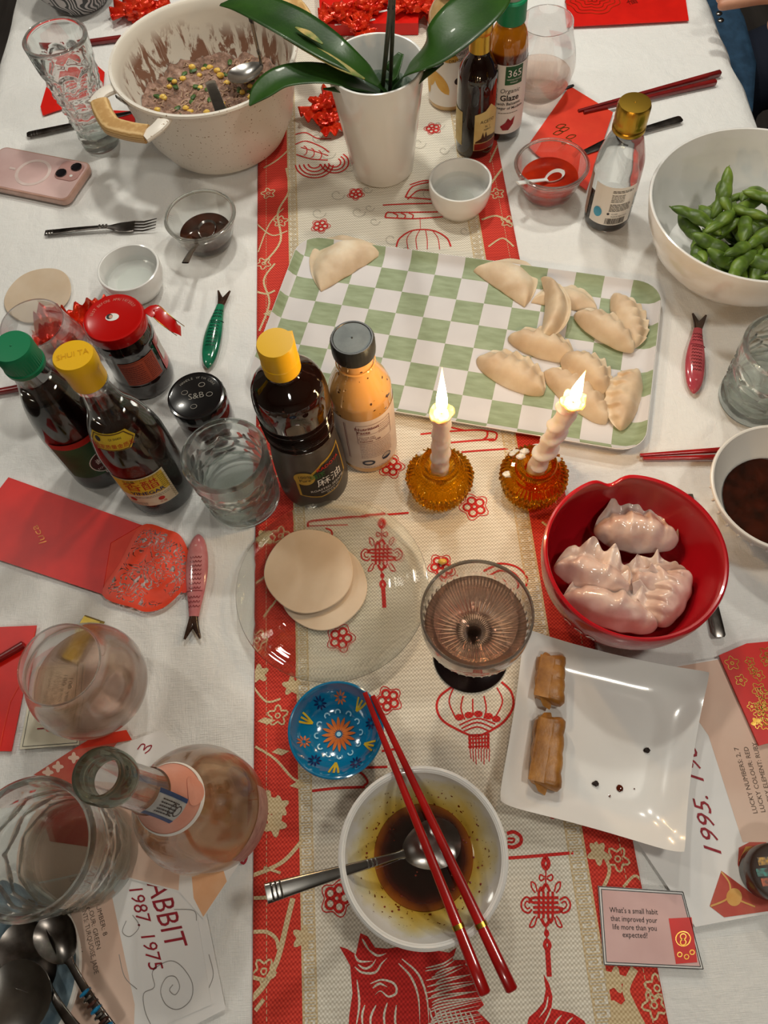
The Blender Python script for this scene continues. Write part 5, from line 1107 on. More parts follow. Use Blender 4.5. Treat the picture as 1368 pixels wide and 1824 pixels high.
BD = [((1206, 968), (1056, 950), .064, .036, dict(Hh=.024, pleats=5, lift=.012), 'boiled dumpling with a curled edge at the top of the red bowl'),
    ((1118, 1056), (985, 1012), .052, .038, dict(Hh=.022, pleats=3, lift=.006), 'boiled dumpling at the left side of the red bowl'),
    ((1222, 1046), (1100, 1052), .046, .032, dict(Hh=.018, pleats=3, lift=.004), 'boiled dumpling half hidden in the middle of the red bowl'),
    ((1168, 1122), (1000, 1066), .058, .036, dict(Hh=.026, pleats=3, lift=.004), 'largest boiled dumpling at the front left of the red bowl'),
    ((1166, 1118), (1224, 1024), .056, .036, dict(Hh=.020, pleats=6, lift=.006), 'crinkled boiled dumpling at the right side of the red bowl')]
for i, (a, b, w_, z, k, lab) in enumerate(BD):
    place_dumpling(a, b, w_, z, lab, 'boiled dumplings in the red bowl', M['boiled'], seed=i + 20, noisy=.0036, belly=.2, fold=.26, be=.66, ruffle=.0042, rim=((1130, 880), (1040, 960), (1170, 1000), (1110, 1040), (1150, 1040))[i], **k)
# dough wrappers
M['wrapper'] = mat('dough_wrapper', 'c6ae94', .6, sss=.15, bump=(70, .2, .0006), vary=('d2bda6', 18))
def wrapper(px, py, z, r, lab, grp_=None, dome=0.):
    c = P(px, py, z); th = thing('dough_wrapper', lab, 'wrapper', (c.x, c.y, z), 0, grp_)
    def md(a, i, rr, zz): return rr * (1 + .02 * math.sin(2 * a + px) + .012 * math.sin(5 * a + py)), zz + .0005 * math.sin(3 * a + px) * rr / r
    part('dough', lathe([(0, 0), (r * .98, 0), (r, .0005), (r * .985, .0011), (r * .95, .0010), (0, .0010)], 72, md), M['wrapper'], th); return th
wrapper(577, 1046, .0050, .0455, 'round dough wrapper, lower one on the glass plate', 'dough wrappers on the glass plate')
wrapper(550, 1016, .0112, .0465, 'round dough wrapper, upper one on the glass plate', 'dough wrappers on the glass plate')
wrapper(68, 525, .0012, .0445, 'round dough wrapper lying on the cloth by the red foil', 'loose wrapper')
# spring rolls
t = NT('fried_pastry'); g = t.co(); t.base(t.ramp(t.noise(g, 38, 5, .6), [(.28, '6e3f16'), (.5, 'a56e2e'), (.72, 'c88f48')])); t.b.inputs['Roughness'].default_value = .38; t.bump(t.noise(g, 90, 5, .65), .5, .0012); M['fried'] = t.m
def roll(a, b, wpx, lab):
    z = .0165; A, B = P(*a, z), P(*b, z); d = B - A; L_ = d.length; th = thing('spring_roll', lab, 'spring roll', tuple((A + B) / 2 - Vector((0, 0, .0117))), math.atan2(d.y, d.x), 'fried spring rolls')
    pth = [(-L_ / 2 + L_ * k / 22, .0006 * math.sin(k), .0115) for k in range(23)]
    ws = [wpx * (.84 if k in (0, 22) else 1 + .012 * math.sin(k * .7)) for k in range(23)]; ts = [.0105 * (.7 if k in (0, 22) else 1 + .02 * math.sin(k * .8 + 1)) for k in range(23)]
    part('pastry', sweep(pth, ws, ts, 28, 3.0), M['fried'], th, smooth=60)
    part('outer_fold', sweep([(-L_ / 2 + L_ * (.04 + .92 * k / 16), -wpx * (.25 + .35 * (k / 16)), .0117 + .0098) for k in range(17)], [wpx * .55] * 17, [.0008] * 17, 12, 3), M['fried'], th)
    for s in (-1, 1): part('end_flap', (lambda q: q)(sweep([(s * (L_ / 2 - .006), -.006, .019), (s * (L_ / 2 + .0005), -.002, .013), (s * (L_ / 2 + .0012), .002, .008)], .0055, .0009, 10)), M['fried'], th)
roll((981, 1171), (978, 1250), .0135, 'shorter fried spring roll, upper one on the square plate'); roll((979, 1280), (970, 1402), .0140, 'longer fried spring roll, lower one on the square plate')
crm = mat('dark_crumb', '1c100a', .6, vary=('2a1810', 200)); drp = mat('sauce_drop', '5a1c08', .08, coat=.8, vary=('401204', 200))
for i, (x, y) in enumerate(((1152, 1337), (1061, 1396))):
    c = P(x, y, .006); o = part('crumb', sphere((0, 0, 0), .0028, 12, 8, .0022, 2.5, i, (1, .8, .5)), crm); o.location = (c.x, c.y, .0068); setp(o, ['dark crumb at the right of the square plate', 'dark crumb at the middle bottom of the square plate'][i], 'crumb', 'crumbs on the square plate')
for i, (x, y, r_0) in enumerate(((1104, 1404, .0031), (1086, 1418, .0010), (933, 1389, .0018), (912, 1404, .0008), (1130, 1405, .0006))):
    c = P(x, y, .0062); o = part('sauce_drop', sphere((0, 0, 0), r_0, 14, 6, .0005, 2, i, (1, 1, .25)), drp); o.location = (c.x, c.y, .0062 if x > 1000 else .0085); setp(o, ['largest brown sauce drop on the square plate', 'small sauce drop below the largest one', 'sauce drop left of the lower spring roll', 'tiny sauce drop at the left rim of the square plate', 'tiny sauce drop right of the largest one'][i], 'drop', 'sauce drops on the square plate')
# filling in the pot
t = NT('meat_filling'); g = t.co(); t.base(t.ramp(t.noise(g, 120, 5, .65), [(.28, '4f3a32'), (.45, '84624f'), (.6, 'a88472'), (.75, 'c0a594')])); t.b.inputs['Roughness'].default_value = .4; t.bump(t.noise(g, 260, 5, .7), .9, .002); M['meat'] = t.m
th = thing('dumpling_filling', 'ground meat filling with corn and greens inside the pot', 'filling', (POT.x, POT.y, .010))
def fz(x, y):
    d = math.hypot(x, y) / .103; b_ = .034 + .012 * noise.noise(Vector((x * 20, y * 20, 1))) + .007 * noise.noise(Vector((x * 60, y * 60, 2))) + .0035 * noise.noise(Vector((x * 170, y * 170, 3))) + .0018 * noise.noise(Vector((x * 380, y * 380, 5)))
    return b_ + .014 * max(0, x / .1 * -.3 + y / .1 * .2) + .02 * max(0, d - .8)
V, Fc = [], []; nr_, na = 60, 150
for i in range(nr_ + 1):
    for j in range(na):
        a = 2 * PI * j / na; rr = .1045 * (i / nr_) * (1 + .03 * noise.noise(Vector((math.cos(a) * 3, math.sin(a) * 3, 0)))); x, y = rr * math.cos(a), rr * math.sin(a); V.append((x, y, fz(x, y)))
for i in range(nr_):
    for j in range(na): j2 = (j + 1) % na; Fc.append([i * na + j, (i + 1) * na + j, (i + 1) * na + j2, i * na + j2])
part('meat', (V, Fc), M['meat'], th, smooth=60, kind='stuff')
M['corn'] = mat('sweetcorn', 'd8aa3a', .3, coat=.3, sss=.2, vary=('e6c468', 120)); M['herb'] = mat('chopped_scallion', '2c4420', .4, vary=('486a2c', 90)); M['noodle'] = mat('pale_shreds', 'b89a80', .4, vary=('9a7862', 90))
rn = random.Random(12)
pc = M['corn']
for i in range(44):
    a, rr = rn.uniform(0, 6.28), .092 * rn.random() ** .5; x, y = rr * math.cos(a), rr * math.sin(a); s = rn.uniform(.0040, .0056)
    part('corn_kernel', sphere((x, y, fz(x, y) + .0015), s, 10, 7, s * .2, 1.5, i, (1, .8, .7)), pc, th)
for i in range(34):
    a, rr = rn.uniform(0, 6.28), .094 * rn.random() ** .5; x, y = rr * math.cos(a), rr * math.sin(a)
    part('scallion_piece', xf(sphere((0, 0, 0), .0052, 8, 6, .002, 2, i, (1.2, .7, .4)), TR(x, y, fz(x, y) + .001, rn.uniform(0, 3))), M['herb'], th)
sh_ = []
for i in range(260):
    a, rr = rn.uniform(0, 6.28), .097 * rn.random() ** .5; x, y = rr * math.cos(a), rr * math.sin(a); q = rn.uniform(0, 6.28); l_ = rn.uniform(.004, .012)
    pts = [(x + l_ * k / 3 * math.cos(q + k * rn.uniform(-.3, .3)), y + l_ * k / 3 * math.sin(q + k * .25)) for k in range(4)]
    sh_.append(sweep([(px_, py_, fz(px_, py_) + .0008) for px_, py_ in pts], .0010, .0008, 6))
part('meat_shreds', join(*sh_), M['noodle'], th, kind='stuff')
# soybean pods
t = NT('soybean_pod'); g = t.co(); t.base(t.ramp(t.noise(g, 55, 3), [(.3, '34480e'), (.5, '567020'), (.72, '788f32')])); t.b.inputs['Roughness'].default_value = .42; t.b.inputs['Subsurface Weight'].default_value = .1; t.b.inputs['Subsurface Scale'].default_value = .003; t.bump(t.noise(g, 220, 3), .3, .0006); M['pod'] = t.m
podmesh = []
def podvf(n, L_, bend):
    N = 30; pth, ws, ts = [], [], []
    for k in range(N + 1):
        u = k / N; env = math.sin(PI * min(1, max(.02, u * .96 + .02))) ** .55; b_ = (abs(math.sin(PI * n * (u * .9 + .05))) ** 1.2)
        pth.append((L_ * (u - .5), bend * math.sin(PI * u) * L_, 0)); ws.append(.0092 * env * (.86 + .14 * b_)); ts.append(.0070 * env * (.62 + .38 * b_))
    return sweep(pth, ws, ts, 12)
PR = []
for n, L_, bd in ((3, .066, .10), (2, .052, .12), (3, .062, -.08), (2, .048, .05)):
    pr_ = thing('soybean_pod', 'pod', 'soybean pod'); part('pod', podvf(n, L_, bd), M['pod'], pr_, smooth=80)
    part('stalk', sweep([(-L_ / 2 - .003, 0, 0), (-L_ / 2 + .002, 0, 0)], [.0006, .0012], [.0006, .0012], 6), M['pod'], pr_); part('pod_tip', sweep([(L_ / 2 - .002, 0, 0), (L_ / 2 + .002, bd * .01, .0005)], [.0012, .0004], [.001, .0004], 6), M['pod'], pr_)
    PR.append(pr_)
rn = random.Random(21); used = set()
spots = []
for layer, (n, rmax, z) in enumerate(((9, .034, .026), (14, .054, .038), (20, .074, .054), (15, .068, .066))):
    for k in range(n): a = 2.4 * k + layer; rr = rmax * ((k + .5) / n) ** .5; spots.append((rr * math.cos(a), rr * math.sin(a) - .014, z + rn.uniform(-.003, .003)))
top = P(1284, 340, .078) - BEAN; spots.append((top.x, top.y, .074))
for i, (x, y, z) in enumerate(spots):
    s = PR[i % 4]
    if i < 4: o = s
    else:
        o = s.copy(); COL.objects.link(o)
        for ch in s.children: c2 = ch.copy(); COL.objects.link(c2); c2.parent = o
    o.location = (BEAN.x + x, BEAN.y + y, BEAN.z + z); o.rotation_euler = (rn.uniform(-.7, .7), rn.uniform(-.3, .3), rn.uniform(0, 6.28)); o['group'] = 'green soybean pods heaped in the white bowl'
    rr_ = math.hypot(x, y); sd = 'left' if x < -.02 else ('right' if x > .02 else 'middle'); dp = 'near' if y < -.03 else ('far' if y > .02 else 'central')
    o['label'] = 'green soybean pod in the %s %s of the heap, %s' % (dp, sd, 'lying on top' if z > .060 else ('in the second layer' if z > .045 else 'buried low in the white bowl'))
    if i == len(spots) - 1: o['label'] = 'single soybean pod standing clear at the back of the heap'; o.rotation_euler = (.2, -.5, 1.15)
c = P(788, 1001, .003); o = part('corn_kernel', sphere((0, 0, 0), .0042, 14, 9, .0012, 1.5, 3, (1.1, .85, .75)), M['corn']); o.location = (c.x, c.y, .0042); setp(o, 'single yellow corn kernel dropped on the runner above the coupe glass', 'corn kernel')
# ================================================================ CUTLERY AND CHOPSTICKS
def chop(a, za, b, zb, lab, m, grp_, ra=.0023, rb=.0050, band=False, name='chopstick', square=True):
    """a: thin tip pixel, b: thick end pixel"""
    A, B = P(*a, za), P(*b, zb); o = A.copy(); th = thing(name, lab, 'chopstick', tuple(o), 0, grp_)
    N = 12; pts = [(B - A) * (k / N) for k in range(N + 1)]; rs = [ra + (rb - ra) * (k / N) for k in range(N + 1)]
    pts.append((B - A) * 1.006); rs.append(rb * .7); part('shaft', sweep(pts, rs, rs, 16, 3.4 if square else 2), m, th, smooth=50)
    if band:
        part('gold_band', sweep([(B - A) * .80, (B - A) * .815], rb * 1.0, rb * 1.0, 16, 3.2), M['gold'], th)
    return th
chop((650, 1234), .0625, (863, 1768), .0625, 'red chopstick with gold band, left one across the sauce bowl', M['redlac'], 'red chopsticks across the sauce bowl', band=True)
chop((664, 1240), .0625, (911, 1762), .0625, 'red chopstick with gold band, right one across the sauce bowl', M['redlac'], 'red chopsticks across the sauce bowl', band=True)
chop((1030, 198), .0035, (1282, 130), .0045, 'dark red chopstick, upper one near the far right table edge', M['redlac_dark'], 'dark red chopsticks far right', .0022, .0040)
chop((1040, 200), .0045, (1274, 146), .0045, 'dark red chopstick, lower one near the far right table edge', M['redlac_dark'], 'dark red chopsticks far right', .0022, .0040)
chop((1140, 811), .0030, (1372, 796), .0040, 'red chopstick at the right, lower of the pair by the soy bowl', M['redlac'], 'red chopsticks at the right', .0018, .0036)
chop((1145, 817), .0030, (1392, 812), .0040, 'red chopstick at the right, nearer of the pair by the soy bowl', M['redlac'], 'red chopsticks at the right', .0018, .0036)
chop((60, 88), .0030, (216, 68), .0035, 'dark red chopstick lying behind the tall glass tumbler', M['redlac_dark'], None, .0035, .0042)
chop((-80, 712), .0040, (40, 690), .0040, 'red chopstick poking in from the left edge below the wrapper', M['redlac_dark'], None, .003, .0038)
chop((-60, 1208), .0060, (42, 1148), .0060, 'dark red chopstick lying on the red envelope at the left edge', M['redlac_dark'], None, .003, .0038)
def spoon(name, lab, cat, pb, zb, ph, zh, Lb, Wb, m, wh=(.0028, .005), depth=.007, hump=.0, rings=True, grp_=None, extra=None, th_=.0011, pointed=0.):
    """pb: pixel of bowl centre, ph: pixel of handle end"""
    B, Hd = P(*pb, zb), P(*ph, zh); th = thing(name, lab, cat, tuple(B), 0, grp_)
    d = (Hd - B); d2 = Vector((d.x, d.y, 0)).normalized(); s2 = Vector((-d2.y, d2.x, 0)); N, K = 18, 14; V, Fc = [], []
    for lay in (0, 1):
        for i in range(N + 1):
            q = i / N
            for k in range(K * 2):
                a = PI * k / K; x, y = q * math.cos(a), q * math.sin(a); ww = Wb / 2 * (1 - .18 * x) ; xx = x * Lb / 2
                z = depth * (q * q - 1) + (0 if lay == 0 else -th_); V.append(d2 * xx + s2 * (y * ww) + Vector((0, 0, z)))
    n = K * 2; S = (N + 1) * n
    for i in range(N):
        for k in range(n):
            k2 = (k + 1) % n; Fc.append([i * n + k, (i + 1) * n + k, (i + 1) * n + k2, i * n + k2]); Fc.append([S + i * n + k2, S + (i + 1) * n + k2, S + (i + 1) * n + k, S + i * n + k])
    for k in range(n): k2 = (k + 1) % n; Fc.append([N * n + k, S + N * n + k, S + N * n + k2, N * n + k2])
    part('spoon_bowl', (V, Fc), m, th, smooth=60)
    st = d2 * (Lb / 2 - .0015); N = 26; e = Hd - B; pts, ws, ts = [], [], []
    for k in range(N + 1):
        u = k / N; p = st.lerp(e, u) + Vector((0, 0, hump * math.sin(PI * u))); pts.append(p); ws.append(wh[0] + (wh[1] - wh[0]) * u ** 1.3 if u > .06 else .0042 - .0014 * u / .06); ts.append(.0014 if u < .95 else .0011)
    hd_ = part('handle', sweep(pts, ws, ts, 14, 2.6), m, th, smooth=50)
    if rings:
        for us in (.22, .25, .28, .90, .93, .96):
            k = us * N; i = int(k); p = pts[i].lerp(pts[min(i + 1, N)], k - i); dd = (pts[min(i + 1, N)] - pts[i]).normalized() * .0012; w_ = ws[i] * 1.08
            part('ridge', sweep([p - dd * .7, p, p + dd * .7], [w_ * .9, w_, w_ * .9], [.0016, .0023, .0016], 12, 2.6), m, hd_)
    return th
spoon('table_spoon', 'steel spoon with ridged handle resting in the near sauce bowl', 'spoon', (768, 1505), .0245, (474, 1592), .084, .052, .040, M['steel'], (.0030, .0075), hump=.003)
spoon('tea_spoon', 'small steel spoon in the clear cup of soy sauce', 'spoon', (368, 408), .020, (330, 468), .058, .034, .024, M['steel'], (.0022, .0045), rings=False, hump=.004)
spoon('ceramic_spoon', 'white ceramic spoon in the cup of red chili sauce', 'spoon', (988, 312), .028, (922, 326), .049, .030, .018, M['ceramic'], (.0026, .0040), rings=False, th_=.0016)
spoon('table_spoon', 'steel spoon standing in the meat filling at the back of the pot', 'spoon', (438, 128), .062, (446, 30), .128, .055, .040, M['steel'], (.0030, .0055), hump=0)
spoon('tea_spoon', 'thin steel spoon leaning over the pot rim by the wooden handle', 'spoon', (300, 215), .070, (207, 172), .124, .034, .022, M['steel'], (.002, .004), rings=False)
spoon('table_spoon', 'dark shiny spoon with curved handle on the blue plate', 'spoon', (50, 1706), .022, (150, 1850), .024, .062, .046, M['darksteel'], (.003, .005), rings=False, hump=.004)
t9 = spoon('beaded_spoon', 'small spoon with turquoise beaded handle on the blue plate', 'spoon', (100, 1672), .026, (205, 1840), .022, .044, .034, M['darksteel'], (.003, .0042), rings=False, hump=.004)
A, B = P(152, 1768, .027), P(205, 1850, .024)
for k in range(9):
    p = A.lerp(B, k / 8); d = (B - A).normalized() * .0017; part('bead', sweep([p - d, p - d * .5, p + d * .5, p + d], [.0035, .0052, .0052, .0035], [.0030, .0044, .0044, .0030], 14), [mat('turquoise_bead', '1f7fae', .25, coat=.4, vary=('145c86', 90)), M['steel'], mat('brown_bead', '4a2a20', .3, vary=('341c14', 90))][(0, 1, 2)[k % 3]], t9, world=True)
spoon('serving_spoon', 'broad pale steel serving spoon at the near left corner', 'spoon', (22, 1790), .028, (-60, 1900), .03, .066, .056, M['steel'], (.003, .005), rings=False)
# fork
A, B = P(80, 414, .003), P(279, 400, .004); d = (B - A); L_ = d.length; an = math.atan2(d.y, d.x)
th = thing('dinner_fork', 'dark steel fork lying on the cloth left of the soy cup', 'fork', (A.x, A.y, .002), an)
pts = [(L_ * u, 0, z) for u, z in ((0, 0), (.1, .001), (.3, .003), (.5, .004), (.58, .003), (.66, .0015), (.74, .0012), (.80, .002))]
part('handle', sweep(cr(pts, 4), [q[0] for q in cr([(.0048,), (.0046,), (.0038,), (.0030,), (.0032,), (.0085,), (.0100,), (.0100,)], 4)], .0011, 14, 2.6), M['darksteel'], th)
for k in (.02, .045, .07, .50, .53, .56): part('ridge', sweep([(L_ * k - .001, 0, .0004 + .0045 * min(1, k * 2)), (L_ * k + .001, 0, .0004 + .0045 * min(1, k * 2))], .0048 if k < .3 else .0038, .0018, 10), M['steel'], th)
for k in range(4): y = (k - 1.5) * .0055; part('tine', sweep([(L_ * .78, y * .95, .0020), (L_ * .88, y, .0005), (L_ * 1.0, y * 1.02, .0045)], [.0015, .0013, .0006], [.0010, .0009, .0005], 8), M['darksteel'], th)
def handle_only(name, lab, cat, a, b, za, zb, w0, w1, m, rings=True, blade=None):
    A, B = P(*a, za), P(*b, zb); th = thing(name, lab, cat, (A.x, A.y, za), 0); d = B - A
    part('handle', sweep([d * u for u in (0, .03, .12, .5, .9, 1)], [w0 * .75, w0, w0, (w0 + w1) / 2, w1, w1 * .8], [.0010, .0014, .0017, .0017, .0014, .001], 14, 2.8), m, th)
    if rings:
        for u in (.07, .11, .15): part('ridge', sweep([d * (u - .006), d * (u + .006)], w0 * 1.05, .0022, 10), M['steel'], th)
    if blade:
        C = P(*blade[0], blade[1]) - A; part('blade', sweep([d, d.lerp(C, .5), C], [w1 * .9, blade[2], blade[2] * .6], [.0008, .0007, .0004], 10, 3), m, th)
    return th
handle_only('table_knife', 'dark ridged knife handle beside the tall glass tumbler', 'knife', (48, 240), (170, 214), .003, .003, .0058, .004, M['darksteel'], True, ((235, 200), .003, .006))
handle_only('table_knife', 'dark knife behind the gold-capped clear bottle', 'knife', (1214, 211), (1120, 238), .004, .004, .0062, .004, M['darksteel'], False, ((1040, 272), .004, .008))
handle_only('table_knife', 'steel knife lying partly under the red bowl', 'knife', (1282, 1135), (1255, 1010), .004, .004, .0062, .0045, M['darksteel'], False, ((1228, 880), .004, .006))
handle_only('butter_spreader', 'flat steel spreader standing in the filling at the pot front', 'spreader', (374, 145), (396, 205), .098, .116, .0072, .0075, M['steel'], False, ((402, 225), .080, .006))
handle_only('pen', 'dark pen end behind the red envelope and wine glass', 'pen', (1022, 152), (1000, 160), .004, .003, .002, .003, M['blackplastic'], False)
# ---------------------------------------------------------------- fish chopstick rests
def fish(head, tail, lab, body, dark, bw=.0112):
    A, B = P(*head, .004), P(*tail, .004); d = B - A; L_ = d.length; th = thing('fish_rest', lab, 'chopstick rest', (A.x, A.y, .001), math.atan2(d.y, d.x), 'ceramic fish chopstick rests')
    us = [0, .03, .10, .22, .38, .55, .70, .80]; wv_ = [.10, .42, .74, .95, 1.0, .84, .58, .46]; c_ = cr(list(zip(us, wv_)), 4)
    cut = [(u, w_) for u, w_ in c_]
    N = len(cut)
    part('fish_body', sweep([(L_ * u, .0018 * math.sin(PI * u), .0045 * (w_ ** .5)) for u, w_ in cut], [bw * w_ * (1 - .13 * math.exp(-((u - .57) / .012) ** 2)) for u, w_ in cut], [.0045 * w_ ** .5 * (1 - .25 * math.exp(-((u - .57) / .012) ** 2)) for u, w_ in cut], 20), body, th, smooth=70)
    sc_ = [ribbon([(L_ * u, y0, 0), (L_ * (u + .018), y0 + bw * .13, 0), (L_ * u, y0 + bw * .26, 0)], .0008, 0., n=3) for u in np.arange(.24, .72, .042) for y0 in np.arange(-bw * .55, bw * .4, bw * .26) if abs(y0 + bw * .13) < bw * .55 and abs(u - .57) > .02]
    zb = lambda x, y: (lambda w_: .0045 * w_ ** .5 + .0045 * w_ ** .5 * math.sqrt(max(0, 1 - (y / (bw * w_)) ** 2)))(float(np.interp(x / L_, [q[0] for q in cut], [q[1] for q in cut])))
    part('scales', join(*[([(v[0], v[1] + .0018 * math.sin(PI * v[0] / L_), zb(v[0], v[1]) + .0004) for v in s[0]], s[1]) for s in sc_]), dark[1], th, smooth=0)
    zn = zb(L_ * .57, 0); part('neck_groove', sweep([(L_ * .57, y, zb(L_ * .57, y - .0015) - .0001) for y in np.arange(-bw * .72, bw * .80, bw * .15)], .0006, .0005, 6), dark[1], th)
    ex_, ey_ = L_ * .13, -bw * .1; part('eye', xf(lathe([(.0011, 0), (.0013, .0006), (.0009, .0008), (.0006, .0003), (0, .0006)], 16), TR(ex_, ey_ + .001, zb(ex_, ey_) - .0002)), dark[2], th)
    part('tail_fin', join(sweep([(L_ * .78, 0.001, .0032), (L_ * .88, -bw * .15, .003), (L_ * 1.0, -bw * .62, .0026)], [.0042, .0040, .0012], [.0030, .0024, .0012], 12), sweep([(L_ * .78, 0.001, .0032), (L_ * .88, bw * .25, .003), (L_ * 1.0, bw * .75, .0026)], [.0042, .0038, .0012], [.0030, .0024, .0012], 12)), dark[0], th)
dk = mat('dark_brown_glaze', '2a1a14', .1, coat=.8, vary=('4a3226', 60))
fg = mat('green_fish_glaze', '1c7a58', .12, coat=.8, vary=('145f44', 70)); fp = mat('pink_fish_glaze', 'b8686c', .12, coat=.8, vary=('c88484', 60)); fr = mat('rose_fish_glaze', 'a83c4a', .12, coat=.8, vary=('b85058', 60))
fish((370, 655), (400, 518), 'green glazed fish chopstick rest above the black-lidded jar', fg, (dk, mat('green_groove', '0a3a2c', .2, coat=.5, vary=('062c20', 90)), mat('eye_white', 'c8dcd0', .2, vary=('b0c8bc', 90))))
fish((1236, 700), (1247, 560), 'rose pink fish chopstick rest right of the platter', fr, (dk, mat('rose_groove', '6a1c28', .2, coat=.5, vary=('581420', 90)), mat('rose_eye', 'd48890', .2, vary=('c87880', 90))))
fish((353, 952), (341, 1138), 'pale pink fish chopstick rest touching the lacy envelope flap', fp, (dk, mat('pink_groove', '8a3c40', .2, coat=.5, vary=('7a3034', 90)), mat('pink_eye', 'e0b0b0', .2, vary=('d4a0a0', 90))), .0118)
# ================================================================ PAPERS, ENVELOPES, PHONE
def sheet(name, lab, cat, pxs, z, th_=.0004, m=None, grp_=None, parent=None, rnd=0):
    poly = W(pxs, z); cx = sum(p[0] for p in poly) / len(poly); cy = sum(p[1] for p in poly) / len(poly); th = thing(name, lab, cat, (cx, cy, z), 0, grp_)
    part('paper', slab(poly, z, z + th_), m or M['paper'], th, world=True, smooth=0); return th
def flat(th, name, pxs, z, m, sub=0): return part(name, fillp(W(pxs, z), z, sub), m, th, world=True, smooth=0)
def stroke(th, name, ls, wd, z, m, closed=False): return part(name, join(*[join(*[ribbon([u_, v_], wd, z, n=1) for u_, v_ in zip(W(q, z), W(q, z)[1:])]) if 'rule' in name or 'edge' in name else ribbon(W(q, z), wd, z, closed) for q in ls]), m, th, world=True, smooth=0)
pkp = mat('blush_paper', 'dcb8a4', .7, vary=('e2c4b2', 12)); crp = mat('cream_card', 'e2dcc8', .6, vary=('d8d2bc', 30)); pnk = mat('pink_card', 'dcb6b2', .6, vary=('d4aca8', 30)); gr = mat('grey_pencil', '9a9490', .7, vary=('8a8480', 90))
gra = mat('coral_print', 'b8473c', .6, vary=('c4604c', 30)); gol = mat('ochre_print', 'd49a4c', .6, vary=('dcae68', 50)); lbr = mat('taupe_ink', '6a5648', .6, vary=('5a483c', 200))
# right menu sheet
z = .0016; th = sheet('horoscope_sheet', 'white and blush horoscope sheet under the square plate, reading lucky numbers', 'paper', [(1130, 1492), (1180, 1190), (1470, 1140), (1470, 1608), (1238, 1651)], z)
flat(th, 'blush_band', [(1180, 1192), (1470, 1142), (1470, 1500), (1323, 1500), (1262, 1310)], z + .0006, pkp)
def tx(th, name, s, a, b, size, z, m, **k): return part(name, textpx(s, a, b, size, z, **k), m, th, world=True, smooth=0)
for s, a, b in (('LUCKY NUMBERS: 2, 7', (1350, 1449), (1315, 1331)), ('LUCKY COLOUR: RED', (1364, 1447), (1332, 1330)), ('LUCKY ELEMENT: RUBY', (1380, 1445), (1347, 1322))): tx(th, 'printed_text', s, a, b, .0058, z + .0009, lbr)
tx(th, 'handwriting', '1995. 1983', (1288, 1532), (1232, 1300), .020, z + .0008, M['inkred'], shear=.35)
flat(th, 'envelope_graphic', [(1285, 1551), (1340, 1592), (1368, 1602), (1390, 1620), (1290, 1634), (1264, 1614)], z + .0008, gra); part('seal_graphic', fillp(W([(1307 + 14 * math.cos(q), 1598 + 16 * math.sin(q)) for q in np.arange(0, 6.2, .3)], z), z + .0010), gol, th, world=True, smooth=0)
stroke(th, 'envelope_flap_line', [[(1285, 1553), (1300, 1575), (1296, 1600), (1266, 1614)], [(1320, 1605), (1345, 1615)]], .0014, z + .0011, gol)
flat(th, 'envelope_graphic', [(1316, 1510), (1335, 1500), (1365, 1500), (1372, 1530), (1360, 1590), (1330, 1580), (1314, 1540)], z + .0009, gra); flat(th, 'tag_graphic', [(1328, 1508), (1362, 1506), (1350, 1535), (1316, 1534)], z + .0011, gol)
# question card right
z = .0026; th = sheet('question_card', 'pink question card about a small habit, at the lower right', 'card', [(1065, 1578), (1217, 1588), (1253, 1727), (1075, 1719)], z, .0006)
flat(th, 'pink_panel', [(1072, 1585), (1214, 1594), (1247, 1721), (1081, 1713)], z + .0009, pnk); stroke(th, 'black_rule', [[(1071, 1584), (1215, 1593), (1248, 1722), (1080, 1714), (1071, 1584)]], .0005, z + .0011, M['ink'])
part('black_rule', join(*[ribbon(W([a, b], z), .0006, z + .0012, n=1) for a, b in (((1066, 1579), (1216, 1589)), ((1216, 1589), (1252, 1726)), ((1252, 1726), (1076, 1718)), ((1076, 1718), (1066, 1579)))]), M['ink'], th, world=True, smooth=0)
for s, a, b in (("What's a small habit", (1086, 1625), (1172, 1629)), ('that improved your', (1088, 1640), (1171, 1644)), ('life more than you', (1091, 1655), (1170, 1658)), ('expected?', (1109, 1669), (1154, 1671))): tx(th, 'printed_text', s, a, b, .0058, z + .0012, M['ink'])
flat(th, 'envelope_graphic', [(1191, 1636), (1232, 1634), (1242, 1714), (1204, 1717)], z + .0012, M['redpaper']); part('gold_ornament', join(*[ribbon(W([(x + r_0 * math.cos(q), y + r_0 * math.sin(q)) for q in np.arange(0, 6.2, .6)], z), .0008, z + .0014, True, 2) for x, y, r_0 in ((1216, 1672, 13), (1216, 1668, 5), (1216, 1678, 5), (1210, 1700, 4), (1222, 1704, 4), (1232, 1696, 4))]), M['goldprint'], th, world=True, smooth=0)
# left card
z = .0030; th = sheet('question_card', 'cream question card with red lanterns under the stemless wine glass', 'card', [(62, 1187), (152, 1180), (141, 1327), (35, 1335)], z, .0006, crp)
stroke(th, 'black_rule', [[(66, 1191), (148, 1185), (137, 1323), (40, 1330), (66, 1191)]], .0005, z + .0009, M['ink'])
for s, a, b in (('or someone else?', (88, 1196), (70, 1268)), ('favourite habit, or', (100, 1195), (80, 1272)), ('What is your', (112, 1205), (98, 1270)), ('100 years', (124, 1205), (112, 1262))): tx(th, 'printed_text', s, a, b, .0062, z + .0010, M['ink'])
for x in (88, 107): part('lantern_graphic', fillp(W([(x + 7 * math.cos(q), 1296 + 8 * math.sin(q)) for q in np.arange(0, 6.2, .4)], z), z + .0011), M['redpaper'], th, world=True, smooth=0)
stroke(th, 'tassel_graphic', [[(66, 1298), (82, 1297)], [(94, 1296), (102, 1296)]], .0012, z + .0011, M['inkred'])
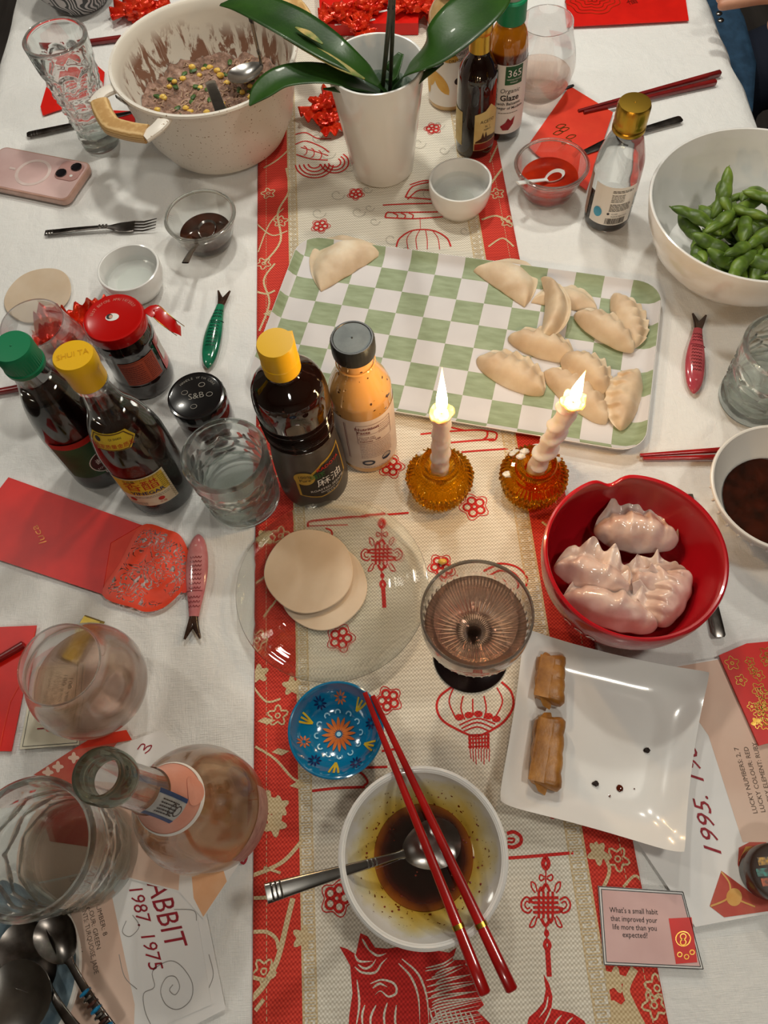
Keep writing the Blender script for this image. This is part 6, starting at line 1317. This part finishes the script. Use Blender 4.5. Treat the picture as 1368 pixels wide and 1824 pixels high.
# horoscope sheets, lower left
z = .0012; th = sheet('horoscope_sheet', 'plain white sheet beneath the rabbit sheet, lower left', 'paper', [(240, 1500), (330, 1470), (362, 1600), (402, 1797), (300, 1850), (220, 1860)], z)
stroke(th, 'cloud_outline', [[(372, 1760), (380, 1735), (372, 1700)]], .0006, z + .0008, gr); part('orange_dot', fillp(W([(364 + 4 * math.cos(q), 1737 + 6 * math.sin(q)) for q in np.arange(0, 6.2, .5)], z), z + .0008), gol, th, world=True, smooth=0)
z = .0022; th = sheet('horoscope_sheet', 'blush and white sheet with rabbit years and lucky green text', 'paper', [(60, 1545), (330, 1500), (377, 1789), (236, 1850), (110, 1850)], z)
flat(th, 'blush_band', [(61, 1546), (185, 1527), (240, 1790), (238, 1849), (110, 1849)], z + .0006, pkp)
tx(th, 'handwriting', 'RABBIT', (253, 1547), (300, 1702), .026, z + .0008, M['inkred'], shear=.35); tx(th, 'handwriting', '1987. 1975', (228, 1578), (268, 1736), .017, z + .0008, M['inkred'], shear=.35)
for s, a, b in (('LUCKY NUMBER: 8', (158, 1560), (184, 1668)), ('LUCKY COLOUR: GREEN', (146, 1560), (172, 1692)), ('LUCKY ELEMENTS: TURQUOISE, JADE', (134, 1560), (168, 1736)), ('OVERVIEW', (117, 1626), (140, 1700))): tx(th, 'printed_text', s, a, b, .0058, z + .0009, lbr)
stroke(th, 'cloud_outline', [[(268, 1824), (258, 1800), (256, 1770), (275, 1758), (272, 1730), (300, 1712), (322, 1720), (342, 1750), (340, 1780), (318, 1798), (296, 1790), (286, 1765), (296, 1742), (312, 1740), (320, 1758), (312, 1772), (302, 1764), (308, 1754)], [(225, 1640), (218, 1660), (232, 1668), (248, 1650), (236, 1630)], [(212, 1700), (222, 1740), (244, 1762)], [(310, 1620), (345, 1622), (350, 1640)]], .0006, z + .0008, gr)
z = .0034; th = sheet('horoscope_sheet', 'long sheet with red envelope artwork under the rose wine bottle', 'paper', [(40, 1392), (287, 1300), (456, 1492), (362, 1637), (320, 1590), (180, 1552), (10, 1590)], z)
flat(th, 'envelope_graphic', [(60, 1380), (128, 1336), (215, 1315), (150, 1400), (130, 1404)], z + .0006, gra); flat(th, 'envelope_graphic', [(128, 1336), (170, 1310), (225, 1300), (235, 1318)], z + .0008, M['redpaper2'])
flat(th, 'peach_band', [(340, 1545), (392, 1530), (404, 1570), (362, 1633), (345, 1600)], z + .0006, mat('peach_print', 'e2a87c', .6, vary=('e8b890', 30)))
flat(th, 'blush_band', [(42, 1396), (128, 1406), (235, 1392), (325, 1475), (318, 1586), (180, 1550), (14, 1586)], z + .0006, pkp)
flat(th, 'artwork', [(80, 1430), (150, 1410), (190, 1450), (170, 1510), (100, 1500)], z + .0009, gra)
for x, y in ((104, 1366), (132, 1350), (86, 1376)): part('flower_graphic', fillp(W([(x + 8 * (1 + .3 * math.cos(4 * q)) * math.cos(q), y + 8 * (1 + .3 * math.cos(4 * q)) * math.sin(q)) for q in np.arange(0, 6.2, .2)], z), z + .0009), pkp, th, world=True, smooth=0)
stroke(th, 'handwriting', [[(245, 1335), (252, 1326), (258, 1327), (256, 1336), (262, 1330), (270, 1328), (266, 1336), (258, 1342)]], .0011, z + .0009, M['inkred']); stroke(th, 'stamp_graphic', [[(425, 1530), (432, 1518), (440, 1524), (434, 1538), (425, 1530)], [(430, 1526), (435, 1530)]], .0022, z + .0009, M['inkred'])
# envelopes
def envelope(lab, body, z, m=None, h_=.0012, grp_=None):
    poly = W(body, z + h_); cx = sum(p[0] for p in poly) / len(poly); cy = sum(p[1] for p in poly) / len(poly); th = thing('red_envelope', lab, 'envelope', (cx, cy, z), 0, grp_)
    part('envelope_body', slab(poly, z, z + h_), m or M['redpaper'], th, world=True, smooth=0); return th
z = .0016; th = envelope('long red envelope with an orange lacy cut-out flap on the left', [(-70, 960), (15, 850), (252, 935), (197, 967), (182, 1058), (-90, 968)], z)
part('inner_pocket', slab(W([(252, 935), (258, 937), (183, 1059), (180, 1057), (197, 967)], z), z, z + .0006), M['redpaper2'], th, world=True, smooth=0)
t = NT('lacy_orange_paper'); v = t.co(); nz1 = t.noise(v, 70, 1, .4, 1.2); rngs = t.math('SINE', t.math('MULTIPLY', nz1, 46)); big = t.noise(v, 32, 2)
msk = t.math('MULTIPLY', t.ramp(rngs, [(.42, 0.), (.48, 1.)]), t.ramp(big, [(.36, 0.), (.42, 1.)]))
uvc = t.n('ShaderNodeAttribute'); uvc.attribute_name = 'edge'; msk = t.math('MULTIPLY', msk, t.math('GREATER_THAN', uvc.outputs['Fac'], .5))
t.b.inputs['Base Color'].default_value = lin('e23c12'); t.b.inputs['Roughness'].default_value = .45; t.l(t.math('SUBTRACT', 1., msk), t.b.inputs['Alpha']); M['lace'] = t.m
fl = [(252, 936), (300, 944), (322, 955), (336, 985), (337, 1015), (333, 1040), (316, 1062), (290, 1083), (262, 1090), (238, 1083), (182, 1059), (215, 1000)]
fl = cr(fl, 5, True); poly = W(fl, z + .002)
def lace_sheet(th, poly, z, name, m, c0, curl=.003):
    n = len(poly); cen = (sum(p[0] for p in poly) / n, sum(p[1] for p in poly) / n); V, Fc, ed = [], [], []; K = 14
    for k in range(K + 1):
        q = k / K
        for p in poly: V.append((cen[0] + (p[0] - cen[0]) * q, cen[1] + (p[1] - cen[1]) * q, z + curl * (1 - q * q) * .5 + .0008 * math.sin(q * 9))); ed.append(1. if q < .87 else 0.)
    for k in range(K):
        for i in range(n): j = (i + 1) % n; Fc.append([k * n + i, (k + 1) * n + i, (k + 1) * n + j, k * n + j])
    o = part(name, (V, Fc), m, th, world=True, smooth=80); at = o.data.attributes.new('edge', 'FLOAT', 'POINT'); at.data.foreach_set('value', ed); return o
lace_sheet(th, poly, z + .0018, 'lacy_flap', M['lace'], 0)
part('flap_tab', slab(W([(330, 1028), (344, 1026), (348, 1036), (343, 1056), (324, 1056)], z + .003), z + .0030, z + .0034), M['redpaper2'], th, world=True, smooth=0)
tx(th, 'embossed_text', 'luca', (84, 966), (66, 934), .012, z + .0016, mat('tarnished_gold', '8a3a12', .35, .4, vary=('c07030', 90)), shear=.2)
th = envelope('red envelope at the left edge with a chopstick lying on it', [(-80, 1120), (65, 1114), (20, 1338), (-90, 1338)], .0014); stroke(th, 'folded_edge', [[(62, 1124), (40, 1210), (18, 1250), (6, 1300), (0, 1330)]], .0010, .0030, M['redpaper2'])
th = envelope('red envelope with round lacy ornament at the top right of the table', [(1002, -40), (1014, 47), (1227, 36), (1215, -45)], .0014); c = P(1055, -5, .003)
part('lacy_ornament', join(*[ribbon([(c.x + r_0 * math.cos(q) + .002 * math.sin(q * 9), c.y + r_0 * math.sin(q) + .002 * math.cos(q * 7)) for q in np.arange(0, 6.28, .15)], .0012, .0030, True, 2) for r_0 in (.042, .034, .026, .018, .010)]), mat('dark_gold_print', 'b0441c', .35, .3, vary=('8e1c10', 60)), th, world=True, smooth=0); tx(th, 'embossed_text', '福', (1118, 8), (1136, 4), .02, .0030, mat('dark_red_print', '8a1c10', .4, vary=('701208', 60)))
th = envelope('orange-red envelope under the cup of chili sauce', [(1015, 153), (1092, 200), (1045, 338), (938, 262)], .0012, M['redpaper2'])
part('gold_flower', join(*[ribbon(W([(x, y), (x + 8, y - 5), (x + 18, y - 4), (x + 8, y + 2), (x, y)], .003), .0012, .0028) for x, y in ((985, 238), (996, 232), (990, 226), (1000, 255), (1008, 245))]), M['goldprint'], th, world=True, smooth=0)
th = envelope('red envelope with gold blossoms at the right edge', [(1281, 1167), (1330, 1146), (1450, 1135), (1460, 1300), (1352, 1328)], .0040, None, .0022)
L = []
rn = random.Random(31)
for k in range(34):
    x, y = (rn.uniform(1296, 1366), rn.uniform(1160, 1315))
    if k < 9: x, y = 1296 + k * 7 + rn.uniform(-3, 3), 1176 + k * 16
    if (x - 1290) < (y - 1170) * .45 + 4 or y > 1310: continue
    c = P(x, y, .0062); r_0 = rn.uniform(.0035, .0065)
    L.append(ribbon([(c.x + r_0 * (1 + .25 * math.cos(5 * q)) * math.cos(q + k), c.y + r_0 * (1 + .25 * math.cos(5 * q)) * math.sin(q + k)) for q in np.arange(0, 6.2, .2)], .0007, .0066, True, 1)); L.append(ribbon([(c.x + r_0 * .25 * math.cos(q), c.y + r_0 * .25 * math.sin(q)) for q in np.arange(0, 6.2, .7)], .0010, .0066, True, 1))
    if k < 9:
        for j in range(3): L.append(fillp([(c.x + r_0 * .7 * math.cos(j * 1.3 + k) + .0018 * math.cos(q), c.y + r_0 * .7 * math.sin(j * 1.3 + k) + .0018 * math.sin(q)) for q in np.arange(0, 6.2, .6)], .0067))
part('gold_blossoms', join(*L), M['goldprint'], th, world=True, smooth=0)
th = envelope('small red envelope under the tall dimpled tumbler', [(95, 112), (160, 105), (186, 128), (182, 170), (76, 205), (72, 190)], .0012); th = envelope('red packet in the gap behind the pot handle', [(190, 196), (240, 198), (240, 222), (205, 218)], .0012)
# red gift box and foil sweets behind the orchid
gb = sheet('gift_box', 'red gift box of foil sweets behind the orchid pot', 'box', [(566, -60), (755, -60), (745, 62), (574, 64)], .0012, .018, M['redpaper'])
stroke(gb, 'white_ribbon', [[(596, 44), (640, 40), (668, 34)], [(655, 26), (690, 18)]], .004, .0200, M['paper'])
def foil(px, py, z, r_0, lab, seed, sc=(1, .8, .55), tw=True):
    c = P(px, py, z); th = thing('foil_sweet', lab, 'sweet', (c.x, c.y, z - r_0 * sc[2] * .9), 0, 'red foil wrapped sweets')
    V, Fc = sphere((0, 0, r_0 * sc[2] * .9), r_0, 36, 22, r_0 * .5, 2.6, seed, sc); V = [v + Vector(v).normalized() * r_0 * .20 * noise.noise(Vector(v) * 130 + Vector((seed, 0, 0))) for v in V]; part('foil_wrapper', (V, Fc), M['foil'], th, smooth=25)
    if tw:
        for s in (1, -1):
            def fan(u, v): 
                a = (v - .5) * 1.6 + seed; rr = r_0 * (.7 + u * 1.2); return (s * rr * math.cos(a), s * rr * math.sin(a), r_0 * .5 + r_0 * .28 * math.sin(v * 22) * u)
            o = part('twisted_end', grid2(fan, 6, 26), M['foil'], th, smooth=25); md = o.modifiers.new('thickness', 'SOLIDIFY'); md.thickness = .0003
for i, (x, y, z, r_0, lab) in enumerate(((610, 22, .03, .020, 'crumpled red foil sweet at the left of the gift box'), (655, 12, .03, .020, 'crumpled red foil sweet in the middle of the gift box'), (640, 48, .03, .015, 'small red foil sweet at the front of the gift box'), (735, 8, .03, .018, 'red foil sweet at the right of the gift box'), (577, 186, .014, .020, 'red foil sweet left of the orchid pot rim'), (585, 214, .010, .016, 'red foil sweet leaning low on the orchid pot'), (250, 16, .012, .026, 'crumpled orange-red foil at the top left behind the pot'), (775, 10, .014, .018, 'red foil sweet beside the vinaigrette bottle'))): foil(x, y, z, r_0, lab, i)
# crumpled wrapper left, with twisted flame-like corners
c = P(130, 585, .012); th = thing('foil_wrapper', 'large crumpled red foil wrapper beside the red-lidded jar', 'foil', (c.x, c.y, .001))
def crump(u, v):
    x, y = (u - .5) * .095, (v - .5) * .06; q = noise.noise(Vector((x * 60, y * 60, 1))); w2 = noise.noise(Vector((x * 130, y * 130, 9))); return (x + .012 * q, y + .014 * noise.noise(Vector((x * 50, y * 50, 4))) + .008 * w2, .017 + .020 * q + .010 * w2)
o = part('crumpled_sheet', grid2(crump, 60, 40), M['foil'], th, smooth=20); md = o.modifiers.new('thickness', 'SOLIDIFY'); md.thickness = .0003
# chocolate
A, B = P(178, 1104, .006), P(120, 1165, .006); th = thing('chocolate', 'gold wrapped chocolate bar behind the stemless wine glass', 'chocolate', (A.x, A.y, .001)); q = W([(150, 1094), (181, 1105), (136, 1185), (105, 1172)], .008)
M['goldwrap'] = mat('olive_gold_foil', '8a7430', .32, .8, bump=(120, .25, .0006), vary=('a08c48', 60)); part('wrapper', loft([(q, .0012), (q, .006), (inset(q, .0018), .0085)][::1] if False else [(inset(q, -.001)[::-1], .001), (q[::-1], .0055), (inset(q, .002)[::-1], .0080)]), M['goldwrap'], th, world=True, smooth=0)
tx(th, 'wrapper_text', 'meiji', (132, 1122), (162, 1120), .009, .0084, mat('pale_gold_print', 'd8c88a', .4, vary=('c8b878', 90)), bold=.02)
# phone
A, B = P(157, 291, .009), P(126, 362, .009); ex = (P(0, 262, .009) - P(120, 285, .009)); an = math.atan2(-ex.y, -ex.x); mid = (A + B) / 2; Lp, Wp = .150, .078
u = Vector((math.cos(an), math.sin(an), 0)); cc = mid - u * (Lp / 2 - .001)
th = thing('smartphone', 'pink smartphone in a clear case lying face down at the left edge', 'phone', (cc.x, cc.y, .001), an); PHN = th
ps = lambda d, r_0=.012: rrect(Lp - 2 * d, Wp - 2 * d, max(.002, r_0 - d), 7)
part('clear_case', loft([(ps(.0012), 0), (ps(0), .0015), (ps(0), .0085), (ps(.0010), .0098), (ps(.003), .0100)]), mat('clear_pink_case', 'c8a092', .12, spec=.6, coat=.5, vary=('b89080', 40)), th, smooth=40)
part('back_glass', loft([(ps(.0030), .0095), (ps(.0030), .0103), (ps(.0034), .0104)]), mat('pink_back_glass', 'd0aca8', .15, coat=.7, vary=('dcbcb8', 14)), th)
isl = rrect(.036, .036, .010, 7, Lp / 2 - .024, Wp / 2 - .024); part('camera_island', loft([(isl, .0102), (isl, .0116), (inset(isl, .001), .0120)]), mat('rose_island', 'c49892', .15, coat=.6, vary=('ba8e88', 40)), th)
for sx, sy, nm in ((-1, -1, ''), (1, 1, '')):
    q = part('camera_lens', xf(lathe([(.0075, 0), (.0078, .0018), (.0068, .0022), (.0060, .0012), (0, .0010)], 36), TR(Lp / 2 - .024 + sx * .008, Wp / 2 - .024 + sy * .008, .0119)), mat('lens_ring_black', '0d0c10', .05, coat=1, vary=('18161c', 90)), th)
part('flash', xf(lathe([(.0022, 0), (.0022, .0004), (0, .0005)], 20), TR(Lp / 2 - .016, Wp / 2 - .033, .0120)), M['ceramic'], th)
part('charging_ring', lathe([(.0215, .0104), (.0215, .0108), (.0262, .0108), (.0262, .0104)], 72), mat('pale_ring', 'dcc8c2', .35, vary=('d0bab4', 60)), th); part('magnet_bar', box(-.034, 0, .0107, .010, .004, .0005), mat('pale_bar', 'dcc8c2', .35, vary=('d0bab4', 60)), th, smooth=0)
# ================================================================ SURROUNDINGS: chair and person
M['blackfab'] = mat('black_fabric', '0e0d0e', .85, bump=(300, .3, .0008)); M['greychair'] = mat('grey_plastic', '77736f', .6, vary=('6a6662', 20)); M['denim'] = mat('blue_denim', '1f3a52', .8, bump=(500, .4, .0008), vary=('2c4c68', 60)); M['skin'] = mat('skin', 'c89478', .45, sss=.2, bump=(120, .15, .0006), vary=('b88066', 25)); M['navy'] = mat('navy_fabric', '10182a', .85, bump=(350, .3, .0008))
th = thing('chair', 'black padded chair at the far left beyond the cloth', 'chair', (-.86, 1.25, FZ)); 
part('seat', loft([(rrect(.42, .42, .06, 6), .42), (rrect(.44, .44, .06, 6), .45), (rrect(.42, .42, .06, 6), .48)]), M['blackfab'], th); part('backrest', xf(loft([(rrect(.05, .42, .02, 5), .48), (rrect(.05, .44, .02, 5), .75), (rrect(.04, .40, .018, 5), .92)]), TR(-.2, 0, 0)), M['greychair'], th)
for sx in (-1, 1):
    for sy in (-1, 1): part('leg', sweep([(sx * .18, sy * .18, 0), (sx * .17, sy * .17, .43)], .016, .016, 12), M['greychair'], th)
th = thing('chair', 'black chair under the seated person at the far right', 'chair', (1.07, 1.22, FZ))
part('seat', loft([(rrect(.42, .42, .06, 6), .31), (rrect(.44, .44, .06, 6), .335), (rrect(.42, .42, .06, 6), .36)]), M['blackfab'], th); part('backrest', xf(loft([(rrect(.05, .42, .02, 5), .36), (rrect(.05, .44, .02, 5), .75), (rrect(.04, .40, .018, 5), .92)]), TR(.27, 0, 0)), M['blackfab'], th)
for sx in (-1, 1):
    for sy in (-1, 1): part('leg', sweep([(sx * .18, sy * .18, 0), (sx * .17, sy * .17, .32)], .016, .016, 12), M['greychair'], th)
def skin_mesh(name, verts, edges, radii, m, parent, root=0, lv=2):
    me = bpy.data.meshes.new(name); me.from_pydata(verts, edges, []); me.materials.append(m); o = bpy.data.objects.new(name, me); COL.objects.link(o); o.parent = parent
    sk = o.modifiers.new('skin', 'SKIN'); sk.use_smooth_shade = True
    for i, r_0 in enumerate(radii): me.skin_vertices[0].data[i].radius = (r_0, r_0) if not hasattr(r_0, '__len__') else r_0; me.skin_vertices[0].data[i].use_root = (i == root)
    sb = o.modifiers.new('smooth', 'SUBSURF'); sb.levels = lv; sb.render_levels = lv; return o
pz = -.75
th = thing('person', 'seated person in a blue denim shirt at the far right, one hand raised', 'person', (1.07, 1.22, FZ))
# local frame: -x towards the table; z from the floor
vb = [(0, 0, .53), (0, 0, .70), (.0, 0, .88), (.0, 0, 1.02), (0, 0, 1.09), (-.01, 0, 1.17), (-.02, 0, 1.26), (-.01, 0, 1.34),
      (-.08, .10, .53), (-.36, .12, .53), (-.34, .13, .28), (-.35, .13, .07), (-.42, .13, .04), (-.08, -.10, .53), (-.36, -.12, .53), (-.34, -.13, .28), (-.35, -.13, .07), (-.42, -.13, .04),
      (.0, .18, 1.0), (-.04, .24, .76), (-.22, .18, .84), (.0, -.18, 1.0), (-.02, -.24, .76), (-.20, -.20, .68)]
eb = [(0, 1), (1, 2), (2, 3), (3, 4), (4, 5), (5, 6), (6, 7), (0, 8), (8, 9), (9, 10), (10, 11), (11, 12), (0, 13), (13, 14), (14, 15), (15, 16), (16, 17), (3, 18), (18, 19), (19, 20), (3, 21), (21, 22), (22, 23)]
rb_ = [.13, .12, .14, .11, .05, .055, .085, .06, .09, .065, .05, .04, .035, .09, .065, .05, .04, .035, .055, .045, .032, .055, .045, .032]
skin_mesh('body', vb, eb, rb_, M['skin'], th)
skin_mesh('shirt', [(0, 0, .52), (0, 0, .70), (0, 0, .88), (0, 0, 1.03), (0, .19, 1.0), (-.04, .25, .76), (-.17, .20, .82), (0, -.19, 1.0), (-.02, -.25, .76), (-.17, -.21, .69)], [(0, 1), (1, 2), (2, 3), (3, 4), (4, 5), (5, 6), (3, 7), (7, 8), (8, 9)], [.15, .14, .155, .12, .07, .058, .045, .07, .058, .045], M['denim'], th)
skin_mesh('trousers', [(0, 0, .54), (-.08, .10, .53), (-.37, .12, .53), (-.34, .13, .28), (-.34, .13, .10), (-.08, -.10, .53), (-.37, -.12, .53), (-.34, -.13, .28), (-.34, -.13, .10)], [(0, 1), (1, 2), (2, 3), (3, 4), (0, 5), (5, 6), (6, 7), (7, 8)], [.15, .105, .078, .062, .055, .105, .078, .062, .055], M['navy'], th)
hr = mat('dark_hair', '1c1512', .6, bump=(200, .5, .002)); part('hair', xf(sphere((0, 0, 0), .105, 24, 16, .012, 3, 1, (1, .9, 1.05)), TR(.02, 0, 1.31)), hr, th)
part('eye', join(sphere((-.10, .032, 1.27), .012, 12, 8), sphere((-.10, -.032, 1.27), .012, 12, 8)), M['ceramic'], th); part('nose', sweep([(-.10, 0, 1.28), (-.122, 0, 1.24), (-.10, 0, 1.23)], .012, .010, 10), M['skin'], th); part('mouth', sweep([(-.098, -.022, 1.20), (-.104, 0, 1.197), (-.098, .022, 1.20)], .005, .004, 8, up=(1, 0, 0)), mat('lips', 'a85c54', .4, vary=('985048', 60)), th)
part('ear', join(sphere((0, .088, 1.26), .022, 12, 8, sc=(1, .4, 1.3)), sphere((0, -.088, 1.26), .022, 12, 8, sc=(1, .4, 1.3))), M['skin'], th)
# hand whose index fingertip enters the picture at the top right
ft = P(1272, 11, .06); base = Vector(th.location)
wrist = ft + Vector((.175, .02, .01)); 
hv, he, hrd = [tuple(wrist - base), tuple(ft + Vector((.135, .012, .012)) - base), tuple(ft + Vector((.095, .010, .014)) - base)], [(0, 1), (1, 2)], [(.030, .022), (.036, .017), (.036, .014)]
def add(seq, root, rr):
    pr_ = root
    for q, r_0 in zip(seq, rr): hv.append(tuple(Vector(q) + ft - base)); hrd.append(r_0); he.append((pr_, len(hv) - 1)); pr_ = len(hv) - 1
add([(.085, -.010, .012), (.060, -.006, .010), (.028, -.002, .004), (.004, 0, 0)], 2, (.011, .0098, .0090, .0075))
add([(.082, .014, .014), (.052, .022, .012), (.026, .026, .002), (.014, .026, -.012)], 2, (.011, .0098, .009, .0078))
add([(.086, .036, .012), (.058, .046, .008), (.036, .048, -.006), (.030, .046, -.018)], 2, (.0105, .0095, .0088, .0076))
add([(.094, .054, .006), (.072, .064, 0), (.056, .064, -.012)], 2, (.0098, .0086, .0072))
add([(.112, -.030, .004), (.088, -.042, -.004), (.066, -.040, -.010)], 1, (.013, .011, .009))
skin_mesh('hand', hv, he, hrd, M['skin'], th, 0, 2)
w0 = wrist - base; skin_mesh('sleeve', [tuple(w0 + Vector((.012, 0, 0))), tuple(w0 + Vector((.10, .03, .01))), (-.02, .20, .93), (0, .16, 1.0)], [(0, 1), (1, 2), (2, 3)], [.036, .044, .056, .07], M['denim'], th)
for k, (x, y) in enumerate(((1281, 24), (1284, 36))):
    q = P(x, y, -.02); part('snap_button', sphere(tuple(q - base), .005, 12, 8, sc=(1, 1, .5)), M['steel'], th)
part('shirt_front', sweep([tuple(P(1262, -30, -.12) - base), tuple(P(1282, 40, -.14) - base), tuple(P(1298, 120, -.17) - base), tuple(P(1310, 205, -.2) - base)], [.03, .045, .05, .03], .010, 16, 2.5), M['denim'], th, smooth=70)
